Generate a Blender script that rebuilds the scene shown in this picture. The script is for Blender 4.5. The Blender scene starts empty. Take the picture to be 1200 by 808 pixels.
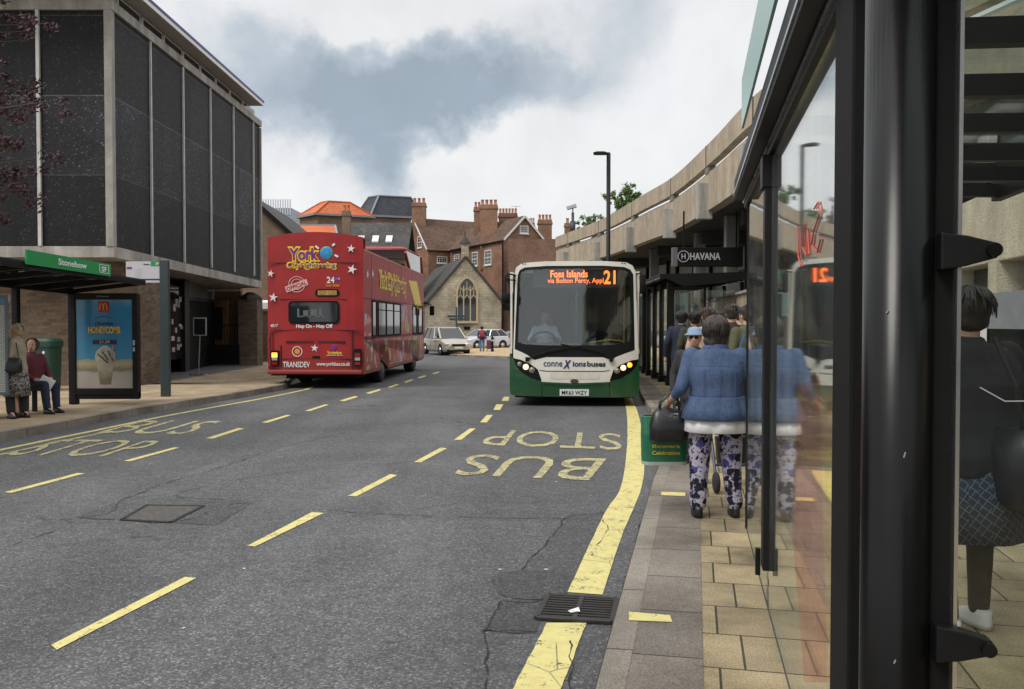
import bpy, bmesh, math, random
from mathutils import Vector, Matrix, noise
R = math.radians
random.seed(7)
S = bpy.context.scene
COL = S.collection
TS = bpy.data.scenes.new('workbench')   # scratch scene where modifiers and text are evaluated

# ------------------------------------------------------------------ camera
CZ, PIT = 1.6, math.atan(24 / 1000)
cam = bpy.data.objects.new('camera', bpy.data.cameras.new('camera'))
COL.objects.link(cam)
cam.location = (0, 0, CZ)
cam.rotation_euler = (R(90) - PIT, 0, 0)
cam.data.sensor_width = 36
cam.data.lens = 30
cam.data.clip_start = 0.05
cam.data.clip_end = 2000
S.camera = cam

# ------------------------------------------------------------------ world and sun
SKY_STR = 0.10
EXPO = 0.74
w = bpy.data.worlds.new('World'); S.world = w; w.use_nodes = True
WN, WL = w.node_tree.nodes, w.node_tree.links
WN.clear()
def wn(t, **k):
    n = WN.new(t)
    for a, b in k.items(): setattr(n, a, b)
    return n
def wm(op, a, b=None, clamp=False):
    n = wn('ShaderNodeMath', operation=op); n.use_clamp = clamp
    for i, v in enumerate((a, b)):
        if v is None: continue
        if isinstance(v, (int, float)): n.inputs[i].default_value = v
        else: WL.new(v, n.inputs[i])
    return n.outputs[0]
sky = wn('ShaderNodeTexSky', sky_type='NISHITA'); sky.sun_disc = False
sky.sun_elevation = R(52); sky.sun_rotation = R(230)
tc = wn('ShaderNodeTexCoord')
nz1 = wn('ShaderNodeTexNoise'); nz1.inputs['Scale'].default_value = 5.0; nz1.inputs['Detail'].default_value = 8; nz1.inputs['Roughness'].default_value = .6
WL.new(tc.outputs['Generated'], nz1.inputs['Vector'])
sub = wn('ShaderNodeVectorMath', operation='SUBTRACT'); WL.new(nz1.outputs['Color'], sub.inputs[0]); sub.inputs[1].default_value = (.5, .5, .5)
scl = wn('ShaderNodeVectorMath', operation='SCALE'); WL.new(sub.outputs[0], scl.inputs[0]); scl.inputs['Scale'].default_value = .26
add = wn('ShaderNodeVectorMath', operation='ADD'); WL.new(tc.outputs['Generated'], add.inputs[0]); WL.new(scl.outputs[0], add.inputs[1])
sep = wn('ShaderNodeSeparateXYZ'); WL.new(add.outputs[0], sep.inputs[0])
yy = wm('MAXIMUM', sep.outputs[1], 0.15)
U = wm('DIVIDE', sep.outputs[0], yy); V = wm('DIVIDE', sep.outputs[2], yy)
tot = None
for (px, py, sx, sy, wt) in [(415, 105, 120, 55, .95), (540, 105, 95, 42, .75), (440, 195, 42, 48, .95), (640, 70, 80, 34, .42), (290, 60, 80, 36, .25), (765, 20, 75, 30, .34),
                             (445, 20, 70, 18, -.35), (560, 190, 75, 45, -.55), (300, 190, 80, 45, -.3), (880, 90, 70, 40, .12), (600, -120, 500, 70, .35)]:
    a = wm('DIVIDE', wm('SUBTRACT', U, (px - 600) / 1000), sx / 1000)
    b = wm('DIVIDE', wm('SUBTRACT', V, (380 - py) / 1000), sy / 1000)
    e = wm('MULTIPLY', wm('EXPONENT', wm('MULTIPLY', wm('ADD', wm('MULTIPLY', a, a), wm('MULTIPLY', b, b)), -.7)), wt)
    tot = e if tot is None else wm('ADD', tot, e)
nz2 = wn('ShaderNodeTexNoise'); nz2.inputs['Scale'].default_value = 3.2; nz2.inputs['Detail'].default_value = 9; nz2.inputs['Roughness'].default_value = .58
WL.new(tc.outputs['Generated'], nz2.inputs['Vector'])
den = wm('ADD', tot, wm('MULTIPLY', wm('SUBTRACT', nz2.outputs['Fac'], .5), 1.0))
ramp = wn('ShaderNodeValToRGB')
cr = ramp.color_ramp
cr.elements[0].position = 0.0; cr.elements[0].color = (.97, .975, .98, 1)
cr.elements[1].position = 1.0; cr.elements[1].color = (.40, .475, .555, 1)
for p, c in ((.14, (.93, .94, .955)), (.30, (.80, .83, .86)), (.55, (.585, .655, .725))):
    e = cr.elements.new(p); e.color = (*c, 1)
WL.new(den, ramp.inputs[0])
cm = wn('ShaderNodeVectorMath', operation='SCALE'); WL.new(ramp.outputs[0], cm.inputs[0])
nz3 = wn('ShaderNodeTexNoise'); nz3.inputs['Scale'].default_value = 7; nz3.inputs['Detail'].default_value = 7; nz3.inputs['Roughness'].default_value = .55; nz3.inputs['Distortion'].default_value = .4
WL.new(tc.outputs['Generated'], nz3.inputs['Vector'])
WL.new(wm('MULTIPLY', wm('ADD', .80, wm('MULTIPLY', nz3.outputs['Fac'], .40)), 5.45), cm.inputs['Scale'])
mix = wn('ShaderNodeMixRGB'); mix.inputs[0].default_value = .95
WL.new(sky.outputs[0], mix.inputs[1]); WL.new(cm.outputs[0], mix.inputs[2])
# overcast sky: brighter overhead than near the horizon
sp3 = wn('ShaderNodeSeparateXYZ'); WL.new(tc.outputs['Generated'], sp3.inputs[0])
zb_ = wm('ADD', 1.0, wm('MULTIPLY', wm('MULTIPLY', wm('SUBTRACT', sp3.outputs[2], .40, True), 1.0), 1.5))
cz_ = wn('ShaderNodeVectorMath', operation='SCALE'); WL.new(mix.outputs[0], cz_.inputs[0]); WL.new(zb_, cz_.inputs['Scale'])
bg = wn('ShaderNodeBackground'); bg.inputs[1].default_value = SKY_STR
WL.new(cz_.outputs[0], bg.inputs[0])
wo = wn('ShaderNodeOutputWorld'); WL.new(bg.outputs[0], wo.inputs[0])

sl = bpy.data.lights.new('sun', 'SUN'); sl.energy = 1.3; sl.angle = R(22); sl.color = (1, .96, .9)
sun = bpy.data.objects.new('sun', sl); COL.objects.link(sun)
sun.rotation_euler = (R(38), 0, R(-50))
S.view_settings.view_transform = 'Standard'; S.view_settings.look = 'None'
S.view_settings.exposure = EXPO; S.view_settings.gamma = 1; S.view_settings.use_curve_mapping = False
S.render.engine = 'CYCLES'
S.cycles.max_bounces = 10; S.cycles.transparent_max_bounces = 24

# ------------------------------------------------------------------ projection helpers (measuring the photograph)
cp, sp = math.cos(PIT), math.sin(PIT)
def ray(px, py):
    a, b = (px - 600) / 1000, (404 - py) / 1000
    return Vector((a, cp + b * sp, -sp + b * cp))
def at(px, py, Y):
    d = ray(px, py); return Vector((0, 0, CZ)) + d * (Y / d.y)
def gnd(px, py, z=0.0):
    d = ray(px, py); return Vector((0, 0, CZ)) + d * ((z - CZ) / d.z)
def on_plane(px, py, p0, d):
    """pixel ray hits the vertical plane through p0 along d: returns (s, z)"""
    r = ray(px, py); n = Vector((-d[1], d[0], 0))
    t = (Vector((p0[0], p0[1], 0)) - Vector((0, 0, CZ))).dot(n) / r.dot(n)
    h = Vector((0, 0, CZ)) + r * t
    return (h.x - p0[0]) * d[0] + (h.y - p0[1]) * d[1], h.z
def gz(y):
    t = min(1, max(0, (y - 30) / 22)); return -.3 * t * t * (3 - 2 * t)

# ------------------------------------------------------------------ materials
MATS = {}
def lin(c): return tuple((x / 255 / 12.92) if x / 255 <= .04045 else ((x / 255 + .055) / 1.055) ** 2.4 for x in c)
class NT:
    def __init__(s, name):
        s.m = bpy.data.materials.new(name); s.m.use_nodes = True
        s.n, s.l = s.m.node_tree.nodes, s.m.node_tree.links
        s.b = s.n['Principled BSDF']; s.out = s.n['Material Output']
        s.tc = s.n.new('ShaderNodeTexCoord')
    def node(s, t, **k):
        n = s.n.new(t)
        for a, b in k.items(): setattr(n, a, b)
        return n
    def put(s, sock, v):
        if isinstance(v, bpy.types.NodeSocket): s.l.new(v, sock)
        elif isinstance(v, (tuple, list)) and len(v) == 3 and sock.type == 'RGBA': sock.default_value = (*v, 1)
        else: sock.default_value = v
    def math(s, op, a, b=0.0, clamp=False):
        n = s.node('ShaderNodeMath', operation=op); n.use_clamp = clamp
        s.put(n.inputs[0], a); s.put(n.inputs[1], b); return n.outputs[0]
    def noise(s, scale, detail=4, rough=.55, vec=None, dist=0):
        n = s.node('ShaderNodeTexNoise'); n.inputs['Scale'].default_value = scale; n.inputs['Detail'].default_value = detail
        n.inputs['Roughness'].default_value = rough; n.inputs['Distortion'].default_value = dist
        s.l.new(vec or s.tc.outputs['Object'], n.inputs['Vector']); return n.outputs['Fac']
    def vor(s, scale, feature='F1', vec=None, out='Distance'):
        n = s.node('ShaderNodeTexVoronoi', feature=feature); n.inputs['Scale'].default_value = scale
        s.l.new(vec or s.tc.outputs['Object'], n.inputs['Vector']); return n.outputs[out]
    def ramp(s, f, stops, const=False):
        n = s.node('ShaderNodeValToRGB'); e = n.color_ramp.elements
        if const: n.color_ramp.interpolation = 'CONSTANT'
        while len(e) < len(stops): e.new(.5)
        for x, (p, c) in zip(e, stops):
            x.position = p; x.color = (*c, 1) if isinstance(c, tuple) else (c, c, c, 1)
        s.l.new(f, n.inputs[0]); return n.outputs[0]
    def mix(s, f, a, b, mode='MIX'):
        n = s.node('ShaderNodeMixRGB', blend_type=mode); s.put(n.inputs[0], f); s.put(n.inputs[1], a); s.put(n.inputs[2], b); return n.outputs[0]
    def mapping(s, vec, scale=(1, 1, 1), rot=(0, 0, 0), loc=(0, 0, 0)):
        n = s.node('ShaderNodeMapping'); s.l.new(vec, n.inputs[0]); n.inputs['Scale'].default_value = scale
        n.inputs['Rotation'].default_value = rot; n.inputs['Location'].default_value = loc; return n.outputs[0]
    def brick(s, c1, c2, mortar, bw, bh, ms=.012, vec=None, offset=.5, bias=0):
        n = s.node('ShaderNodeTexBrick'); n.offset = offset
        s.l.new(vec or s.tc.outputs['UV'], n.inputs['Vector'])
        for k, v in (('Color1', c1), ('Color2', c2), ('Mortar', mortar)): s.put(n.inputs[k], v)
        n.inputs['Scale'].default_value = 1; n.inputs['Mortar Size'].default_value = ms; n.inputs['Bias'].default_value = bias
        n.inputs['Brick Width'].default_value = bw; n.inputs['Row Height'].default_value = bh; n.inputs['Mortar Smooth'].default_value = .2
        return n.outputs['Color'], n.outputs['Fac']
    def bump(s, h, strength=.3, dist=.01):
        n = s.node('ShaderNodeBump'); n.inputs['Strength'].default_value = strength; n.inputs['Distance'].default_value = dist
        s.l.new(h, n.inputs['Height']); s.l.new(n.outputs[0], s.b.inputs['Normal'])
    def fin(s, col=None, rough=None, metal=None, spec=None, coat=None):
        if col is not None: s.put(s.b.inputs['Base Color'], col)
        if rough is not None: s.put(s.b.inputs['Roughness'], rough)
        if metal is not None: s.put(s.b.inputs['Metallic'], metal)
        if spec is not None: s.put(s.b.inputs['Specular IOR Level'], spec)
        if coat is not None: s.b.inputs['Coat Weight'].default_value = coat
        return s.m
def M(name, col=(.5, .5, .5), rough=.6, metal=0, var=.12, vs=6.0, bump=0, bs=40.0, bd=.004, coat=None, spec=None):
    """plain worn material: base colour broken up by two noises"""
    if name in MATS: return MATS[name]
    t = NT(name)
    f = t.noise(vs, 5); g = t.noise(vs * 9, 3)
    f2 = t.math('ADD', t.math('MULTIPLY', f, .7), t.math('MULTIPLY', g, .3))
    c = t.ramp(f2, [(.3, tuple(x * (1 - var) for x in col)), (.7, tuple(min(1, x * (1 + var)) for x in col))])
    rr = t.math('ADD', rough - .06, t.math('MULTIPLY', f, .12))
    t.fin(c, rr, metal, spec, coat)
    if bump: t.bump(t.noise(bs, 4), bump, bd)
    MATS[name] = t.m; return t.m
def emit(name, col, st):
    t = NT(name); t.fin((.02, .02, .02), .3); t.b.inputs['Emission Color'].default_value = (*col, 1); t.b.inputs['Emission Strength'].default_value = st
    MATS[name] = t.m; return t.m
def glass(name, tint=(.92, .96, .95), f0=.045, dirt=.03, power=5.0, haze=(.5, .52, .5)):
    t = NT(name); t.n.remove(t.b)
    g = t.node('ShaderNodeNewGeometry')
    d = t.node('ShaderNodeVectorMath', operation='DOT_PRODUCT'); t.l.new(g.outputs['Incoming'], d.inputs[0]); t.l.new(g.outputs['Normal'], d.inputs[1])
    c = t.math('ABSOLUTE', d.outputs['Value'])
    f = t.math('ADD', f0, t.math('MULTIPLY', t.math('POWER', t.math('SUBTRACT', 1, c), power), 1 - f0), True)
    tr = t.node('ShaderNodeBsdfTransparent'); tr.inputs[0].default_value = (*tint, 1)
    gl = t.node('ShaderNodeBsdfGlossy'); gl.inputs['Roughness'].default_value = .03; gl.inputs[0].default_value = (.95, .97, .96, 1)
    nb = t.node('ShaderNodeBump'); nb.inputs['Strength'].default_value = .03; nb.inputs['Distance'].default_value = .01
    t.l.new(t.noise(1.3, 2), nb.inputs['Height']); t.l.new(nb.outputs[0], gl.inputs['Normal'])
    m1 = t.node('ShaderNodeMixShader'); t.l.new(f, m1.inputs[0]); t.l.new(tr.outputs[0], m1.inputs[1]); t.l.new(gl.outputs[0], m1.inputs[2])
    df = t.node('ShaderNodeBsdfDiffuse'); df.inputs[0].default_value = (*haze, 1)
    m2 = t.node('ShaderNodeMixShader'); dn = t.ramp(t.noise(5, 6, vec=t.mapping(t.tc.outputs['Object'], (1, 1, .3))), [(.4, dirt * .3), (.75, dirt * 2)])
    t.l.new(dn, m2.inputs[0]); t.l.new(m1.outputs[0], m2.inputs[1]); t.l.new(df.outputs[0], m2.inputs[2])
    t.l.new(m2.outputs[0], t.out.inputs[0]); MATS[name] = t.m; return t.m

# --- specific ones
def m_asphalt(name='asphalt', base=.096, cracks=True):
    t = NT(name); o = t.tc.outputs['Object']
    agg = t.vor(95, out='Color'); sepn = t.node('ShaderNodeSeparateColor'); t.l.new(agg, sepn.inputs[0])
    fine = t.ramp(sepn.outputs[0], [(0, .55), (.55, .9), (.86, 1.25), (1, 2.2)])
    mid = t.ramp(t.noise(9, 5), [(.3, .86), (.7, 1.14)])
    big = t.ramp(t.noise(.35, 4, dist=1.5), [(.3, .78), (.7, 1.2)])
    trk = t.ramp(t.noise(1.0, 3, vec=t.mapping(o, (1.1, .05, 1), (0, 0, R(-8)))), [(.35, .83), (.65, 1.13)])
    c = t.mix(1, t.mix(1, t.mix(1, fine, mid, 'MULTIPLY'), big, 'MULTIPLY'), trk, 'MULTIPLY')
    c = t.mix(1, c, (base * .99, base, base * 1.02), 'MULTIPLY')
    if cracks:
        wv = t.node('ShaderNodeVectorMath', operation='ADD'); t.l.new(o, wv.inputs[0])
        nn = t.node('ShaderNodeTexNoise'); nn.inputs['Scale'].default_value = 2.5; nn.inputs['Detail'].default_value = 5; t.l.new(o, nn.inputs['Vector'])
        s2 = t.node('ShaderNodeVectorMath', operation='SCALE'); t.l.new(nn.outputs['Color'], s2.inputs[0]); s2.inputs['Scale'].default_value = .6; t.l.new(s2.outputs[0], wv.inputs[1])
        cr_ = t.vor(.22, 'DISTANCE_TO_EDGE', vec=wv.outputs[0])
        msk = t.math('MULTIPLY', t.ramp(cr_, [(0, 1.0), (.0035, .9), (.006, 0)]), t.ramp(t.noise(.5, 3), [(.54, 0), (.62, .6)]))
        c = t.mix(msk, c, (.012, .012, .012))
    st = t.math('MULTIPLY', t.ramp(t.vor(.9, vec=t.mapping(o, (1, .55, 1))), [(.0, 1.0), (.10, .7), (.16, 0)]), t.ramp(t.noise(4, 4), [(.4, 0), (.6, .45)]))
    c = t.mix(st, c, (.025, .024, .024))
    pale = t.ramp(t.noise(2.3, 7, .7), [(.56, 0), (.72, .35)]); c = t.mix(pale, c, (.15, .15, .145))
    t.fin(c, t.ramp(t.noise(30, 3), [(.3, .72), (.7, .92)]), spec=.4)
    h = t.math('ADD', sepn.outputs[1], t.math('MULTIPLY', t.noise(60, 3), .6))
    t.bump(h, .55, .006); MATS[name] = t.m; return t.m
ASPH = m_asphalt()
PATCH = m_asphalt('asphalt_patch', .064, False)
PATCH2 = m_asphalt('asphalt_patch_worn', .076, False)
def m_paint(name, col, wear=.5):
    t = NT(name)
    sepn = t.node('ShaderNodeSeparateColor'); t.l.new(t.vor(95, out='Color'), sepn.inputs[0])
    n = t.math('ADD', t.math('MULTIPLY', t.noise(6, 6, .65), .75), t.math('MULTIPLY', sepn.outputs[0], .25))
    k = t.ramp(n, [(.5 + .22 * (1 - wear), 0), (.58 + .22 * (1 - wear), 1)])
    cc = t.ramp(t.noise(14, 5), [(.3, tuple(x * .82 for x in col)), (.7, col)])
    crk = t.vor(4.5, 'DISTANCE_TO_EDGE', vec=t.mapping(t.tc.outputs['Object'], (1, .6, 1)))
    ck = t.math('MULTIPLY', t.ramp(crk, [(0, 1.0), (.008, .8), (.014, 0)]), t.ramp(t.noise(2, 2), [(.5, 0), (.6, .8)]))
    c = t.mix(t.math('MAXIMUM', k, ck), cc, (.065, .065, .062))
    t.fin(c, .7); t.bump(sepn.outputs[1], .3, .004); MATS[name] = t.m; return t.m
YEL = m_paint('yellow_paint', (.64, .56, .22), .5)
YELW = m_paint('yellow_paint_worn', (.5, .45, .22), .92)
def m_slab(name, c1, c2, mortar, bw, bh, grime=.5, offset=.35, dimple=False):
    t = NT(name)
    col, fac = t.brick(c1, c2, mortar, bw, bh, .006, offset=offset)
    nb = t.ramp(t.noise(1.1, 6, .65), [(.32, 1 - grime), (.6, 1.1)])
    c = t.mix(1, col, nb, 'MULTIPLY')
    c = t.mix(1, c, t.ramp(t.noise(110, 2), [(.35, .72), (.65, 1.25)]), 'MULTIPLY')
    sp_ = t.ramp(t.vor(9), [(.03, 1), (.05, 0)])
    c = t.mix(t.math('MULTIPLY', sp_, t.ramp(t.noise(3, 2), [(.5, 0), (.55, .8)])), c, (.04, .035, .03))
    t.fin(c, .85, spec=.25)
    h = t.math('ADD', t.math('MULTIPLY', fac, -1.2), t.math('MULTIPLY', t.noise(120, 3), .4))
    if dimple: h = t.math('ADD', h, t.math('MULTIPLY', t.ramp(t.vor(60), [(.2, 1.0), (.45, 0)]), .7))
    t.bump(h, .6, .006); MATS[name] = t.m; return t.m
TAN = m_slab('tan_paving', (.40, .32, .19), (.28, .225, .14), (.06, .055, .035), .31, .42, .6)
GREYSLAB = m_slab('grey_edge_slab', (.22, .19, .16), (.165, .145, .125), (.06, .05, .04), 3, .62, .45, 0, True)
KERBM = m_slab('kerb_stone', (.27, .24, .20), (.21, .185, .155), (.07, .06, .05), 3, .9, .5, 0)
PAVE_L = m_slab('buff_paving', (.38, .295, .19), (.32, .25, .165), (.14, .11, .08), .6, .45, .3)
PLAZA = m_slab('plaza_paving', (.47, .34, .2), (.42, .31, .185), (.25, .19, .12), .4, .2, .2)
def m_brick(name, c1, c2, mortar=(.25, .22, .19), bw=.23, bh=.078, ms=.008, grime=.35, gs=.5, bump=.5):
    t = NT(name); col, fac = t.brick(c1, c2, mortar, bw, bh, ms)
    c = t.mix(1, col, t.ramp(t.noise(gs, 6, .65), [(.3, 1 - grime), (.65, 1.12)]), 'MULTIPLY')
    c = t.mix(1, c, t.ramp(t.noise(18, 3), [(.3, .8), (.7, 1.2)]), 'MULTIPLY')
    t.fin(c, .9, spec=.2); t.bump(t.math('ADD', t.math('MULTIPLY', fac, -1), t.math('MULTIPLY', t.noise(60, 2), .5)), bump, .01)
    MATS[name] = t.m; return t.m
BRB = m_brick('buff_brown_brick', (.20, .145, .10), (.115, .085, .065), (.15, .125, .1), gs=.8)
BRR = m_brick('old_red_brick', (.33, .17, .10), (.22, .115, .075), (.28, .22, .17), gs=.35, grime=.45)
BRR2 = m_brick('dark_red_brick', (.25, .135, .09), (.17, .10, .07), (.18, .15, .13), gs=.35, grime=.45)
BRP = m_brick('pale_brown_brick', (.24, .155, .10), (.17, .12, .085), (.2, .17, .14), gs=.3)
BRG = m_brick('dark_grey_brick', (.075, .07, .06), (.14, .12, .095), (.03, .028, .025), .225, .075, .012, .3)
LIME = m_brick('magnesian_limestone', (.49, .43, .32), (.36, .315, .23), (.26, .22, .17), .42, .26, .012, .5, .45, .4)
def m_roof(name, c1, c2, bw=.3, bh=.28, grime=.3):
    t = NT(name); col, fac = t.brick(c1, c2, tuple(x * .45 for x in c2), bw, bh, .02)
    c = t.mix(1, col, t.ramp(t.noise(.4, 6, .6), [(.3, 1 - grime), (.7, 1.15)]), 'MULTIPLY')
    c = t.mix(t.math('MULTIPLY', t.ramp(t.noise(1.7, 5), [(.6, 0), (.75, 1)]), .35), c, (.2, .19, .14))
    t.fin(c, .85, spec=.2); t.bump(fac, -.5, .03); MATS[name] = t.m; return t.m
RTILE = m_roof('brown_plain_tiles', (.165, .10, .07), (.105, .068, .052))
SLATE = m_roof('grey_slates', (.105, .10, .095), (.075, .073, .072))
SLATEB = m_roof('blue_slates', (.085, .092, .11), (.065, .07, .085), grime=.15)
ORANGE = m_roof('orange_tiles', (.60, .17, .075), (.50, .14, .065), .35, .35, .15)
def m_conc(name, col, grime=.35, sc=.6, pebble=0):
    t = NT(name)
    st = t.noise(1, 6, .65, vec=t.mapping(t.tc.outputs['Object'], (2.2, 2.2, .22)))
    c = t.mix(1, col, t.ramp(st, [(.3, 1 - grime), (.65, 1.08)]), 'MULTIPLY')
    c = t.mix(1, c, t.ramp(t.noise(sc * 5, 6), [(.3, .85), (.7, 1.12)]), 'MULTIPLY')
    c = t.mix(1, c, t.ramp(t.noise(45, 3), [(.3, .85), (.7, 1.15)]), 'MULTIPLY')
    t.fin(c, .9, spec=.2); t.bump(t.noise(pebble or 60, 3), .35 if not pebble else .9, .006 if not pebble else .012); MATS[name] = t.m; return t.m
CONC = m_conc('buff_concrete', (.43, .36, .27), .25)
CONCP = m_conc('pebbled_concrete', (.50, .45, .34), .25, .6, 45)
CONCG = m_conc('grey_concrete', (.22, .215, .20), .35)
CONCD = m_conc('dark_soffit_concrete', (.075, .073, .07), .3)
CONCW = m_conc('weathered_white_concrete', (.40, .385, .35), .45)
def m_flint(name='black_flint_panel', rowh=1.8):
    t = NT(name)
    v = t.vor(34, out='Color'); sepn = t.node('ShaderNodeSeparateColor'); t.l.new(v, sepn.inputs[0])
    sparkle = t.ramp(sepn.outputs[0], [(0, .55), (.8, 1.1), (.95, 1.6), (.985, 6)])
    fine = t.ramp(t.noise(60, 3), [(.35, .5), (.65, 1.5)])
    patch = t.ramp(t.vor(.42, out='Color', vec=t.mapping(t.tc.outputs['UV'], (1, 1.3, 1))), [(.2, .7), (.9, 1.5)])
    c = t.mix(1, t.mix(1, t.mix(1, sparkle, fine, 'MULTIPLY'), patch, 'MULTIPLY'), (.0095, .0095, .0115), 'MULTIPLY')
    sx = t.node('ShaderNodeSeparateXYZ'); t.l.new(t.tc.outputs['Object'], sx.inputs[0])
    fr = t.math('FRACT', t.math('DIVIDE', t.math('SUBTRACT', sx.outputs[2], 3.2), rowh))
    c = t.mix(t.ramp(fr, [(0, .0), (.985, 0), (.992, .5)]), c, (.10, .10, .10))
    c = t.mix(1, c, t.ramp(t.math('DIVIDE', t.math('SUBTRACT', sx.outputs[2], 3.2), 5.6), [(0, 1.0), (.32, 1.0), (.325, 2.3), (.64, 2.1), (.645, .9)]), 'MULTIPLY')
    c = t.mix(1, c, t.ramp(t.noise(1, 5, .6, vec=t.mapping(t.tc.outputs['Object'], (3, 3, .25))), [(.35, .75), (.7, 1.35)]), 'MULTIPLY')
    t.fin(c, .6, spec=.3); t.bump(sepn.outputs[1], .7, .02); MATS[name] = t.m; return t.m
FLINT = m_flint()
BLK = M('black_powder_coat', (.006, .006, .0065), .48, 0, .3, 3, spec=.25, bump=.08, bs=25)
BLKP = M('black_gloss_post', (.004, .004, .004), .27, 0, .4, 2, spec=.28, bump=.12, bs=8, bd=.003)
BLKM = M('black_matt', (.006, .006, .006), .75, 0, .3, spec=.2)
CONCM = M('pale_mullion_paint', (.50, .49, .46), .6, var=.2, vs=4)
DKG = M('dark_green_grey_paint', (.03, .045, .05), .5)
CHR = M('brushed_steel', (.55, .55, .55), .28, 1)
RUB = M('tyre_rubber', (.018, .018, .018), .85, bump=.3, bs=60)
WHT = M('white_paint', (.72, .72, .70), .4, var=.06)
WFR = M('white_window_frame', (.7, .69, .65), .5, var=.06)
DGL = M('dark_window_glass', (.018, .022, .026), .06, spec=.8, var=.3, vs=.8)
LEAD = M('lead_grey', (.22, .23, .24), .6)
TERRA = M('terracotta_pot', (.36, .13, .07), .8)

# ------------------------------------------------------------------ mesh builder
def setp(o, label=None, cat=None, group=None, kind=None):
    if label: o['label'] = label
    if cat: o['category'] = cat
    if group: o['group'] = group
    if kind: o['kind'] = kind
    return o
def uvmap(me):
    if me.uv_layers: return
    uv = me.uv_layers.new(name='UVMap')
    Z = Vector((0, 0, 1))
    for p in me.polygons:
        n = p.normal
        t = Vector((1, 0, 0)) if abs(n.z) > .985 else Z.cross(n).normalized()
        b = n.cross(t)
        for li in p.loop_indices:
            co = me.vertices[me.loops[li].vertex_index].co
            uv.data[li].uv = (co.dot(t), co.dot(b))
class MB:
    def __init__(s): s.b = bmesh.new(); s.mi = 0; s.mats = []
    def mat(s, m):
        if m not in s.mats: s.mats.append(m)
        s.mi = s.mats.index(m); return s
    def f(s, pts):
        vs = [s.b.verts.new(Vector(p)) for p in pts]
        fc = s.b.faces.new(vs); fc.material_index = s.mi; return fc
    def box(s, c, d, rz=0, mtx=None):
        x, y, z = d[0] / 2, d[1] / 2, d[2] / 2
        T = mtx or (Matrix.Translation(Vector(c)) @ Matrix.Rotation(rz, 4, 'Z'))
        v = [s.b.verts.new(T @ Vector((i * x, j * y, k * z))) for i in (-1, 1) for j in (-1, 1) for k in (-1, 1)]
        for q in ((0, 1, 3, 2), (4, 6, 7, 5), (0, 4, 5, 1), (2, 3, 7, 6), (0, 2, 6, 4), (1, 5, 7, 3)):
            s.b.faces.new([v[i] for i in q]).material_index = s.mi
        return s
    def bx(s, x0, x1, y0, y1, z0, z1): return s.box(((x0 + x1) / 2, (y0 + y1) / 2, (z0 + z1) / 2), (abs(x1 - x0), abs(y1 - y0), abs(z1 - z0)))
    def bar(s, a, b, wd, h=None, up=(0, 0, 1)):
        a, b = Vector(a), Vector(b); d = b - a; L = d.length; d.normalize()
        upv = Vector(up)
        if abs(d.dot(upv)) > .99: upv = Vector((0, 1, 0))
        x = d.cross(upv).normalized(); z = x.cross(d)
        T = Matrix((x, d, z)).transposed().to_4x4(); T.translation = (a + b) / 2
        return s.box(None, (wd, L, h or wd), mtx=T)
    def tube(s, pts, r, seg=10, caps=True):
        pts = [Vector(p) for p in pts]
        rs = r if isinstance(r, (list, tuple)) else [r] * len(pts)
        rings = []; prev = None
        for i, p in enumerate(pts):
            d = (pts[min(i + 1, len(pts) - 1)] - pts[max(i - 1, 0)])
            if d.length < 1e-9: d = Vector((0, 0, 1))
            d.normalize()
            if prev is None:
                a = Vector((0, 0, 1)) if abs(d.z) < .9 else Vector((1, 0, 0)); x = d.cross(a).normalized()
            else:
                x = (prev - d * prev.dot(d)).normalized()
            prev = x; y = d.cross(x)
            rings.append([s.b.verts.new(p + (x * math.cos(2 * math.pi * k / seg) + y * math.sin(2 * math.pi * k / seg)) * rs[i]) for k in range(seg)])
        s._skin(rings, caps); return s
    def _skin(s, rings, caps=True):
        n = len(rings[0])
        for a, b in zip(rings, rings[1:]):
            for k in range(n):
                s.b.faces.new((a[k], a[(k + 1) % n], b[(k + 1) % n], b[k])).material_index = s.mi
        if caps:
            s.b.faces.new(rings[0][::-1]).material_index = s.mi; s.b.faces.new(rings[-1]).material_index = s.mi
    def loft(s, rings, seg=16, caps=True, sq=2.0, T=None):
        """rings: (cx,cy,z,rx,ry)"""
        out = []
        for (cx, cy, z, rx, ry) in rings:
            r = []
            for k in range(seg):
                a = 2 * math.pi * k / seg; ca, sa = math.cos(a), math.sin(a)
                p = Vector((cx + rx * math.copysign(abs(ca) ** (2 / sq), ca), cy + ry * math.copysign(abs(sa) ** (2 / sq), sa), z))
                r.append(s.b.verts.new(T @ p if T else p))
            out.append(r)
        s._skin(out, caps); return s
    def ell(s, c, r, seg=12, T=None):
        c = Vector(c); rings = []; n = max(5, seg // 2)
        for i in range(1, n):
            t = math.pi * i / n
            rings.append((c.x, c.y, c.z - r[2] * math.cos(t), r[0] * math.sin(t), r[1] * math.sin(t)))
        rings = [(c.x, c.y, c.z - r[2] * .995, r[0] * .12, r[1] * .12)] + rings + [(c.x, c.y, c.z + r[2] * .995, r[0] * .12, r[1] * .12)]
        return s.loft(rings, seg, T=T)
    def cap(s, a, b, r0, r1, seg=10):
        a, b = Vector(a), Vector(b); d = (b - a)
        L = d.length
        if L < 1e-6: return s.ell(a, (r0, r0, r0), seg)
        d.normalize()
        return s.tube([a - d * r0 * .95, a - d * r0 * .6, a, b, b + d * r1 * .6, b + d * r1 * .95], [r0 * .3, r0 * .8, r0, r1, r1 * .8, r1 * .3], seg)
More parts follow.
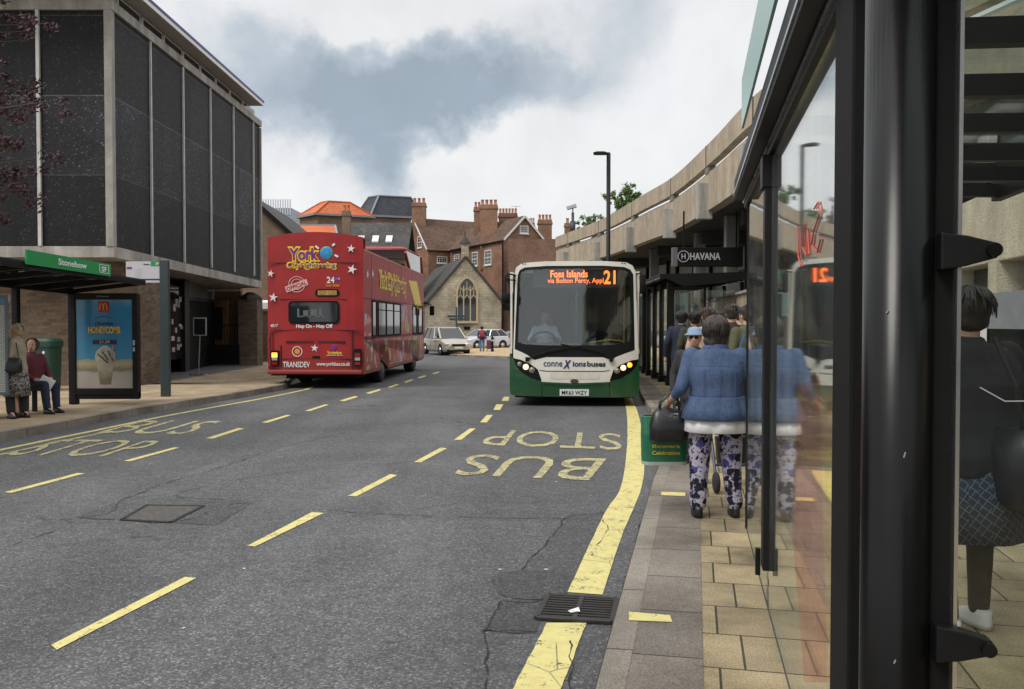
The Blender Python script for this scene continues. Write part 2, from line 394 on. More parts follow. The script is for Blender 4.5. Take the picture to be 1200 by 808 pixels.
    def prism(s, poly, vec):
        """planar polygon (3d points) extruded along vec"""
        vec = Vector(vec); a = [s.b.verts.new(Vector(p)) for p in poly]; b = [s.b.verts.new(Vector(p) + vec) for p in poly]; n = len(a)
        for q in (a[::-1], b): s.b.faces.new(q).material_index = s.mi
        for i in range(n): s.b.faces.new((a[i], a[(i + 1) % n], b[(i + 1) % n], b[i])).material_index = s.mi
        return s
    def lathe(s, prof, c=(0, 0, 0), seg=20, axis='Z', caps=True):
        rings = []
        for (r, h) in prof:
            rr = []
            for k in range(seg):
                a = 2 * math.pi * k / seg
                p = Vector((r * math.cos(a), r * math.sin(a), h))
                if axis == 'X': p = Vector((p.z, p.x, p.y))
                if axis == 'Y': p = Vector((p.x, p.z, p.y))
                rr.append(s.b.verts.new(p + Vector(c)))
            rings.append(rr)
        s._skin(rings, caps); return s
    def map(s, fn):
        for v in s.b.verts: v.co = Vector(fn(v.co))
        return s
    def xf(s, T): bmesh.ops.transform(s.b, matrix=T, verts=s.b.verts); return s
    def build(s, name, m=None, parent=None, loc=None, rz=0, smooth=False, bevel=0, **k):
        bmesh.ops.recalc_face_normals(s.b, faces=s.b.faces)
        me = bpy.data.meshes.new(name); s.b.to_mesh(me); s.b.free()
        for q in (s.mats or [m]): me.materials.append(q)
        if smooth: me.polygons.foreach_set('use_smooth', [True] * len(me.polygons))
        uvmap(me)
        o = bpy.data.objects.new(name, me); COL.objects.link(o)
        if parent: o.parent = parent
        if loc is not None: o.location = loc
        o.rotation_euler.z = rz
        if bevel:
            bv = o.modifiers.new('bevel', 'BEVEL'); bv.width = bevel; bv.segments = 2; bv.limit_method = 'ANGLE'; bv.angle_limit = R(40)
        if smooth == 'auto': 
            pass
        setp(o, **k); return o
def empty(name, loc=(0, 0, 0), rz=0, **k):
    o = bpy.data.objects.new(name, None); COL.objects.link(o); o.location = loc; o.rotation_euler.z = rz; o.empty_display_size = .2
    setp(o, **k); return o
def copy_tree(o, parent=None):
    c = o.copy(); COL.objects.link(c)
    if parent: c.parent = parent; c.matrix_parent_inverse = o.matrix_parent_inverse.copy()
    for ch in [x for x in o.children]: copy_tree(ch, c)
    return c
def fix(o, name, **k): pass
def remesh(mb, voxel, m, name, parent, smooth_it=3, disp=0, **k):
    """union overlapping lumps into one continuous skin"""
    bmesh.ops.recalc_face_normals(mb.b, faces=mb.b.faces)
    me = bpy.data.meshes.new(name); mb.b.to_mesh(me); mb.b.free()
    o = bpy.data.objects.new('tmp', me); TS.collection.objects.link(o)
    rm = o.modifiers.new('r', 'REMESH'); rm.mode = 'VOXEL'; rm.voxel_size = voxel; rm.use_smooth_shade = True
    if smooth_it:
        sm = o.modifiers.new('s', 'SMOOTH'); sm.iterations = smooth_it; sm.factor = .5
    dg = TS.view_layers[0].depsgraph; dg.update()
    nm = bpy.data.meshes.new_from_object(o.evaluated_get(dg)); nm.name = name
    bpy.data.objects.remove(o)
    if disp and voxel < .014:
        for v in nm.vertices:
            p = v.co; a = noise.noise(Vector((p.x * 9, p.y * 9, p.z * 5))) + .5 * noise.noise(Vector((p.x * 22, p.y * 22, p.z * 14)))
            v.co = p + v.normal * disp * a
    nm.materials.clear(); nm.materials.append(m)
    nm.polygons.foreach_set('use_smooth', [True] * len(nm.polygons))
    ob = bpy.data.objects.new(name, nm); COL.objects.link(ob)
    if parent: ob.parent = parent
    setp(ob, **k); return ob

# text as mesh -------------------------------------------------------------
def text_bm(txt, bold=0.0, extrude=0.0, shear=0, space=1.0):
    cu = bpy.data.curves.new('t', 'FONT'); cu.body = txt; cu.size = 1; cu.extrude = extrude; cu.offset = bold; cu.shear = shear; cu.space_character = space
    cu.resolution_u = 3
    o = bpy.data.objects.new('t', cu); TS.collection.objects.link(o)
    dg = TS.view_layers[0].depsgraph; dg.update()
    me = bpy.data.meshes.new_from_object(o.evaluated_get(dg)); bpy.data.objects.remove(o)
    mb = MB(); mb.b.from_mesh(me); bpy.data.meshes.remove(me)
    xs = [v.co.x for v in mb.b.verts]; ys = [v.co.y for v in mb.b.verts]
    return mb, min(xs), max(xs), min(ys), max(ys)
def text_map(name, txt, m, parent, fn, bold=0.01, ext=.5, shear=0, space=1.0, **k):
    """fn maps (u in 0..1, v in 0..1, w in -1..1) to a point"""
    mb, x0, x1, y0, y1 = text_bm(txt, bold, .01 if ext else 0, shear, space)
    for v in mb.b.verts:
        v.co = Vector(fn((v.co.x - x0) / (x1 - x0), (v.co.y - y0) / (y1 - y0), v.co.z * 100 * ext))
    for f in mb.b.faces: f.material_index = 0
    return mb.build(name, m, parent, **k)
def text_box(name, txt, m, parent, org, du, dv, th=.004, **k):
    """text filling the parallelogram org + u*du + v*dv"""
    org, du, dv = Vector(org), Vector(du), Vector(dv); n = du.cross(dv).normalized()
    return text_map(name, txt, m, parent, lambda u, v, w: org + du * u + dv * v + n * (w * th), ext=1, **k)
# ================================================================== SETTING
# ---- road sheet (with the gentle fall beyond the bend)
mb = MB()
ys = [-300, -20, 0, 10, 20, 30, 33, 36, 39, 42, 45, 48, 52, 60, 100, 300, 900]
for a, b in zip(ys, ys[1:]):
    mb.f([(-600, a, gz(a)), (600, a, gz(a)), (600, b, gz(b)), (-600, b, gz(b))])
bmesh.ops.remove_doubles(mb.b, verts=mb.b.verts, dist=.001)
road = mb.build('road', ASPH, kind='structure')

def poly_off(pts, d):
    """offset polyline to its right by d"""
    out = []
    for i, p in enumerate(pts):
        a = Vector(pts[max(i - 1, 0)]); b = Vector(pts[min(i + 1, len(pts) - 1)])
        t = (b - a).normalized(); out.append((p[0] + t.y * d, p[1] - t.x * d))
    return out
def dens(pts, step=.5):
    """smooth a polyline (Catmull-Rom) and resample"""
    P = [Vector(p) for p in pts]; out = []
    for i in range(len(P) - 1):
        p0, p1, p2, p3 = P[max(i - 1, 0)], P[i], P[i + 1], P[min(i + 2, len(P) - 1)]
        n = max(2, int((p2 - p1).length / step))
        for k in range(n):
            t = k / n
            out.append(.5 * ((2 * p1) + (p2 - p0) * t + (2 * p0 - 5 * p1 + 4 * p2 - p3) * t * t + (3 * p1 - p0 - 3 * p2 + p3) * t ** 3))
    out.append(P[-1]); return [tuple(p) for p in out]
def strip(name, pts, o0, o1, z0, z1, m, side=1, skirt=None, parent=None, **k):
    """ribbon between two offsets of a polyline, UV in metres along it; optional skirt down on the road side"""
    A, B = poly_off(pts, o0 * side), poly_off(pts, o1 * side)
    bm = bmesh.new(); uvl = bm.loops.layers.uv.new('UVMap'); s = 0
    S_ = [0]
    for p, q in zip(pts, pts[1:]): S_.append(S_[-1] + (Vector(q) - Vector(p)).length)
    for i in range(len(pts) - 1):
        def V(P, z, j): return bm.verts.new((P[j][0], P[j][1], z + gz(P[j][1])))
        qs = [((V(A, z0, i), (S_[i], o0)), (V(B, z1, i), (S_[i], o1)), (V(B, z1, i + 1), (S_[i + 1], o1)), (V(A, z0, i + 1), (S_[i + 1], o0)))]
        if skirt is not None:
            qs.append(((V(A, skirt, i), (S_[i], o0 - .15)), (V(A, z0, i), (S_[i], o0)), (V(A, z0, i + 1), (S_[i + 1], o0)), (V(A, skirt, i + 1), (S_[i + 1], o0 - .15))))
        for q in qs:
            f = bm.faces.new([x[0] for x in q])
            for l, x in zip(f.loops, q): l[uvl].uv = (x[1][1], x[1][0])
    bmesh.ops.remove_doubles(bm, verts=bm.verts, dist=.0005)
    bmesh.ops.recalc_face_normals(bm, faces=bm.faces)
    if sum(f.normal.z for f in bm.faces) < 0: bmesh.ops.reverse_faces(bm, faces=bm.faces)
    me = bpy.data.meshes.new(name); bm.to_mesh(me); bm.free(); me.materials.append(m)
    o = bpy.data.objects.new(name, me); COL.objects.link(o)
    if parent: o.parent = parent
    setp(o, **k); return o
PZ = .10
KR = dens([(-1.3, -4), (-.4, 0), (.365, 3.6), (1.36, 8.2), (1.66, 9.6), (2.32, 14), (2.72, 17.8), (3.06, 21), (3.2, 25), (2.9, 30), (2.2, 36), (.9, 42), (-.6, 45.5), (-2.3, 48.3), (-4, 52), (-5, 60)])
kr = strip('kerb', KR, 0, .125, PZ, PZ + .004, KERBM, 1, 0.0, kind='structure')
strip('edge_slabs', KR, .125, .44, PZ + .002, PZ + .004, GREYSLAB, 1, kind='structure')
strip('pavement', KR, .44, 16, PZ, PZ, TAN, 1, kind='structure')
# plaza beyond the bend
mb = MB(); pl = [( -2.5, 48.6), (-4.15, 52), (-5.1, 60), (-5.2, 75), (20, 75), (20, 40), (4, 41), (1.2, 42.5), (-.5, 46)]
fc = mb.f([(x, y, 0) for x, y in pl]); bmesh.ops.triangulate(mb.b, faces=[fc])
bmesh.ops.subdivide_edges(mb.b, edges=mb.b.edges, cuts=5, use_grid_fill=True)
mb.map(lambda c: (c.x, c.y, gz(c.y) + PZ + .012))
mb.build('plaza_paving', PLAZA, kind='structure')
# left pavement
KL = dens([(-8.6, -4), (-7.75, 4), (-7.05, 10.9), (-6.82, 12.8), (-6.62, 14.6), (-6.3, 16.4), (-5.98, 18), (-5.66, 20.2), (-5.62, 21.4), (-6.1, 23.5), (-6.6, 27), (-7, 34), (-7.6, 44), (-9, 52), (-14, 56)])
strip('left_kerb', KL, 0, .14, PZ + .02, PZ + .024, KERBM, -1, 0.0, kind='structure')
strip('left_pavement', KL, .14, 14, PZ + .02, PZ + .02, PAVE_L, -1, kind='structure')

# ---- painted markings (children of the road)
def paint(name, quads, m, z=.005):
    for q in quads:
        b = MB(); f = b.f([gnd(x, y) for x, y in q]); bmesh.ops.triangulate(b.b, faces=[f])
        b.map(lambda c: (c.x, c.y, gz(c.y) + z)); b.build(name, m, road)
paint('lane_dash', [
    [(60, 757), (217, 677), (230, 678.6), (66.5, 762.7)], [(290, 640.5), (365.5, 601), (379.6, 602), (299, 641.4)],
    [(407.5, 582), (457.5, 556.3), (465.5, 557.6), (417.7, 582.4)], [(485, 542), (516.4, 525.3), (524, 526), (493, 542.6)],
    [(532, 516), (550.5, 502.7), (557.6, 502.7), (540.4, 516)], [(562.5, 495.6), (570.5, 486.8), (577.6, 486.8), (570.5, 495.6)],
    [(578, 481), (581.6, 474.4), (590, 474.4), (586, 481)], [(588, 470.4), (590.4, 465.5), (597, 465.5), (595.7, 470.4)],
    [(5.3, 577.6), (90.8, 555), (99.7, 555.4), (13.3, 578.5)], [(144.9, 540.8), (203.8, 524.9), (210.4, 525.3), (152.8, 541.3)],
    [(241.4, 514.2), (279, 502.3), (286, 502.7), (249.4, 514.7)], [(306.5, 495.6), (335.8, 486.8), (341, 487.2), (313.6, 496)],
    [(357, 482), (381, 474.4), (385.4, 474.8), (363.2, 482.3)], [(397.7, 470), (415.4, 464.6), (420, 465.5), (403, 470.8)],
    [(428.7, 461), (444, 456.6), (447, 457.5), (433, 462)], [(454.4, 454), (465, 450.4), (468, 451.3), (457.5, 454.9)],
    [(473, 448.2), (482, 445), (485, 445.6), (476, 449)], [(489, 443), (497, 440.4), (500, 441), (492, 443.8)], [(506, 438.2), (513, 436), (516, 436.5), (509, 438.9)]], YEL)
# kerbside line by the near pavement, ribbon through measured pairs (interrupted by the drain)
def ribbon(name, L, Rr, m):
    b = MB()
    A = [gnd(*p) for p in L]; B = [gnd(*p) for p in Rr]
    A = [Vector(p) for p in dens([tuple(a.xy) for a in A], .15)]; B = [Vector(p) for p in dens([tuple(a.xy) for a in B], .15)]
    n = 60
    def samp(P, t):
        x = t * (len(P) - 1); i = min(int(x), len(P) - 2); return P[i].lerp(P[i + 1], x - i)
    for i in range(n):
        q = [samp(A, i / n), samp(B, i / n), samp(B, (i + 1) / n), samp(A, (i + 1) / n)]
        j = [.006 * noise.noise(Vector((p.x * 9, p.y * 9, 3))) for p in q]
        b.f([(p.x + k, p.y, .005) for p, k in zip(q, j)])
    b.build(name, m, road)
ribbon('kerbside_line', [(560, 880), (601, 808), (641, 731)], [(622, 880), (657, 808), (687, 731)], YEL)
ribbon('kerbside_line', [(665, 695), (709, 601), (728, 570), (735, 520), (734.5, 485), (731, 466)], [(706, 698), (731, 623), (752, 570), (755, 530), (749, 489), (740, 466)], YEL)
# far kerbside line on the left
b = MB(); LK = poly_off([p for p in KL if p[1] < 22], .52); LK2 = poly_off([p for p in KL if p[1] < 22], .62)
for i in range(len(LK) - 1): b.f([(*LK[i], .005), (*LK2[i], .005), (*LK2[i + 1], .005), (*LK[i + 1], .005)])
b.build('kerbside_line', YEL, road)
b = MB(); LK = poly_off([p for p in KL if p[1] < 13], .80); LK2 = poly_off([p for p in KL if p[1] < 13], .88)
for i in range(len(LK) - 1): b.f([(*LK[i], .005), (*LK2[i], .005), (*LK2[i + 1], .005), (*LK[i + 1], .005)])
b.build('kerbside_line', YELW, road)
def road_text(txt, o, eu, ev, c):
    """o: baseline start, eu: baseline end, ev: top of start, c: top of end (ground points)"""
    o, eu, ev, c = [Vector(p) for p in (o, eu, ev, c)]
    def fn(u, v, w):
        p = o * (1 - u) * (1 - v) + eu * u * (1 - v) + ev * (1 - u) * v + c * u * v
        return (p.x, p.y, .006)
    text_map('bus_stop_lettering', txt, YELW, road, fn, bold=.0, ext=0)
G2 = lambda x, y: tuple(gnd(x, y).xy)
road_text('BUS', G2(711, 538), G2(550.5, 533), G2(690, 564), G2(529, 557))
road_text('STOP', G2(726.4, 509), G2(579, 504), G2(730, 528.4), G2(561, 522))
road_text('STOP', (-6.2, 10.35), (-4.72, 10.2), (-6.25, 11.8), (-4.75, 11.65))
road_text('BUS', (-6.1, 12.45), (-4.75, 12.3), (-6.1, 14.1), (-4.72, 14.0))
# short yellow ticks on the edge slabs
for q in ([(737, 717), (785, 721), (788, 729), (737, 727)], [(775, 576.5), (803, 577.5), (803, 581.5), (775, 580.5)]):
    b = MB(); b.f([gnd(x, y, PZ + .007) for x, y in q]); b.build('yellow_tick', YEL, kr)
# patches, manhole, gutter grate
paint('asphalt_patch', [[(565, 739), (588, 704), (590, 703), (640, 705), (629, 741)]], PATCH, .003)
paint('asphalt_patch', [[(612, 667), (666, 607), (708, 601), (668, 690), (640, 696)]], PATCH2, .0025)
b = MB(); c0 = gnd(624, 685); b.f([(c0.x + .27 * math.cos(a) * (1 + .12 * math.sin(3 * a + 1)), c0.y + .30 * math.sin(a), .004) for a in [k * math.pi / 12 for k in range(24)]]); b.build('asphalt_patch', PATCH, road)
paint('asphalt_patch', [[(88, 607), (150, 583), (296, 590), (252, 616)]], PATCH2, .003)
IRON = M('cast_iron', (.045, .042, .04), .55, .6, .3, 12, bump=.4, bs=60)
SILT = M('drain_silt', (.02, .018, .015), .9)
def iron_tex():
    t = NT('iron_cover'); v = t.mapping(t.tc.outputs['Object'], (1, 1, 1)); k = t.vor(22, out='Distance')
    c = t.ramp(k, [(.15, (.15, .135, .12)), (.4, (.085, .08, .075))]); t.fin(c, .6, .3); t.bump(k, -.8, .01); return t.m
mq = [gnd(x, y) for x, y in [(143, 610), (172, 593), (238, 594), (200, 613)]]
mc = empty('manhole_cover', (0, 0, 0), label='rectangular iron manhole cover set in the middle of the asphalt road', cat='manhole cover')
b = MB(); b.f([(p.x, p.y, .007) for p in mq]); b.build('cover_plate', iron_tex(), mc)
b = MB()
for i in range(4):
    p, q = mq[i], mq[(i + 1) % 4]; b.bar((p.x, p.y, .006), (q.x, q.y, .006), .035, .008)
b.build('frame', IRON, mc)
gq = [gnd(x, y) for x, y in [(629, 727), (643, 700), (723, 705), (717, 732)]]
gr = empty('drain_grate', (0, 0, 0), label='cast iron gutter grate with bars across the yellow kerbside line', cat='drain grate')
b = MB(); b.f([(p.x, p.y, .0065) for p in gq]); b.build('gully', SILT, gr)
def bil(q, u, v): return q[0] * (1 - u) * (1 - v) + q[3] * u * (1 - v) + q[1] * (1 - u) * v + q[2] * u * v
b = MB()
for i in range(4):
    p, q = gq[i], gq[(i + 1) % 4]; b.bar((p.x, p.y, .012), (q.x, q.y, .012), .03, .02)
p, q = bil(gq, .5, 0), bil(gq, .5, 1); b.bar((p.x, p.y, .013), (q.x, q.y, .013), .028, .02)
b.build('frame', IRON, gr, bevel=.003)
b = MB()
for i in range(9):
    v = (i + .7) / 9.6
    p, q = bil(gq, .03, v), bil(gq, .97, v); b.bar((p.x, p.y, .012), (q.x, q.y, .012), .016, .018)
b.build('bars', IRON, gr, bevel=.003)
b = MB(); p = gnd(672, 722); b.box((p.x, p.y, .027), (.05, .035, .002), .4); b.f([(p.x - .02, p.y + .01, .03), (p.x + .03, p.y + .02, .042), (p.x + .035, p.y - .02, .03)])
b.build('paper_scrap', WHT, label='crumpled white scrap of paper lying on the drain grate', cat='litter')
# cracks and patch edges in the asphalt
CRK = M('crack_dark', (.018, .018, .018), .95)  # dark colour of the crack lines
for ci, pts in enumerate([[(0, 645), (30, 634), (72, 620)], [(93, 608), (130, 601), (146, 585), (190, 583), (290, 588)], [(240, 602), (275, 592), (296, 590)], [(93, 608), (150, 611), (200, 613), (245, 603)], [(146, 585), (200, 565), (250, 551), (330, 525), (405, 508)],
    [(612, 668), (640, 637), (666, 607), (690, 603), (708, 600)], [(566, 740), (588, 705)], [(566, 740), (570, 770), (573, 830)], [(380, 598), (430, 602), (520, 606), (664, 609)], [(566, 740), (600, 743), (628, 742)], [(588, 705), (620, 707), (643, 701)],
    [(762, 590), (748, 622), (745, 650), (732, 690)], [(701, 640), (712, 622), (708, 610)], [(668, 808), (672, 775), (664, 752)], [(208, 578), (330, 555), (450, 545), (530, 536)]]):
    G_ = dens([tuple(gnd(*p).xy) for p in pts], .04); b = MB(); prev = None
    for i in range(len(G_)):
        p = Vector(G_[i]); d = (Vector(G_[min(i + 1, len(G_) - 1)]) - Vector(G_[max(i - 1, 0)])).normalized(); n_ = Vector((-d.y, d.x))
        wv_ = noise.noise(Vector((p.x * 5, p.y * 5, ci))) * .03 + noise.noise(Vector((p.x * 22, p.y * 22, ci))) * .012
        hw_ = max(.001, .0035 + .007 * noise.noise(Vector((p.x * 9, p.y * 9, 7 + ci))))
        cur = (p + n_ * (wv_ + hw_), p + n_ * (wv_ - hw_))
        if prev: b.f([(*prev[0], .0052), (*prev[1], .0052), (*cur[1], .0052), (*cur[0], .0052)])
        prev = cur
    b.build('asphalt_crack', CRK, road)
# scattered litter flecks
for i, (x, y, c) in enumerate([(692, 581, (.5, .35, .05)), (652, 565, (.6, .6, .55)), (640, 668, (.7, .7, .7)), (586, 668, (.6, .6, .6)), (286, 667, (.6, .6, .6)), (215, 737, (.5, .5, .5)), (465, 553, (.4, .4, .4))]):
    p = gnd(x, y); b = MB(); b.f([(p.x + .013 * math.cos(a) * (1 + .4 * math.sin(2 * a + i)), p.y + .010 * math.sin(a), .0045) for a in [k * math.pi / 4 for k in range(8)]])
    b.build('road_fleck', M('fleck%d' % i, c, .8), road)

# ================================================================== LEFT CORNER BUILDING (flint panels)
bl = empty('office_building', (-9.1, 19.5, 0), label='two storey office block clad in black flint panels over a brown brick ground floor', cat='building')
O = Vector((-9.1, 19.5, 0))
def L(x, y, z): return (x - O.x, y - O.y, z)
XF, Y0, Y1 = -9.1, 19.5, 30.9
ZB0, ZT = 3.12, 8.92
def zb(y): return 3.12 - .22 * (y - Y0) / (Y1 - Y0)
# flint slab volume
b = MB()
b.prism([L(XF, Y0, zb(Y0) + .25), L(XF, Y1, zb(Y1) + .25), L(XF, Y1, ZT - .22), L(XF, Y0, ZT - .22)], (-22, 0, 0)); b.build('flint_cladding', FLINT, bl)
b = MB()
b.prism([L(XF + .04, Y0 - .04, zb(Y0)), L(XF + .04, Y1 + .04, zb(Y1)), L(XF + .04, Y1 + .04, zb(Y1) + .25), L(XF + .04, Y0 - .04, zb(Y0) + .25)], (-22, 0, 0))
b.build('floor_band', CONCW, bl)
b = MB(); b.bx(-22, .07, -.07, Y1 - Y0 + .07, ZT - .22, ZT); b.build('coping', CONCW, bl)
b = MB(); b.box((-.04, .02, (ZB0 + ZT) / 2 + .02), (.17, .16, ZT - ZB0 - .46)); b.build('corner_pilaster', CONCW, bl)
b = MB(); b.box((.0, Y1 - Y0, 5.95), (.13, .12, 5.4)); b.build('corner_pilaster', CONCW, bl)
pm = [at(x, 200, Y0).x - XF for x in (48,)]
for px_ in (47, -42, -130): b = MB(); X = at(px_, 200, Y0).x - XF; b.box((X, -.03, 6.05), (.075, .06, 5.35)); b.build('mullion', CONCM, bl)
for k in range(1, 6):
    y = (Y1 - Y0) * k / 5.9 + .1
    b = MB(); b.box((.022, (Y1 - Y0) * (k - .02) / 5.35 if k < 6 else 0, 6.0), (.045, .06, 5.4)); b.build('mullion', CONCM, bl)
# clerestory and oversailing roof
RZ = 9.22
b = MB(); b.bx(-21.5, -.10, .3, Y1 - Y0 - .2, ZT, RZ); b.build('clerestory_wall', M('clerestory_render', (.42, .42, .40), .7), bl)
for k in range(8):
    y0 = .5 + k * 1.32
    b = MB(); b.mat(WFR).bx(-.12, -.06, y0, y0 + 1.22, ZT + .01, RZ - .01); b.mat(DGL).bx(-.07, -.045, y0 + .07, y0 + 1.15, ZT + .05, RZ - .06); b.build('window', None, bl)
b = MB(); b.bx(-22, .40, -.9, Y1 - Y0 - 1.0, RZ, RZ + .13)
b.build('roof', M('soffit_grey', (.36, .36, .34), .7), bl)
b = MB(); b.bx(.40, .44, -.9, Y1 - Y0 - .95, RZ - .02, RZ + .12); b.bx(-22, .40, Y1 - Y0 - 1.0, Y1 - Y0 - .95, RZ - .02, RZ + .12); b.build('fascia', WHT, bl)
b = MB(); b.bx(.44, .46, -.9, Y1 - Y0 - .93, RZ + .09, RZ + .15); b.build('blue_trim', M('blue_trim', (.06, .05, .22), .5), bl)
# ground-floor brick: front part and return
b = MB(); b.bx(-22, .12, 1.0, 2.75, 0, ZB0 - .02); b.build('brick_wall', BRB, bl)
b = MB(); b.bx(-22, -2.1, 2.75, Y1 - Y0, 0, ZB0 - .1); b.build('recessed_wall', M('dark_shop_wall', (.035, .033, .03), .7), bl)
b = MB(); b.f([L(-12.5, 20.5, .126), L(-8.9, 20.5, .126), L(-8.9, 31, .126), L(-12.5, 31, .126)]); b.build('entrance_paving', M('dark_entrance_paving', (.10, .10, .105), .6), bl)
# shopfront along the recess (plane from S0 direction SD)
S0 = (-9.55, 22.3); SD = Vector((-.15, 1)).normalized()
def shop(s0, s1, z0, z1, d0, d1, m, name, par=bl, bev=0):
    b = MB(); c = Vector(S0) + SD * (s0 + s1) / 2; nrm = Vector((SD.y, -SD.x)); c = c + nrm * (d0 + d1) / 2
    b.box((c.x - O.x, c.y - O.y, (z0 + z1) / 2), (abs(d1 - d0), s1 - s0, z1 - z0), math.atan2(-SD.x, SD.y)); return b.build(name, m, par, bevel=bev)
sx = lambda px: on_plane(px, 400, S0, SD)[0]
W1 = shop(sx(197), sx(214), .55, 2.75, -.03, .0, DGL, 'shop_window')
shop(sx(196), sx(197.4), .12, 2.95, -.05, .05, BLK, 'frame', W1)
shop(sx(213.5), sx(219), .12, 2.95, -.05, .09, BLK, 'door_jamb')
D1 = shop(sx(219), sx(249), .12, 2.35, -.04, .0, BLKM, 'entrance_door')
shop(sx(219), sx(251), 2.35, 2.47, -.04, .06, BLK, 'door_head')
shop(sx(249), sx(251.5), .12, 2.35, -.04, .06, BLK, 'door_jamb')
shop(sx(214), sx(253), 2.47, 2.95, -.04, .03, M('shop_fascia', (.12, .115, .10), .6), 'fascia_board')
text_box('fascia_lettering', 'RYEDALE', WHT, bl, *[Vector(p) for p in (
    (S0[0] + SD.x * sx(225) - O.x + .06, S0[1] + SD.y * sx(225) - O.y, 2.6), (SD.x * (sx(243) - sx(225)), SD.y * (sx(243) - sx(225)), 0), (0, 0, .17))]) if False else None
shop(sx(253), sx(260.5), .12, 2.95, -.05, .12, CONCW, 'concrete_column')
shop(sx(260.5), sx(263), .12, 2.95, -.05, .05, BLK, 'downpipe')
# shop window contents
b = MB(); random.seed(3)
for k in range(16):
    s = random.uniform(sx(198), sx(213)); z = random.uniform(.8, 2.4); p = Vector(S0) + SD * s + Vector((SD.y, -SD.x)) * .015
    b.box((p.x - O.x, p.y - O.y, z), (.012, random.uniform(.1, .35), random.uniform(.06, .22)), math.atan2(-SD.x, SD.y))
b.build('window_print', M('display_items', (.42, .36, .33), .6, var=.9, vs=3), bl)
# passage beyond: timber door, iron gate, parked dark car behind, brick pier
b = MB(); b.bx(-12.5 - O.x, -9.9 - O.x, 31.2 - O.y, 31.4 - O.y, 0, 3.0); b.build('passage_wall', BRB, bl)
pd = empty('timber_door', (-11.1, 31.05, .12), label='varnished timber double door at the back of the passage', cat='door')
b = MB(); b.bx(-.75, .75, 0, .12, 0, 2.35); b.build('door_leaf', M('varnished_timber', (.28, .15, .06), .4, var=.3, vs=4), pd)
b = MB(); [b.bx(x, x + .42, -.02, 0, .9, 2.1) for x in (-.6, .16)]; b.build('glazing', DGL, pd)
gt = empty('iron_gate', (-10.25, 30.2, .12), label='black iron gate closing the passage beside the brick pier', cat='gate')
b = MB(); b.bx(-.7, .6, -.03, .0, .05, .75); b.build('gate_panel', BLKM, gt)
b = MB()
for k in range(11): b.box((-.65 + k * .12, -.015, 1.1), (.02, .02, .72))
b.bx(-.7, .6, -.03, 0, 1.42, 1.46); b.build('bars', BLKM, gt)
bp = empty('brick_pier', (-9.42, 30.75, .12), label='square brown brick pier with a dark stone cap beyond the shop entrance', cat='pier')
b = MB(); b.bx(-.34, .34, -.34, .34, 0, 2.35); b.build('shaft', BRB, bp)
b = MB(); b.loft([(0, 0, 2.35, .42, .42), (0, 0, 2.43, .42, .42), (0, 0, 2.47, .38, .38), (0, 0, 2.62, .12, .12)], 4, sq=2); b.xf(Matrix.Rotation(0, 4, 'Z')); b.build('cap', CONCD, bp)
lt = empty('strip_light', (-10.1, 29.9, 2.78), label='white strip light fixed under the soffit above the passage', cat='light')
b = MB(); b.bar((-.7, 0, 0), (.65, -.1, 0), .07); b.build('tube', WHT, lt, bevel=.01)
ra = empty('brick_boundary_wall', (-9.0, 34, 0), label='low red brown brick boundary wall beyond the pier', cat='wall')
b = MB(); b.bx(-2.5, .35, 0, .3, 0, 2.1); b.build('wall_face', BRR2, ra)
b = MB(); b.bx(-2.5, .4, -.05, .35, 2.1, 2.2); b.build('coping', CONCG, ra)
wc = empty('parked_van', (-10.6, 36.6, .0), label='white van glimpsed over the boundary wall', cat='van')
b = MB(); b.loft([(0, 0, .3, 2.2, .9), (0, 0, 1.2, 2.25, .95), (0, 0, 2.5, 2.1, .85), (0, 0, 2.6, 1.9, .7)], 16, sq=5); b.build('body', WHT, wc, smooth=False)

# ---- signboard in the entrance
sb = empty('sign_stand', (-9.05, 24.6, .126), label='slim grey A4 sign holder on a leaning pole in front of the shop doorway', cat='sign stand')
b = MB(); b.tube([(0, 0, 0), (.05, 0, 1.15)], .018); b.build('pole', CHR, sb)
b = MB(); b.box((0, 0, .012), (.45, .3, .024)); b.build('base', CHR, sb, bevel=.005)
b = MB(); b.box((.06, -.01, 1.4), (.38, .03, .52), 0); b.build('frame', M('grey_frame', (.35, .35, .35), .4), sb, bevel=.005)
b = MB(); b.box((.06, -.03, 1.4), (.32, .01, .46), 0); b.build('panel', BLKM, sb)

# ================================================================== gable brick building left of the tour bus
def house(name, corner, dg, wg, dl, ll, eave, ridge, wall, roofm, base=0, over=.25, verge=None, **k):
    """gable wall from corner along dg (width wg); length along dl. returns root, part helper"""
    root = empty(name, (corner[0], corner[1], base), **k)
    dg, dl = Vector((*dg, 0)).normalized(), Vector((*dl, 0)).normalized()
    e, r = eave - base, ridge - base
    b = MB(); b.prism([Vector(), dg * wg, dg * wg + Vector((0, 0, e)), dg * wg / 2 + Vector((0, 0, r)), Vector((0, 0, e))], dl * ll); b.build('wall', wall, root)
    b = MB(); u = Vector((0, 0, 1)); th = .16
    for s in (0, 1):
        p0 = (dg * wg if s else Vector()) + u * e; p1 = dg * wg / 2 + u * r; out = (p0 - p1).normalized() * over
        n = (p0 - p1).cross(dl).normalized(); n = n if n.z > 0 else -n
        a = p0 + out - dl * over * .6 + n * .02
        b.prism([a, p1 - dl * over * .6 + n * .02, p1 - dl * over * .6 + n * th, a + n * (th - .02)], dl * (ll + over * 1.2))
    rf = b.build('roof', roofm, root)
    if verge:
        b = MB()
        for s in (0, 1):
            p0 = (dg * wg if s else Vector()) + u * e; p1 = dg * wg / 2 + u * r
            b.bar(p0 - dl * (over * .6 + .03) + u * .0, p1 - dl * (over * .6 + .03) + u * .06, .06, .2)
        b.build('bargeboard', verge, root)
    return root, rf
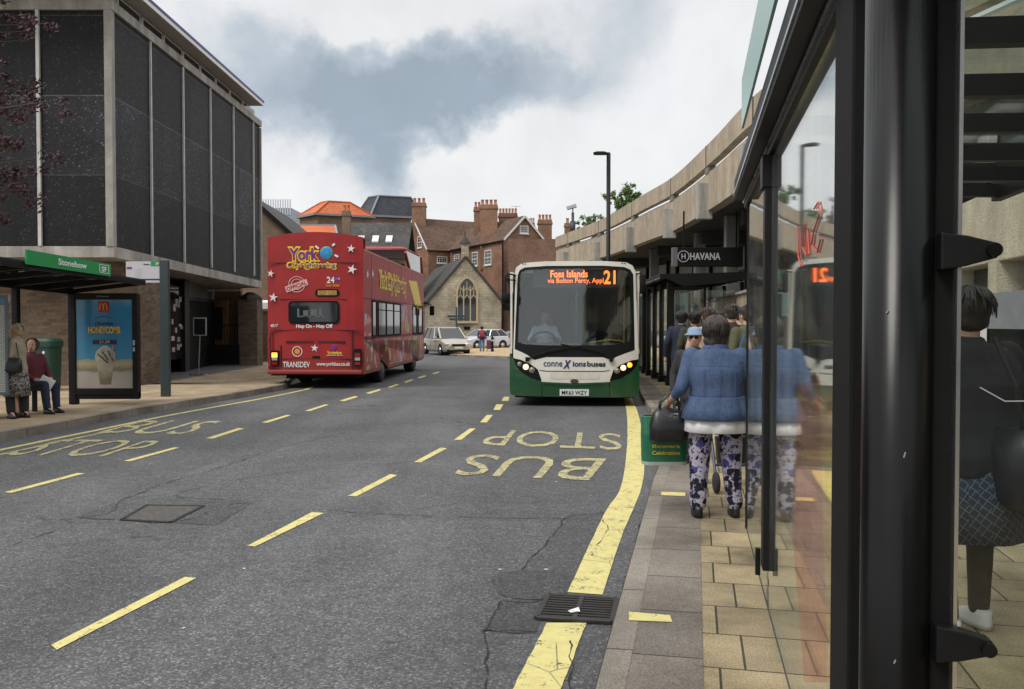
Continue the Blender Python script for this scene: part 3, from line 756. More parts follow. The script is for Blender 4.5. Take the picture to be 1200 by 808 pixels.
def face_frame(corner, base, d):
    d = Vector((*d, 0)).normalized()
    return dict(c=Vector((corner[0], corner[1], 0)), d=d, n=Vector((d.y, -d.x, 0)), base=base, root=Vector((corner[0], corner[1], base)))
def win_px(root, F, x0, y0, x1, y1, cols=3, rows=4, frame=WFR, out=.02, sill=True):
    """a sash window whose outline is measured on the photograph, set in the wall plane F"""
    s0, za = on_plane(x0, y0, F['c'].xy, F['d']); s1, zb_ = on_plane(x1, y1, F['c'].xy, F['d'])
    s0, s1 = sorted((s0, s1)); z0, z1 = sorted((za, zb_))
    def P(s, z, o): return F['c'] + F['d'] * s + F['n'] * o + Vector((0, 0, z)) - F['root']
    fw = min(.09, (s1 - s0) * .12)
    b = MB()
    def bar(sa, sb_, zA, zB, oa, ob): b.prism([P(sa, zA, oa), P(sb_, zA, oa), P(sb_, zB, oa), P(sa, zB, oa)], F['n'] * (ob - oa))
    bar(s0, s0 + fw, z0, z1, -.05, out + .03); bar(s1 - fw, s1, z0, z1, -.05, out + .03); bar(s0 + fw, s1 - fw, z0, z0 + fw, -.05, out + .03); bar(s0 + fw, s1 - fw, z1 - fw, z1, -.05, out + .03)
    for i in range(1, cols):
        s = s0 + (s1 - s0) * i / cols; bar(s - .02, s + .02, z0 + fw, z1 - fw, -.02, out + .01)
    for i in range(1, rows):
        z = z0 + (z1 - z0) * i / rows; t = .04 if i * 2 == rows else .02; bar(s0 + fw, s1 - fw, z - t, z + t, -.02, out + .012)
    if sill: bar(s0 - .06, s1 + .06, z0 - .12, z0, -.05, out + .08)
    w_ = b.build('window', frame, root)
    b = MB(); b.prism([P(s0 + fw * .5, z0 + fw * .5, 0), P(s1 - fw * .5, z0 + fw * .5, 0), P(s1 - fw * .5, z1 - fw * .5, 0), P(s0 + fw * .5, z1 - fw * .5, 0)], F['n'] * (out - .005))
    b.build('pane', DGL, w_)
def chimney(par, px0, px1, py_top, Y, h, wall=BRR, pots=3, depth=None, off=(0, 0, 0), parent_loc=None):
    c = at((px0 + px1) / 2, py_top, Y); wd = (px1 - px0) / 1000 * Y; dp = depth or wd * .8
    pl = parent_loc or par.location
    x, y, zt = c.x - pl[0], c.y - pl[1], c.z - pl[2]
    b = MB(); b.bx(x - wd / 2, x + wd / 2, y - dp / 2, y + dp / 2, zt - h, zt - .45); b.bx(x - wd / 2 - .08, x + wd / 2 + .08, y - dp / 2 - .08, y + dp / 2 + .08, zt - .45, zt - .28); b.bx(x - wd / 2 - .02, x + wd / 2 + .02, y - dp / 2 - .02, y + dp / 2 + .02, zt - .28, zt)
    ch = b.build('chimney', wall, par)
    for i in range(pots):
        b = MB(); xx = x - wd / 2 + wd * (i + .5) / pots; r = min(.2, wd / pots * .42)
        b.lathe([(r * .95, 0), (r, .1), (r * .85, .12), (r * .8, .5), (r * .95, .54), (r * .95, .62), (r * .6, .62)], (xx, y, zt), 10)
        b.build('chimney_pot', TERRA if i % 3 else M('buff_pot', (.33, .17, .1), .8), ch, smooth=True)
    return ch

gb, _ = house('brick_gable_building', (-19.4, 46), (1, .0), 8.8, (-.05, 1), 14, 5.3, 8.95, BRP, SLATE, label='pale brown brick building with a dark raking verge rising behind the tour bus', cat='building')
b = MB(); p = at(305, 242, 45.9) - gb.location; q = at(345, 278, 45.9) - gb.location; b.bar(p + Vector((0, -.1, 0)), q + Vector((0, -.1, 0)), .2, .22); b.build('bargeboard', BLKM, gb)

# ================================================================== distant roofs
def hip(name, cpx, cpy, Y, dl_, wl, dr, wr, top, inset, wall, roofm, down=9, **k):
    """near corner at pixel (eave point); dl_/dr directions away from it; hipped frustum roof"""
    c = at(cpx, cpy, Y); root = empty(name, (c.x, c.y, 0), **k)
    dl_, dr = Vector((*dl_, 0)).normalized(), Vector((*dr, 0)).normalized(); ez = c.z
    q = [Vector(), dr * wr, dr * wr + dl_ * wl, dl_ * wl]
    b = MB(); b.prism([p for p in q], (0, 0, ez - .02)); b.build('wall', wall, root)
    cen = (dr * wr + dl_ * wl) / 2
    lo = [p + (p - cen).normalized() * .35 + Vector((0, 0, ez)) for p in q]
    ii = inset / 2
    hi = []
    for sx_, sy_ in ((ii, ii), (1 - ii, ii), (1 - ii, 1 - ii), (ii, 1 - ii)): hi.append(dr * wr * sx_ + dl_ * wl * sy_ + Vector((0, 0, top)))
    b = MB(); b.prism(lo, (0, 0, .12)); lo2 = [p + Vector((0, 0, .12)) for p in lo]
    for i in range(4): b.f([lo2[i], lo2[(i + 1) % 4], hi[(i + 1) % 4], hi[i]])
    b.f(hi); rf = b.build('roof', roofm, root)
    b = MB()
    for i in range(4): b.bar(lo2[i], hi[i] + Vector((0, 0, .03)), .3, .12)
    for i in range(4): b.bar(hi[i], hi[(i + 1) % 4], .25, .15)
    b.build('ridge_capping', roofm if roofm is ORANGE else LEAD, rf)
    b = MB()
    for i in range(4): b.bar(lo[i] + Vector((0, 0, .02)), lo[(i + 1) % 4] + Vector((0, 0, .02)), .22, .24)
    b.build('gutter', LEAD, rf)
    return root
hip('slate_roofed_tower', 437, 253.5, 110, (-1, .9), 3.2, (1, .35), 6.5, 18.2, .35, BRP, SLATEB, label='square brick tower with a steep blue slate hipped roof', cat='building')
hip('orange_roofed_building', 371.5, 251.5, 96, (-1, 1.1), 4.0, (1, .45), 6.3, 15.6, .6, BRP, ORANGE, label='brown brick building with a big bright orange hipped roof', cat='building')
# low orange roof in front
c = at(325, 275, 84); lo_ = empty('orange_lean_roof_building', (c.x, c.y, 0), label='low building with a plain orange tiled slope just above the tour bus', cat='building')
b = MB(); b.bx(0, 5.6, 0, 6, 0, c.z - .1); b.build('wall', BRP, lo_)
b = MB(); b.prism([(-.3, -.3, c.z - .2), (5.9, -.3, c.z - .2), (5.0, 3.2, c.z + 1.1), (-.3, 3.2, c.z + 1.1)], (0, 0, .15)); b.build('roof', ORANGE, lo_)
b = MB(); b.bar((-.3, 3.2, c.z + 1.28), (5.0, 3.2, c.z + 1.28), .25, .18); b.bar((5.0, 3.2, c.z + 1.24), (5.9, -.3, c.z - .02), .22, .16); b.build('flashing', LEAD, lo_)
# slate roof with three skylights
c = at(404, 301, 80); sr = empty('slate_roofed_building', (c.x, c.y, 0), label='long building with a grey slate roof and three small skylights', cat='building')
zt_ = at(404, 263, 83.5).z
b = MB(); b.bx(0, 5.7, 0, 7, 0, c.z - .05); b.build('wall', BRR2, sr)
b = MB(); b.prism([(-.2, -.3, c.z - .15), (5.9, -.3, c.z - .15), (5.9, 3.5, zt_), (-.2, 3.5, zt_)], (0, 0, .15)); b.prism([(-.2, 7.3, c.z - .15), (5.9, 7.3, c.z - .15), (5.9, 3.52, zt_), (-.2, 3.52, zt_)], (0, 0, .15)); rf = b.build('roof', SLATE, sr)
for px_ in (423, 440, 456):
    p = at(px_, 280, 81.5) - sr.location; fz = (zt_ - c.z) / 3.8
    b = MB(); zc = c.z + (p.y + .3) * fz + .1; b.prism([(p.x - .3, p.y - .35, zc - .35 * fz), (p.x + .3, p.y - .35, zc - .35 * fz), (p.x + .3, p.y + .35, zc + .35 * fz), (p.x - .3, p.y + .35, zc + .35 * fz)], (0, -.05, .12))
    b.build('skylight', WFR, rf)
chimney(sr, 401.5, 410.5, 248, 80.5, 5, BRP, 2)
# metal-clad rooftop plant
c = at(303, 254, 120); mc_ = empty('metal_clad_building', (c.x, c.y, 0), label='pale grey metal clad building with an upright finned parapet', cat='building')
b = MB(); b.bx(-2, 4.6, 0, 6, 0, c.z + 1.2); b.build('wall', M('grey_cladding', (.33, .36, .42), .5), mc_)
b = MB()
for i in range(20): b.box((-2 + i * .34, -.05, c.z + 1.3), (.16, .1, 2.2))
b.build('fins', M('pale_fins', (.5, .53, .58), .45), mc_)
# ================================================================== houses
HA_d, HA_l = (-.5, .87), (.87, .5)
hA, hAr = house('red_brick_house', (-9.8, 100), HA_d, 8.2, HA_l, 10.5, 10.3, 14.3, BRR, RTILE, base=-.3, verge=WFR, label='brown tiled red brick house with a tall chimney on its left gable', cat='house')
FAg = face_frame((-9.8, 100), -.3, HA_d); FAg['n'] = Vector((-.87, -.5, 0))
FAl = face_frame((-9.8, 100), -.3, HA_l); 
win_px(hA, FAg, 477, 280, 481.8, 293, 2, 3); win_px(hA, FAg, 489.5, 278, 494.5, 290, 2, 4)
win_px(hA, FAl, 512, 300.5, 524, 309, 4, 3); 
chimney(hA, 483.5, 499, 238.5, 103.5, 6.5, BRR, 3)
HB_g, HB_l = (.89, .46), (-.46, .89)
hB, hBr = house('gabled_brick_house', (-.91, 88), HB_g, 4.95, HB_l, 13.8, 10.25, 12.75, BRR, RTILE, base=-.3, verge=WFR, label='tall red brick house with a steep gable facing the street and stacked chimneys', cat='house')
FBg = face_frame((-.91, 88), -.3, HB_g); FBl = face_frame((-.91, 88), -.3, HB_l); FBl['n'] = Vector((-.89, -.46, 0))
win_px(hB, FBg, 609, 264.5, 619, 274, 4, 3); win_px(hB, FBg, 600, 291.7, 611, 309.5, 3, 6); win_px(hB, FBg, 621, 293, 632, 306, 3, 4)
for q in ((568, 294, 576, 310), (553.5, 296.2, 560, 311.5), (532.5, 299, 538.3, 307), ): win_px(hB, FBl, *q, 2, 4)
chimney(hB, 563, 583, 241, 93, 7, BRR, 4); chimney(hB, 555.5, 563.5, 243.5, 97, 5, BRR, 2); chimney(hB, 584.5, 606, 251, 97, 3.0, BRR2, 6)
b = MB(); b.tube([(-.05, -.12, -.2), (-.05, -.12, 10.4)], .08); b.bar((-.1, -.1, 10.45), Vector((-.46, .89, 0)) * 13 + Vector((-.3, -.15, 10.45)), .14, .14); b.build('downpipe', BLKM, hB)
hC, hCr = house('small_brick_house', (3.7, 95), (.95, .3), 3.6, (-.3, .95), 8, 9.0, 10.9, BRR2, RTILE, base=-.3, label='small dark brick house with a tiled roof at the end of the terrace', cat='house')
FC = face_frame((3.7, 95), -.3, (.95, .3)); win_px(hC, FC, 642.5, 298, 651.5, 306, 3, 2)
chimney(hC, 630.5, 646.5, 258.5, 93, 6, BRR, 4); chimney(hC, 620, 626.5, 262, 99, 4, BRR, 3); 
hD, _ = house('far_brick_house', (5.4, 104), (1, .2), 4.4, (-.2, 1), 6, 9.6, 12.4, BRR2, RTILE, base=-.3, label='far red brick gable just showing beyond the concrete parapet', cat='house')
chimney(hD, 661.5, 668.5, 262, 103, 5, BRR, 1)
b = MB(); p = at(605, 247, 97) - hB.location; b.tube([(p.x, p.y, p.z - 1.2), (p.x, p.y, p.z + .5)], .03, 6); b.bar((p.x - .6, p.y, p.z + .45), (p.x + .5, p.y, p.z + .5), .03)
for k in range(6): b.bar((p.x - .5 + k * .19, p.y - .25, p.z + .47), (p.x - .5 + k * .19, p.y + .25, p.z + .47), .02)
b.build('aerial', LEAD, hB)
# ================================================================== church
cw, cl = 6.7, 17
cx0 = at(503.5, 354, 78)
dgv = Vector((math.cos(R(14)), math.sin(R(14)), 0)); dlv = Vector((-dgv.y, dgv.x, 0))
chu = empty('stone_church', (cx0.x, 78, -.3), label='small pale stone church with a traceried gable window and slate roof', cat='church')
e_, r_ = 4.05, 7.95
b = MB(); b.prism([Vector(), dgv * cw, dgv * cw + Vector((0, 0, e_)), dgv * cw / 2 + Vector((0, 0, r_)), Vector((0, 0, e_))], dlv * cl); b.build('wall', LIME, chu)
b = MB(); u = Vector((0, 0, 1))
for s in (0, 1):
    p0 = (dgv * cw if s else Vector()) + u * e_; p1 = dgv * cw / 2 + u * r_; d = (p0 - p1).normalized(); n = d.cross(dlv).normalized(); n = n if n.z > 0 else -n
    a = p0 + d * .3 + dlv * .28 + n * .02; b.prism([a, p1 + dlv * .28 + n * .02, p1 + dlv * .28 + n * .2, a + n * .18], dlv * cl)
b.build('roof', SLATE, chu)
b = MB()
for s in (0, 1):
    p0 = (dgv * cw if s else Vector()) + u * e_; p1 = dgv * cw / 2 + u * r_; d = (p0 - p1).normalized()
    b.bar(p0 + d * .35 + dlv * .05 + u * .08, p1 + u * .14 + dlv * .05, .32, .22)
b.build('gable_coping', M('sooty_stone', (.05, .045, .04), .9), chu)
b = MB(); c = dgv * cw / 2 + u * r_ + dlv * .3
b.bx(c.x - .33, c.x + .33, c.y - .2, c.y + .35, c.z - .3, c.z + 1.35); b.mat(LIME)
tb = b.build('bell_turret', LIME, chu)
b = MB(); b.loft([(c.x, c.y + .07, c.z + 1.35, .55, .5), (c.x, c.y + .07, c.z + 1.5, .5, .45), (c.x, c.y + .07, c.z + 1.75, .3, .3), (c.x, c.y + .07, c.z + 2.1, .07, .07), (c.x, c.y + .07, c.z + 2.5, .04, .04)], 8, sq=2); b.build('turret_cap', M('sooty_stone'), tb)
# pointed window with tracery
def arch(s0, s1, z0, zs, n=8):
    wd = s1 - s0; pts = [(s0, z0), (s1, z0)]
    for i in range(n + 1):
        a = i / n * R(62); pts.append((s0 + wd * 1.0 * math.cos(a) if False else s1 - wd * (1 - math.cos(a)) , zs + wd * .88 * math.sin(a) / math.sin(R(62)) * .98))
    apex = pts[-1]
    L_ = [(s0 + s1 - x, z) for x, z in pts[2:]][::-1]
    m_ = (s0 + s1) / 2
    Rr = [(x, z) for x, z in pts[2:] if x >= m_ - .001]; Lr = [(s0 + s1 - x, z) for x, z in Rr][::-1]
    return pts[:2] + Rr + Lr
FCh = dict(c=Vector((cx0.x, 78, 0)), d=dgv)
ws0, wz0 = on_plane(535.2, 376.5, FCh['c'].xy, dgv); ws1, wz1 = on_plane(558.8, 326, FCh['c'].xy, dgv)
wz0 += .3; wz1 += .3
def CP(s, z, o=0): return dgv * s + u * z - dlv * o
ap = arch(ws0, ws1, wz0, wz1 - (ws1 - ws0) * .80)
b = MB(); b.prism([CP(s, z, .03) for s, z in ap], dlv * .02); cwn = b.build('church_window', DGL, chu)
b = MB()
for (s, z), (s2, z2) in zip(ap[1:], ap[2:] + ap[:1]): b.bar(CP(s, z, .08), CP(s2, z2, .08), .16, .2, up=-dlv)
b.bar(CP(ws0 - .1, wz0 - .1, .12), CP(ws1 + .1, wz0 - .1, .12), .2, .22)
b.build('stone_surround', M('pale_dressed_stone', (.45, .36, .22), .9), cwn)
b = MB(); W_ = ws1 - ws0; zs = wz1 - W_ * .95
for k in (1, 2): b.bar(CP(ws0 + W_ * k / 3, wz0, .07), CP(ws0 + W_ * k / 3, zs + W_ * .55, .07), .10, .10, up=-dlv)
for k in range(3):
    a0, a1 = ws0 + W_ * k / 3, ws0 + W_ * (k + 1) / 3; m_ = (a0 + a1) / 2
    for z in (zs - .15, zs + .55):
        b.bar(CP(a0, z, .07), CP(m_, z + .38, .07), .07, .08, up=-dlv); b.bar(CP(m_, z + .38, .07), CP(a1, z, .07), .07, .08, up=-dlv)
for k in range(1, 6): 
    if k % 2: b.bar(CP(ws0 + W_ * k / 6, zs + .3, .07), CP(ws0 + W_ * k / 6, zs + (.9 if k == 3 else .6) + .55, .07), .06, .08, up=-dlv)
b.build('tracery', M('pale_dressed_stone'), cwn)
b = MB(); b.box(CP((ws0 + ws1) / 2, wz0 - .65, .05), (.55, .08, .3), R(14)); b.build('plaque', BLKM, chu)
# dark link building right of the church
lk = empty('dark_side_building', (-.35, 80.5, -.3), label='narrow dark brick building with a black wall box beside the church', cat='building')
b = MB(); b.bx(0, 5, 0, 6, 0, 9.9); b.build('wall', BRR2, lk)
b = MB(); b.bx(-.55, .25, -.5, .02, 3.2, 4.1); b.build('wall_box', BLKM, lk, bevel=.03)
b = MB(); b.tube([(.1, -.1, 4.2), (.1, -.1, 6.4)], .06); b.tube([(.1, -.1, 6.3), (-.2, -.3, 6.5), (.3, -.5, 6.3)], .05); b.build('downpipe', BLKM, lk)
ln = empty('wall_lantern', (-.2, 79.9, 5.3), label='black street lantern on a bracket beside the church gable', cat='lantern')
b = MB(); b.loft([(0, 0, 0, .14, .14), (0, 0, .5, .26, .26), (0, 0, .55, .3, .3), (0, 0, .75, .1, .1), (0, 0, .9, .03, .03)], 6); b.build('lamp_shade', BLKM, ln)
b = MB(); b.tube([(0, .1, .9), (0, .5, .8)], .03); b.build('bracket', BLKM, ln)

# ================================================================== RIGHT: elevated concrete deck building
def curve_pts(extra=False):
    P = [(9.2, -8), (8.6, 0), (7.2, 8), (5.9, 13.6), (5.22, 17.75), (5.33, 22.9), (5.36, 28.4), (5.0, 32.2), (4.14, 40.2), (2.45, 48.3)]
    return dens(P, .8)
CV = curve_pts()
dk = empty('concrete_deck_building', (5.2, 18, 0), label='raised concrete deck building with a curving double banded parapet over the pavement', cat='building')
DO = Vector((5.2, 18, 0))
def wall_ribbon(name, pts, z0, z1, th, m, par, O_):
    b = MB(); B = poly_off(pts, th)
    for i in range(len(pts) - 1):
        a0, a1, c0, c1 = [Vector((*p, 0)) - O_ for p in (pts[i], pts[i + 1], B[i], B[i + 1])]
        def Z(p, z): return (p.x, p.y, z)
        b.f([Z(a0, z0), Z(a1, z0), Z(a1, z1), Z(a0, z1)]); b.f([Z(c0, z0), Z(c0, z1), Z(c1, z1), Z(c1, z0)])
        b.f([Z(a0, z1), Z(a1, z1), Z(c1, z1), Z(c0, z1)]); b.f([Z(a0, z0), Z(c0, z0), Z(c1, z0), Z(a1, z0)])
    for i in (0, -1):
        a0, c0 = Vector((*pts[i], 0)) - O_, Vector((*B[i], 0)) - O_; b.f([(a0.x, a0.y, z0), (c0.x, c0.y, z0), (c0.x, c0.y, z1), (a0.x, a0.y, z1)])
    bmesh.ops.remove_doubles(b.b, verts=b.b.verts, dist=.0005)
    return b.build(name, m, par)
wall_ribbon('upper_parapet', CV, 5.93, 6.5, .22, CONC, dk, DO)
wall_ribbon('lower_parapet', poly_off(CV, .04), 4.72, 5.74, .3, CONC, dk, DO)
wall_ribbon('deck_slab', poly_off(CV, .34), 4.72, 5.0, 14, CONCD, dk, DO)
wall_ribbon('gap_rail', poly_off(CV, .16), 5.80, 5.845, .05, M('galvanised_rail', (.55, .56, .57), .4, .5), dk, DO)
wall_ribbon('gap_backing', poly_off(CV, .5), 5.2, 5.86, .1, M('pale_gap_panel', (.33, .33, .32), .6), dk, DO)
# panel joints and spacer blocks
def cv_at(y):
    for p, q in zip(CV, CV[1:]):
        if p[1] <= y <= q[1]:
            t = (y - p[1]) / (q[1] - p[1]); d = (Vector(q) - Vector(p)).normalized(); return Vector((p[0] + (q[0] - p[0]) * t, y)), d
for y in (2, 7.5, 13, 18.5, 23.6, 28.8, 34.3, 40.5, 46):
    p, d = cv_at(y); b = MB(); rz = math.atan2(-d.x, d.y); nrm = Vector((d.y, -d.x))
    c = p + nrm * .12 - DO.xy; b.box((c.x, c.y, 5.835), (.2, .45, .19), rz); b.build('spacer_block', CONCG, dk)
    c = p - nrm * .10 - DO.xy; b = MB(); b.box((c.x + .06, c.y, 4.98), (.42, .22, 1.0), rz); b.build('fin_bracket', CONCW, dk, bevel=.02)
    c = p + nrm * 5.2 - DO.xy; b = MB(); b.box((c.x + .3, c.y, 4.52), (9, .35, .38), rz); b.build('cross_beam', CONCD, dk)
    for j in (0.0,):
        c = p - nrm * .003 - DO.xy; b = MB(); b.box((c.x + .0, c.y + .0, 6.215), (.02, .03, .57), rz); b.build('panel_joint', BLKM, dk)
# recessed ground floor with shopfronts
GF = [(8.8, 14), (8.7, 22), (8.4, 30), (7.5, 38), (5.4, 46)]
GFd = dens(GF, 1.0)
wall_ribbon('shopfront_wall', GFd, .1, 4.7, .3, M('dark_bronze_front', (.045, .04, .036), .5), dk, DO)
wall_ribbon('teal_glazing', poly_off(GFd, -.06), 2.0, 3.35, .05, M('teal_glass', (.10, .26, .24), .15, var=.35, vs=1.5), dk, DO)
wall_ribbon('pale_fascia', poly_off([p for p in GFd if p[1] > 24], -.09), 3.55, 4.35, .05, M('pale_fascia', (.27, .27, .25), .6), dk, DO)
for y in range(16, 46, 2):
    for p, q in zip(GFd, GFd[1:]):
        if p[1] <= y < q[1]:
            b = MB(); d = Vector(q) - Vector(p); c = Vector(p) - DO.xy; b.box((c.x - .16, c.y, 2.9), (.12, .12, 3.2), math.atan2(-d.x, d.y)); b.build('mullion', BLKM, dk)
for (x, y) in ((6.3, 24.6), (6.4, 29.2), (5.9, 35.5), (4.6, 42)): b = MB(); b.box((x - DO.x, y - DO.y, 2.4), (.34, .34, 4.6)); b.build('column', CONCG, dk)
# low ramp wall between pavement and shopfronts
rw = empty('ramp_wall', (5.15, 17.5, .1), label='low buff concrete ramp wall with a pale blue board behind the second bus shelter', cat='wall')
ra_, rb_ = Vector((0, 0, 0)), Vector((2.3, 17.5, 0))
b = MB(); b.bar(ra_ + u * 1.1, rb_ + u * 1.1, .25, 2.2); b.build('wall_face', CONC, rw)
b = MB(); b.bar(ra_ + u * 2.23, rb_ + u * 2.23, .35, .06); b.build('coping', CONCW, rw)
b = MB(); b.bar(ra_.lerp(rb_, .45) + Vector((-.16, 0, 1.3)), rb_ + Vector((-.16, 0, 1.3)), .04, 1.7); b.build('blue_board', M('pale_blue_board', (.34, .40, .44), .5), rw)
# nightclub sign
hv = empty('hanging_sign', (5.72, 23.4, 3.45), label='black box sign with white HAVANA lettering under the concrete deck', cat='sign')
b = MB(); b.bx(-1.19, .60, 0, .25, -.27, .25); b.build('sign_box', BLKM, hv, bevel=.01)
b = MB(); b.bx(-1.32, -1.19, .02, .23, -.27, .25); b.build('end_panel', M('grey_sign_end', (.12, .12, .12), .4), hv)
b = MB(); [b.bar((x, .12, .25), (x, .12, 1.25), .04) for x in (-1.0, .45)]; b.build('hanger', BLKM, hv)
SGN = M('sign_white', (.42, .42, .42), .5)
text_box('lettering', 'HAVANA', SGN, hv, (-.85, -.012, -.10), (.83, 0, 0), (0, 0, .20), .006, bold=.02)
b = MB()
for k in range(32):
    a0, a1 = 2 * math.pi * k / 32, 2 * math.pi * (k + 1) / 32
    b.bar((-1.03 + .15 * math.cos(a0), -.012, .0 + .15 * math.sin(a0)), (-1.03 + .15 * math.cos(a1), -.012, .0 + .15 * math.sin(a1)), .02, .022, up=(0, 1, 0))
b.build('logo_ring', SGN, hv); text_box('logo_letter', 'H', SGN, hv, (-1.085, -.012, -.075), (.11, 0, 0), (0, 0, .15), .006)

# ---- unseen brick block added behind the viewpoint to darken reflections in the glass
bk1 = empty('reflection_block', (-.5, -24, 0), label='unseen brown brick block added behind the viewpoint to darken glass reflections', cat='building')
b = MB(); b.bx(0, 22, -10, 0, 0, 11); b.build('wall', BRB, bk1)
for k in range(6):
    for z in (1.2, 4.6, 7.8): b = MB(); b.bx(1.2 + k * 3.4, 3.0 + k * 3.4, -.02, .03, z, z + 1.9); b.build('window', DGL, bk1)
# ---- pebbled wall of the building beside the shelter
D2 = Vector((.205, .979)); N2 = Vector((-.979, .205))
rwll = empty('shop_building', (3.28, 0, 0), label='building beside the pavement with pebbled concrete band, grey lintel and dark brick base', cat='building')
def w2(s0, s1, z0, z1, d, m, name, par=rwll, bev=0, th=.3):
    b = MB(); c = D2 * (s0 + s1) / 2 + N2 * (d - th / 2); b.box((c.x, c.y, (z0 + z1) / 2), (th, s1 - s0, z1 - z0), math.atan2(-D2.x, D2.y)); return b.build(name, m, par, bevel=bev)
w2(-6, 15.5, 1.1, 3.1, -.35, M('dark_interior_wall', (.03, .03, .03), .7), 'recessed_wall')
for k in range(10): w2(-6 + k * 2.15, -6 + (k + 1) * 2.15 - .025, 2.27, 3.06, 0, CONCP, 'parapet_panel', bev=.012)
w2(-6, 15.5, 1.55, 1.93, .05, M('grey_painted_lintel', (.20, .215, .23), .6, bump=.2, bs=20), 'lintel')
w2(-6, 15.5, 1.06, 1.12, .06, CONCW, 'window_sill')
w2(-6, 15.5, .05, 1.06, .0, BRG, 'brick_base')
for s in (-2, 2.6, 5, 6.35, 7.55, 9.3, 11, 13): w2(s, s + .28, 1.93, 2.27, .02, CONCP, 'stub_column')
for s in (-3, 0, 3, 5.5, 8.1, 10.6, 13.1): w2(s, s + .07, 1.12, 1.55, -.2, BLK, 'window_mullion')
w2(-6, 15.5, 1.12, 1.55, -.26, DGL, 'window_glass'); w2(-6, 15.5, 1.93, 2.27, -.26, DGL, 'window_glass')
s_, z_ = on_plane(1157, 385, (3.28, 0), D2)
nb = w2(s_ - .2, s_ + .15, z_ - .16, z_ + .2, .16, WHT, 'notice_box', bev=.01, th=.1)
# ================================================================== VEHICLES
def star(n=5, r=.1, r2=.042, rot=.2):
    return [((r if i % 2 == 0 else r2) * math.sin(rot + i * math.pi / n), (r if i % 2 == 0 else r2) * math.cos(rot + i * math.pi / n)) for i in range(2 * n)]
def wheel(parent, c, r, wdt, rimm=CHR, side=1, name='wheel'):
    """axis along X; c is the outer face centre"""
    b = MB(); x0 = -wdt * side
    pr = [(r * .62, 0), (r * .70, .012 * side), (r * .93, .006 * side), (r, -.03 * side), (r, x0 + .03 * side), (r * .9, x0), (r * .3, x0)]
    b.lathe([(q, h) for q, h in pr], c, 28, 'X', caps=False); t = b.build(name, RUB, parent, smooth=True)
    b = MB(); b.lathe([(r * .63, .004 * side), (r * .60, -.02 * side), (r * .52, -.05 * side), (r * .30, -.045 * side), (r * .26, .0), (r * .20, .02 * side), (r * .02, .022 * side)], c, 24, 'X')
    ri = b.build('rim', rimm, t, smooth=True)
    b = MB()
    for k in range(8):
        a = 2 * math.pi * k / 8; b.lathe([(r * .045, -.04 * side), (r * .045, -.005 * side), (.002, -.003 * side)], (c[0], c[1] + r * .36 * math.cos(a), c[2] + r * .36 * math.sin(a)), 8, 'X')
    b.build('wheel_nuts', CHR if rimm is not CHR else BLKM, t)
    return t
def m_red():
    t = NT('bus_red'); f = t.noise(1.2, 5); g = t.noise(14, 4)
    c = t.ramp(f, [(.3, (.27, .016, .019)), (.7, (.37, .022, .024))])
    c = t.mix(t.math('MULTIPLY', t.ramp(g, [(.45, 0), (.75, 1)]), .18), c, (.14, .035, .03))
    sx_ = t.node('ShaderNodeSeparateXYZ'); t.l.new(t.tc.outputs['Object'], sx_.inputs[0])
    lowdirt = t.ramp(sx_.outputs[2], [(.35, .4), (.9, 0)])
    c = t.mix(lowdirt, c, (.13, .06, .045)); t.fin(c, .42, spec=.4); t.bump(t.noise(1.5, 2), .08, .02); return t.m
RED = m_red()
WSH = M('livery_white', (.72, .72, .70), .4, var=.05); YLV = M('livery_yellow', (.80, .58, .02), .4, var=.06); PUR = M('livery_purple', (.18, .02, .22), .4)
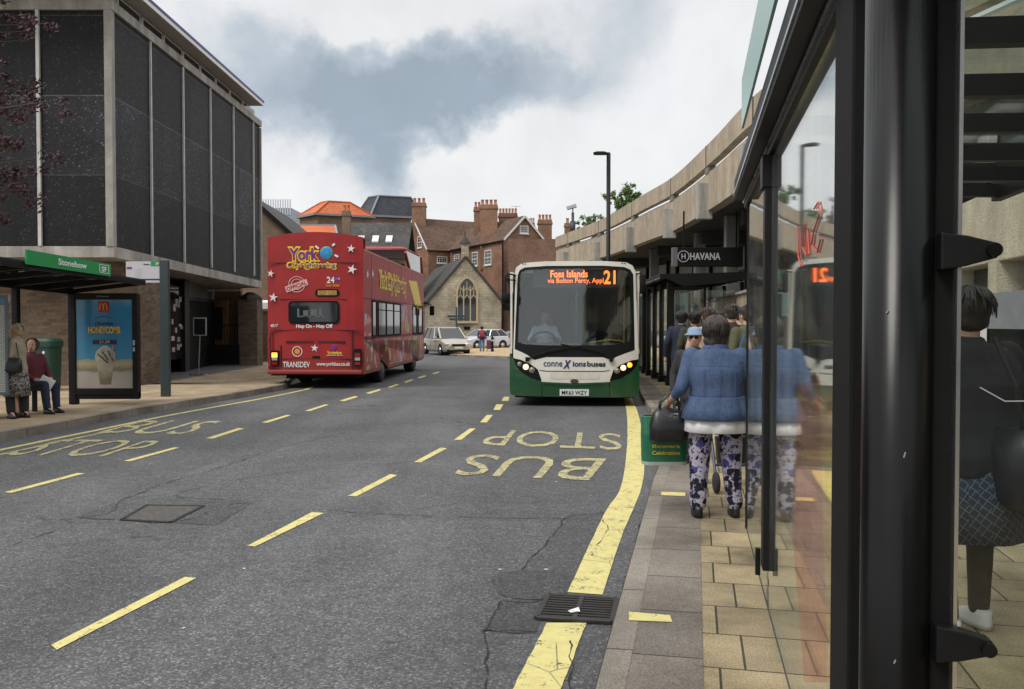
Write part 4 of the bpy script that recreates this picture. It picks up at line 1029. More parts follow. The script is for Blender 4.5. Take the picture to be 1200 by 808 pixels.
def bus_red():
    X0, Y0_ = -4.86, 21.0
    root = empty('tour_bus', (X0, Y0_, 0), -R(3.0), label='red open top double decker sightseeing bus seen from behind', cat='bus')
    W, Ln = 1.2, 9.65
    def rx(px): return (px - 369) * .0211
    def rz_(py): return CZ + (380 - py) * .0211
    # lower and upper shell: rear panel, sides with wheel arches, floor
    b = MB(); n = 12   # rear panel with domed top, slightly curved in plan
    def yb(x): return .10 * (abs(x) / W) ** 4 
    cols = [-W + 2 * W * i / n for i in range(n + 1)]
    def ztop(x): return 3.86 - .13 * (x / W) ** 2
    zz = [.36, .62, 1.42, 2.6, 2.9, 3.3]
    def wid(z): return 1.0 + .012 * min(1, z / 1) 
    for i in range(n):
        xa, xb = cols[i], cols[i + 1]
        lv = zz + [0]
        for j in range(len(zz)):
            za0, za1 = zz[j], (zz[j + 1] if j + 1 < len(zz) else ztop(xa)); zb1 = zz[j + 1] if j + 1 < len(zz) else ztop(xb)
            b.f([(xa, yb(xa), za0), (xb, yb(xb), za0), (xb, yb(xb), zb1), (xa, yb(xa), za1)])
        b.f([(xa, yb(xa), ztop(xa)), (xb, yb(xb), ztop(xb)), (xb, .32, ztop(xb) - .05), (xa, .32, ztop(xa) - .05)])
        b.f([(xa, .32, 3.3), (xa, .32, ztop(xa) - .05), (xb, .32, ztop(xb) - .05), (xb, .32, 3.3)])
    bmesh.ops.remove_doubles(b.b, verts=b.b.verts, dist=.001)
    b.build('rear_panel', RED, root, smooth=False)
    # sides
    def side(s):
        x = s * W
        arcs = [(2.6, .56), (7.85, .56)]
        prof = [(.10, .36)]
        for cy, r in arcs:
            prof += [(cy - r, .36)] + [(cy + r * math.cos(a), .40 + r * 1.0 * math.sin(a)) for a in [math.pi - k * math.pi / 10 for k in range(11)]] + [(cy + r, .36)]
        prof += [(Ln - .05, .36), (Ln, 1.25), (.06, 1.28)]
        b = MB(); f = b.f([(x, y, z) for y, z in prof]); bmesh.ops.triangulate(b.b, faces=[f]); b.xf(Matrix())
        ex = bmesh.ops.extrude_face_region(b.b, geom=b.b.faces[:]); bmesh.ops.translate(b.b, vec=(-s * .05, 0, 0), verts=[v for v in ex['geom'] if isinstance(v, bmesh.types.BMVert)])
        b.build('lower_side', RED, root)
        b = MB(); b.prism([(x, .10, 2.2), (x, Ln - .02, 2.2), (x, Ln - .12, 3.34), (x, 6.7, 3.36), (x, .25, 3.42), (x, .10, 3.45)], (-s * .05, 0, 0)); b.build('upper_side', RED, root)
        b = MB(); yy_ = [0.10, 1.02, 1.62, 1.82, 4.60, 7.15, 7.9, 8.15, 8.95, Ln]
        for y0, y1 in ((.10, 1.05), (1.62, 1.80), (5.05, 7.25), (8.1, 8.35), (9.3, Ln)): b.prism([(x, y0, 1.27), (x, y1, 1.27), (x, y1, 2.21), (x, y0, 2.21)], (-s * .05, 0, 0))
        b.build('window_pillar', RED, root)
        for y0, y1, nm in ((1.05, 1.62, 0), (1.80, 5.05, 2), (7.25, 8.1, 0), (8.35, 9.3, 0)):
            b = MB(); xo = x + s * .004
            b.prism([(xo, y0 + .02, 1.30), (xo, y1 - .02, 1.30), (xo, y1 - .02, 2.18), (xo, y0 + .02, 2.18)], (-s * .03, 0, 0)); wn_ = b.build('side_window', DGL, root)
            b = MB()
            for k in range(nm): yk = y0 + (y1 - y0) * (k + 1) / (nm + 1); b.box((x + s * .006, yk, 1.74), (.03, .06, .88))
            b.box((x + s * .006, y0 + .02, 1.74), (.03, .05, .90)); b.box((x + s * .006, y1 - .02, 1.74), (.03, .05, .90)); b.box((x + s * .006, (y0 + y1) / 2, 1.285), (.03, y1 - y0, .05)); b.box((x + s * .006, (y0 + y1) / 2, 2.195), (.03, y1 - y0, .05))
            if nm: b.box((x + s * .007, (y0 + y1) / 2, 1.98), (.02, y1 - y0, .025))
            b.build('frame', BLKM, wn_)
        b = MB(); b.prism([(x + s * .01, .12, 3.40), (x + s * .01, Ln - .1, 3.33), (x + s * .01, Ln - .1, 3.37), (x + s * .01, .12, 3.45)], (-s * .08, 0, 0)); b.build('top_rail', M('pale_red_rail', (.42, .12, .10), .4), root)
        b = MB(); b.bx(x - s * .002, x + s * .008, .1, Ln - .05, 2.235, 2.25); b.bx(x - s * .002, x + s * .008, .1, Ln - .05, 1.235, 1.25)
        for y in (1.0, 3.3, 5.2, 7.2): b.bx(x - s * .002, x + s * .003, y, y + .012, 2.25, 3.36); b.bx(x - s * .002, x + s * .003, y, y + .012, .4, 1.23) if abs(y - 2.6) > .7 and abs(y - 7.85) > .7 else None
        b.build('panel_seam', M('dark_seam', (.07, .012, .012), .6), root)
        for cy in (2.6, 7.85): wheel(root, (s * (W - .06), cy, .47), .47, .30, M('dull_wheel', (.30, .29, .28), .45, .4), s)
    side(1); side(-1)
    b = MB(); b.bx(-W + .06, W - .06, .15, Ln - .1, .32, .42); b.bx(-W + .06, W - .06, .15, Ln - .1, 2.2, 2.28); b.bx(-.9, .9, .6, 2.0, .22, .40); b.bx(-W + .35, W - .35, 3.3, 7.1, .25, .33)
    b.build('chassis', BLKM, root)
    b = MB(); b.bx(-W, W, Ln - .06, Ln, .36, 1.3); b.bx(-W, W, Ln - .06, Ln, 2.2, 2.55); b.build('front_panel', RED, root)
    b = MB(); b.bx(-W + .03, W - .03, Ln - .05, Ln - .02, 1.3, 2.2); b.build('windscreen', DGL, root)
    # front upper hood
    z1 = 3.98
    for s in (-1, 1):
        b = MB(); b.bar((s * (W - .03), 6.9, 3.38), (s * (W - .05), 6.2, z1 - .10), .07, .09); b.build('hood_strut', RED, root, bevel=.01)
        b = MB(); b.bar((s * (W - .03), Ln - .15, 3.35), (s * (W - .06), Ln - .35, z1), .08, .10); b.build('hood_strut', RED, root, bevel=.01)
    b = MB(); b.loft([(0, 7.75, z1 - .02, W - .02, 1.62), (0, 7.75, z1 + .03, W - .02, 1.6), (0, 7.75, z1 + .09, W - .14, 1.45)], 28, sq=7); b.build('hood_roof', RED, root)
    b = MB()
    for s in (-1, 1): b.prism([(s * (W - .04), 7.0, 3.40), (s * (W - .04), Ln - .2, 3.38), (s * (W - .05), Ln - .38, z1 - .03), (s * (W - .05), 6.4, z1 - .03)], (-s * .01, 0, 0))
    b.build('hood_glass', glass('bus_glass', (.55, .6, .6), .08, .05), root)
    # seat backs upstairs
    for y in (1.6, 2.6, 3.6, 4.6, 5.6, 6.6):
        for x in (-.75, .72): b = MB(); b.bx(x - .42, x + .42, y, y + .09, 2.6, 3.30); b.build('seat_back', M('grey_blue_seats', (.10, .11, .14), .8), root, bevel=.03)
    # ---- rear fittings
    y = -.012
    def rbox(x0, x1, z0, z1, d, m, name, par=root, bev=0): 
        b = MB(); b.bx(x0, x1, -d, .03, z0, z1); return b.build(name, m, par, bevel=bev)
    def disc(cx, cz, r, d, m, name, par=root, seg=24):
        b = MB(); b.lathe([(r, .02), (r, -d), (r * .9, -d - .003)], (cx, 0, cz), seg, 'Y'); return b.build(name, m, par)
    def rrect(x0, x1, z0, z1, rad, d, m, name, par=root, yin=.03):
        pts = []
        for cx, cz, a0 in ((x1 - rad, z1 - rad, 0), (x0 + rad, z1 - rad, 90), (x0 + rad, z0 + rad, 180), (x1 - rad, z0 + rad, 270)):
            pts += [(cx + rad * math.cos(R(a0 + k * 18)), -d, cz + rad * math.sin(R(a0 + k * 18))) for k in range(6)]
        b = MB(); b.prism(pts, (0, d + yin, 0)); return b.build(name, m, par)
    rw_ = rrect(rx(338.5), rx(398.5), rz_(379.8), rz_(353), .10, .018, BLKM, 'rear_window')
    rrect(rx(341), rx(396), rz_(377.5), rz_(355), .08, .024, DGL, 'pane', rw_, .0)
    nw = M('seen_interior', (.10, .12, .12), .5)
    for x0, x1, h in ((349, 351.5, 10), (356, 362, 8), (365, 372, 9), (375, 378, 11), (352, 380, 1.5)): rbox(rx(x0), rx(x1), rz_(372), rz_(372 - h), .0245, nw, 'seat_handrail', rw_)
    rrect(rx(370.3), rx(398.4), rz_(348), rz_(339.3), .08, .02, BLKM, 'plate_recess')
    pl_ = rbox(rx(373.5), rx(395.5), rz_(346.3), rz_(341), .024, M('dirty_yellow_plate', (.45, .32, .10), .6), 'number_plate')
    text_box('plate_lettering', 'G337 CUG', M('dark_brown_print', (.12, .07, .02), .6), pl_, (rx(374.5), -.026, rz_(345.7)), (rx(394.5) - rx(374.5), 0, 0), (0, 0, rz_(341.6) - rz_(345.7)), .002)
    seam = MATS['dark_seam']
    for z in (rz_(308.5), rz_(387)): rbox(-W + .03, W - .03, z - .006, z + .006, .004, seam, 'panel_seam')
    rbox(rx(328), rx(407), rz_(351) - .004, rz_(351) + .004, .004, seam, 'panel_seam')
    for x0, x1, z0, z1 in ((rx(316), rx(317), .42, rz_(389)), (rx(412.5), rx(413.5), .5, rz_(387)), (rx(328), rx(329), .55, rz_(405)), (rx(328), rx(413), rz_(420.5) - .006, rz_(420.5) + .006), (rx(328), rx(413), rz_(434) - .006, rz_(434) + .006)): rbox(x0, x1, z0, z1, .004, seam, 'panel_seam')
    for x0, x1 in ((335.5, 367.5), (373, 405)):
        for k in range(4): rbox(rx(x0), rx(x1), rz_(402.5) + k * .017, rz_(402.5) + k * .017 + .009, .006, seam, 'vent_slot')
    b = MB(); b.bx(-W + .02, W - .02, -.04, .1, .36, .47); b.build('bumper', RED, root, bevel=.03)
    # lamps
    AMB = emit('lit_amber_lamp', (1, .25, .02), 4); DRD = M('red_lens', (.25, .01, .01), .15); 
    for x0, x1, lit in ((317.7, 326, True), (415.8, 424, False)):
        off = -.0
        lh = rbox(rx(x0), rx(x1), rz_(429.5), rz_(409 if not lit else 411), .03, BLKM, 'tail_light')
        for k, mm in enumerate((AMB if lit else DRD, M('clear_lens', (.35, .34, .32), .2), DRD)):
            zc = rz_(415.5 + k * 5.2); rbox(rx(x0 + 1), rx(x1 - 1), zc - (.07 if k == 0 else .035), zc + (.04 if k == 0 else .035), .036, mm, 'lens', lh)
    for x in (rx(316.5), ): rbox(x - .04, x, .5, .56, .03, DRD, 'reflector')
    # lettering
    def rt(name, txt, m, x0, y0, x1, y1, par=root, d=.012, **k):
        return text_box(name, txt, m, par, (rx(x0), -d, rz_(y1)), (rx(x1) - rx(x0), 0, 0), (0, 0, (y1 - y0) * .0211), .003, **k)
    t1 = rt('lettering', 'York', YLV, 337.4, 289.6, 376.6, 307.8, bold=.11, d=.008); rt('lettering', 'York', PUR, 339.5, 291.6, 374.4, 305.8, t1, bold=.03, d=.017)
    t2 = rt('lettering', 'CitySightseeing', YLV, 336.2, 307.4, 395.8, 317.2, bold=.10, d=.008); rt('lettering', 'CitySightseeing', PUR, 338, 308.8, 394, 316, t2, bold=.0, d=.017)
    t = NT('globe'); cc = t.ramp(t.noise(9, 4), [(.48, (.02, .22, .62)), (.52, (.08, .35, .07))], True); t.fin(cc, .4)
    b = MB(); b.ell((rx(383.5), -.0, rz_(297.5)), (.165, .03, .165), 24); g_ = b.build('globe_logo', t.m, root, smooth=True)
    for x0, y0, x1, y1 in ((370.8, 289.2, 374.8, 292.4), (390.5, 289.2, 393.7, 286.8), (393.4, 299.8, 397.6, 302)):
        b = MB(); b.bar((rx(x0), -.01, rz_(y0)), (rx(x1), -.01, rz_(y1)), .045, .02, up=(0, 1, 0)); b.build('logo_ray', WSH, g_)
    for cx, cy, r, ro in ((412.5, 292.5, .105, .1), (413.5, 316.5, .125, .3), (317.5, 321, .095, .2), (320.5, 349, .12, .15), (369, 408, .10, .1)):
        b = MB(); b.prism([(rx(cx) + x, -.008, rz_(cy) + z) for x, z in star(5, r, r * .36, ro)], (0, .02, 0)); b.build('star_decal', WSH, root)
    OFF = M('faded_pink_print', (.68, .42, .40), .5)
    b = MB(); cx, cz = rx(348.5), rz_(333.7)
    for rr in (.20, .135):
        for k in range(36): a0, a1 = 2 * math.pi * k / 36, 2 * math.pi * (k + 1) / 36; b.bar((cx + rr * math.cos(a0), -.005, cz + rr * .95 * math.sin(a0)), (cx + rr * math.cos(a1), -.005, cz + rr * .95 * math.sin(a1)), .016, .014, up=(0, 1, 0))
    st = b.build('stamp_logo', OFF, root)
    b = MB(); p0, p1 = Vector((rx(335.5), -.009, rz_(340))), Vector((rx(361), -.009, rz_(331))); b.bar(p0, p1, .15, .012, up=(0, 1, 0)); b.build('stamp_band', OFF, st)
    dd = (p1 - p0); upv = Vector((-dd.z, 0, dd.x)).normalized()
    text_box('stamp_lettering', 'OFFICIAL', RED, st, p0 + dd * .04 - upv * .05 + Vector((0, -.010, 0)), dd * .92, upv * .10, .002, bold=.02)
    rt('lettering', '24', WSH, 384, 325, 393, 332.5, bold=.02); rt('lettering', 'hour ticket', M('livery_orange', (.75, .25, .03), .5), 383.2, 333.2, 399, 336.5, bold=.02)
    for k, (x, c) in enumerate(((395, (.05, .15, .6)), (398.3, (.5, .2, .5)))):
        b = MB(); b.prism([(rx(x) + u_, -.008, rz_(327.5) + z) for u_, z in star(5, .045, .02)], (0, .01, 0)); b.build('star_decal', M('tiny_star%d' % k, c), root)
    rt('lettering', 'Hop On - Hop Off', WSH, 347.5, 380.2, 390.5, 385.8, bold=.03)
    rt('lettering', '4017', WSH, 317, 380, 326, 383.6, shear=.2)
    rt('lettering', 'TRANSDEV', WSH, 331.5, 424, 363.5, 430.6, bold=.01); rt('lettering', 'www.yorkbus.co.uk', WSH, 371.3, 424.2, 411, 430, bold=.015)
    b = MB(); cx, cz = rx(348.5), rz_(412)
    for k in range(24): a0, a1 = 2 * math.pi * k / 24, 2 * math.pi * (k + 1) / 24; b.bar((cx + .12 * math.cos(a0), -.006, cz + .12 * math.sin(a0)), (cx + .12 * math.cos(a1), -.006, cz + .12 * math.sin(a1)), .018, .014, up=(0, 1, 0))
    b.build('round_logo', WSH, root); disc(rx(348.5), rz_(412), .07, .006, MATS['livery_orange'], 'round_logo_centre', seg=18)
    disc(rx(392), rz_(407.3), .07, .006, PUR, 'purple_logo', seg=18); rt('lettering', 'Yorkshire', YLV, 384, 411.8, 401, 415, bold=.03); rt('lettering', 'welcomes visitors', WSH, 383.2, 415.4, 402.5, 416.9)
    rbox(rx(366.5), rx(375), rz_(419.5), rz_(417.3), .02, BLKM, 'engine_catch')
    # side graphics (right side)
    x = W + .006
    tt = text_box('side_lettering', 'York CitySightseeing', YLV, root, (x, 1.85, 2.42), (0, 4.2, -.02), (0, 0, .66), .003, bold=.10)
    text_box('side_lettering', 'York CitySightseeing', PUR, tt, (x + .006, 1.90, 2.48), (0, 4.1, -.02), (0, 0, .54), .003, bold=-.022)
    b = MB(); b.prism([(x, 6.5, 3.0), (x, 8.1, 3.05), (x, 9.35, 2.05), (x, 7.9, 2.15)], (-.01, 0, 0)); yp = b.build('yellow_flash', YLV, root)
    t = NT('side_collage')
    vc = t.node('ShaderNodeTexVoronoi'); vc.inputs['Scale'].default_value = 3.4; vc.distance = 'MANHATTAN'
    t.l.new(t.mapping(t.tc.outputs['Object'], (1, 1.5, .7)), vc.inputs['Vector'])
    sc_ = t.node('ShaderNodeSeparateColor'); t.l.new(vc.outputs['Color'], sc_.inputs[0])
    cc = t.ramp(sc_.outputs[0], [(0, (.33, .025, .025)), (.3, (.5, .12, .2)), (.42, (.62, .45, .03)), (.53, (.05, .2, .5)), (.62, (.10, .35, .18)), (.7, (.55, .22, .05)), (.8, (.5, .35, .4)), (.9, (.33, .025, .025))], True)
    f = t.ramp(t.noise(2.2, 4, vec=t.mapping(t.tc.outputs['Object'], (1, .7, 1.4))), [(.38, 0), (.42, 1)], True)
    t.fin(t.mix(f, (.33, .026, .026), cc), .38)
    b = MB()
    for prof in ([(.15, .45), (1.9, .45), (1.95, .75), (2.3, 1.02), (2.9, 1.02), (3.25, .75), (3.3, .45), (7.1, .45), (7.2, .8), (7.5, 1.05), (8.2, 1.05), (8.5, .8), (8.6, .45), (9.5, .45), (9.5, 1.2), (.15, 1.2)],):
        fc = b.f([(x - .002, y_, z) for y_, z in prof]); bmesh.ops.triangulate(b.b, faces=[fc])
    b.prism([(x - .002, 5.1, 1.3), (x - .002, 7.2, 1.3), (x - .002, 7.2, 2.3), (x - .002, 5.1, 2.15)], (-.003, 0, 0)); b.prism([(x - .002, .12, 1.3), (x - .002, .98, 1.3), (x - .002, .98, 1.75), (x - .002, .12, 1.9)], (-.003, 0, 0))
    b.build('side_collage', t.m, root)
    for (yy_, zz_) in ((.55, 2.85), (1.15, 2.9), (1.0, .95), (5.5, 1.0)):
        b = MB(); b.prism([(x + .002, yy_ + p, zz_ + q) for p, q in star(5, .12, .045)], (-.006, 0, 0)); b.build('star_decal', WSH, root)
    mr = MB(); mr.bar((W - .05, Ln - .1, 2.35), (W + .25, Ln + .15, 2.3), .03); mr.box((W + .27, Ln + .15, 2.08), (.16, .08, .34)); mr.build('mirror', BLKM, root, bevel=.01)
bus_red()

# ------------------------------------------------------------------ green and cream single decker
CRM = M('cream_bus_paint', (.68, .66, .58), .3, var=.09, vs=2, coat=.3)
def m_green():
    t = NT('green_bus_paint'); f = t.noise(1.5, 4); sx_ = t.node('ShaderNodeSeparateXYZ'); t.l.new(t.tc.outputs['Object'], sx_.inputs[0])
    c = t.ramp(f, [(.3, (.008, .058, .020)), (.7, (.011, .078, .026))]); c = t.mix(t.ramp(sx_.outputs[2], [(.2, .2), (.45, 0)]), c, (.07, .065, .045)); t.fin(c, .28, coat=.4); return t.m
GRN = m_green()
def bus_green():
    Yf = 16.45; K = Yf / 1000
    root = empty('city_bus', (.0, 0, 0), label='green and cream single deck city bus facing the camera at the kerb', cat='bus')
    root.location = (673 * K - 600 * K, Yf, 0); root.rotation_euler.z = -R(4.2)
    cxp = 672.8
    def ux(px): return (px - cxp) * K
    def uz(py): return CZ + (380 - py) * K
    HW = 1.265
    def F(x, z, o=0.0):
        """front surface of the bus: o metres proud of it (towards -y)"""
        y = .16 * (abs(x) / HW) ** 3.2 + .10 * max(0, (z - 1.1) / 1.7) + .07 * max(0, (.55 - z)) 
        return Vector((x, y - o, z))
    def patch(name, poly, m, par, o=.0, th=.03, cuts=3, px_=True, smooth=True):
        pts = [((ux(a), uz(b_)) if px_ else (a, b_)) for a, b_ in poly]
        b = MB(); f = b.f([(x, 0, z) for x, z in pts]); bmesh.ops.triangulate(b.b, faces=[f], ngon_method='EAR_CLIP')
        for _ in range(cuts):
            ed = [e for e in b.b.edges if e.calc_length() > .16]
            if ed: bmesh.ops.subdivide_edges(b.b, edges=ed, cuts=1); bmesh.ops.triangulate(b.b, faces=b.b.faces[:])
        bmesh.ops.recalc_face_normals(b.b, faces=b.b.faces)
        if b.b.faces[:][0].normal.y > 0: bmesh.ops.reverse_faces(b.b, faces=b.b.faces[:])
        ex = bmesh.ops.extrude_face_region(b.b, geom=b.b.faces[:])
        back = set(v for v in ex['geom'] if isinstance(v, bmesh.types.BMVert))
        for v in b.b.verts: v.co = F(v.co.x, v.co.z, o if v in back else o - th)
        return b.build(name, m, par)
    def rr(x0, y0, x1, y1, rad, n=5):
        pts = []
        for cx, cy, a0 in ((x1 - rad, y0 + rad, -90), (x1 - rad, y1 - rad, 0), (x0 + rad, y1 - rad, 90), (x0 + rad, y0 + rad, 180)):
            pts += [(cx + rad * math.cos(R(a0 + k * 90 / n)), cy + rad * math.sin(R(a0 + k * 90 / n))) for k in range(n + 1)]
        return pts
    # front frame: cream surround built as a ring of patches around the screen
    oL, oR, oT, sT, sB = 602.5, 747.5, 306, 311.5, 418
    SL, SR = 606.5, 743.5
    patch('cream_front_frame', [(600.5, 420), (603, 318), (606, 311), (613, 307.5), (640, 306), (706, 306), (733, 307.5), (741, 311), (744.5, 318), (748, 420), (743.8, 414), (742, 322), (738.5, 316), (731, 313), (706, 311.5), (640, 311.5), (614, 313), (608, 316), (605.5, 322), (602, 414)], CRM, root, .012, .08)
    # screen surround and glass
    ws = patch('windscreen_surround', [(602, 414), (605.5, 322), (608, 316), (614, 313), (640, 311.5), (706, 311.5), (731, 313), (738.5, 316), (742, 322), (744, 409), (737, 413), (721, 418.5), (717.5, 422.5), (713, 421), (706, 418.5), (640, 418.5), (633, 420), (626, 421.5), (621, 421), (617.5, 418)] , BLK, root, -.02, .01) if False else None
    ring_o = [(602, 414), (605.5, 322), (608, 316), (614, 313), (640, 311.5), (706, 311.5), (731, 313), (738.5, 316), (742, 322), (744, 409), (737, 413), (721, 418.5), (706, 418.5), (640, 418.5), (626, 419.5), (612, 417)]
    ring_i = [(606, 401), (608, 323), (610, 319), (616, 316), (640, 315), (706, 315), (729, 316), (735, 319), (737.5, 323), (740.5, 399), (731, 402), (719, 404), (706, 405), (640, 405), (626, 404.5), (614, 404)]
    b = MB(); n = len(ring_o)
    for i in range(n):
        j = (i + 1) % n; S_ = 5
        for k in range(S_):
            def lp(r, t): return Vector((ux(r[i][0]) * (1 - t) + ux(r[j][0]) * t, uz(r[i][1]) * (1 - t) + uz(r[j][1]) * t))
            a, c_, d_, e_ = lp(ring_o, k / S_), lp(ring_o, (k + 1) / S_), lp(ring_i, (k + 1) / S_), lp(ring_i, k / S_)
            b.f([F(a.x, a.y, .006), F(c_.x, c_.y, .006), F(d_.x, d_.y, .008), F(e_.x, e_.y, .008)])
    b.build('windscreen_surround', BLK, root)
    wg = patch('windscreen', ring_i, glass('windscreen_glass', (.86, .89, .9), .07, .006, 5), root, .004, .012)
    # cream lower panel with lettering, green corners
    patch('cream_nose', [(600.5, 409), (610, 413), (617.5, 416.5), (621, 421.5), (626, 422.5), (640, 419), (706, 419), (713, 421), (717, 422.5), (721, 419), (731, 415), (748, 409.5), (748, 421.2), (735, 425), (722, 432), (714.5, 447.8), (672, 449.5), (634.5, 448), (628, 432), (615, 425), (600.5, 420)], CRM, root, .012, .05)
    patch('grille_recess', rr(644, 436.5, 703, 444.5, 3.5), M('cream_shadow_panel', (.60, .57, .48), .35), root, .016, .02)
    patch('grille_seam', [(632, 434), (640, 435), (706, 435), (714, 434), (714, 434.8), (706, 435.9), (640, 435.9), (632, 434.9)], BLKM, root, .016, .02)
    patch('badge', [(673 + 4.8 * math.cos(a), 447 + 2.6 * math.sin(a)) for a in [k * math.pi / 8 for k in range(16)]], M('badge_bronze', (.16, .14, .10), .3, .8), root, .024, .02)
    patch('green_lower_panel', [(596.8, 419.5), (600.8, 420.5), (606, 432), (616, 441), (634.6, 447.5), (672, 450.0), (714.6, 447.6), (732, 441.5), (742, 434), (748.3, 421.5), (749.3, 420), (749, 464), (744, 466.2), (672, 466), (600, 465), (596.6, 463)], GRN, root, .010, .06)
    for a in (634.4, 711.8 + 2): patch('panel_seam', [(a, 449), (a + .7, 449), (a + .9, 465), (a + .2, 465)], BLKM, root, .014, .01)
    patch('green_highlight_ledge', [(636, 448.6), (672, 450.4), (713, 448.3), (713, 449.9), (672, 452.2), (636, 450.3)], GRN, root, .03, .03)
    # headlamp clusters
    LMP = emit('headlamp_lit', (1, .60, .30), 1.7); AMB2 = emit('indicator_lit', (1, .20, .01), 3); CLR = M('clear_lamp', (.30, .29, .25), .1, .3)
    for s, cells in ((-1, ((608.2, 427.2, 2.4, CLR), (615.8, 430.6, 3.4, LMP), (623, 434, 3.0, CLR))), (1, ((737.6, 428, 3.0, AMB2), (730, 431.2, 3.3, LMP), (722.7, 434.6, 3.0, CLR)))):
        hl = patch('headlight', [(601.2, 420.8), (609, 422), (621, 427), (630, 433.5), (634.6, 446.8), (622, 443.6), (611, 437.5), (604, 429.5)] if s < 0 else [(748, 421.5), (740, 422.6), (727, 427.6), (718.5, 434), (714.2, 446.6), (727, 443.6), (738, 437.2), (745, 429.5)], BLKP, root, .018, .03)
        for cx, cy, r, mm in cells:
            p = F(ux(cx), uz(cy), .02); b = MB(); b.lathe([(r * K * 1.12, .01), (r * K * 1.12, -.012), (r * K, -.012), (r * K * .95, -.006)], p, 20, 'Y'); bz = b.build('bezel', CHR, hl)
            b = MB(); b.lathe([(r * K * .95, 0), (r * K * .92, -.014), (r * K * .5, -.022), (r * K * .05, -.024)], p, 20, 'Y'); b.build('lens', mm, hl, smooth=True)
    # plate and lettering
    np_ = patch('number_plate', [(655.8, 456.5), (690, 456.5), (690, 464.2), (655.8, 464.2)], WSH, root, .03, .02)
    def ft(name, txt, m, x0, y0, x1, y1, par, o=.018, **k):
        mb, a0, a1, b0, b1 = text_bm(txt, k.get('bold', .01), 0, k.get('shear', 0))
        for v in mb.b.verts:
            x = ux(x0) + (ux(x1) - ux(x0)) * (v.co.x - a0) / (a1 - a0); z = uz(y1) + (uz(y0) - uz(y1)) * (v.co.y - b0) / (b1 - b0); v.co = F(x, z, o)
        return mb.build(name, m, par)
    ft('plate_lettering', 'MK63 WZY', BLKM, 658.2, 458, 687.8, 463, np_, .033, bold=.02)
    NAVY = M('navy_lettering', (.012, .014, .12), .4); DGR = M('dark_green_lettering', (.01, .03, .02), .4)
    ft('lettering', 'conne', NAVY, 636.8, 424.6, 659, 430, root, bold=.012); ft('lettering', 'X', NAVY, 659.5, 422.3, 669.5, 432.2, root, .02, bold=.05, shear=.35)
    ft('lettering', 'ions', NAVY, 671, 423.6, 686.5, 430, root, bold=.03); ft('lettering', 'buses', DGR, 687.8, 423.6, 709.4, 430, root, bold=.035)
    # destination display behind the glass
    db = MB(); db.bx(ux(624), ux(731), .16, .30, uz(337), uz(315.5)); dd = db.build('destination_box', M('display_black', (.02, .018, .016), .5), root)
    ORL = emit('orange_led', (1, .15, .02), 2.5)
    def dt(txt, x0, y0, x1, y1, bold=.0):
        text_box('led_text', txt, ORL, dd, (ux(x0), .152, uz(y1)), (ux(x1) - ux(x0), 0, 0), (0, 0, uz(y0) - uz(y1)), .002, bold=bold)
    dt('Foss Islands', 644.5, 316.6, 688.5, 325, .02); dt('via Bolton Percy, Appl', 641.2, 325.8, 707, 333.2, .0); dt('21', 707.3, 316.8, 721, 333, .02)
    # body shell
    Lb = 9.8; b = MB()
    for s in (-1, 1):
        b.bx(s * HW, s * (HW - .04), .22, Lb, .28, 1.02)
    b.build('lower_side', GRN, root)
    b = MB()
    for s in (-1, 1):
        b.bx(s * (HW - .005), s * (HW - .045), .20, Lb, 1.02, 1.12); b.bx(s * (HW - .005), s * (HW - .06), .24, Lb, 2.22, 2.62)
        for y in (.24, 1.5, 3.2, 4.9, 6.6, 8.3, Lb - .2): b.bx(s * (HW - .01), s * (HW - .05), y, y + .16, 1.12, 2.22)
    b.build('upper_side', CRM, root)
    b = MB(); b.loft([(0, 5.0, 2.60, HW - .01, 4.82), (0, 5.0, 2.74, HW - .03, 4.8), (0, 5.0, 2.81, HW - .12, 4.72), (0, 5.0, 2.83, HW - .3, 4.5)], 40, sq=9); b.build('roof', CRM, root)
    for s in (-1, 1):
        b = MB(); b.bx(s * (HW - .02), s * (HW - .028), .3, Lb - .1, 1.1, 2.24); b.build('side_window', glass('bus_side_glass', (.45, .5, .5), .06, .03), root)
    b = MB(); b.bx(-HW, HW, Lb - .05, Lb, .28, 2.7); b.build('rear_panel', GRN, root)
    b = MB(); b.bx(-HW + .05, HW - .05, .3, Lb - .05, .30, .40); b.bx(-HW + .05, HW - .05, .34, 1.0, .2, .40); b.build('floor', BLKM, root)
    b = MB(); b.bx(-1.0, 1.0, 1.3, 1.6, .15, .3); b.bx(-HW + .1, HW - .1, .25, .4, .16, .36); b.build('front_valance', BLKM, root)
    for s in (-1, 1):
        for y in (2.45, 7.6): wheel(root, (s * (HW - .03), y, .46), .46, .28, CHR, s)
    # interior
    INT = M('interior_dark', (.02, .02, .022), .7); SEAT = M('blue_grey_moquette', (.035, .04, .06), .9)
    b = MB(); b.loft([(0, .62, .4, HW - .14, .30), (0, .60, 1.10, HW - .12, .32), (-.1, .62, 1.22, HW - .25, .26)], 20, sq=5); b.build('dashboard', INT, root)
    b = MB(); b.bx(.02, .06, .9, 2.0, .4, 2.3); b.build('cab_partition', glass('cab_screen', (.30, .33, .33), .05, .02), root)
    b = MB(); b.bx(-1.2, -.1, 2.0, 2.05, .4, 2.45); b.build('cab_back_wall', INT, root)
    b = MB(); b.tube([(-.62 + .24 * math.cos(a), .78 + .13 * math.sin(a), 1.27 + .17 * math.sin(a)) for a in [k * math.pi / 12 for k in range(25)]], .02, 8, caps=False); b.build('steering_wheel', BLKM, root)
    b = MB(); b.loft([(-.62, 1.62, .9, .25, .1), (-.62, 1.66, 1.5, .27, .08), (-.62, 1.68, 1.75, .14, .06)], 12, sq=4); b.build('driver_seat', SEAT, root)
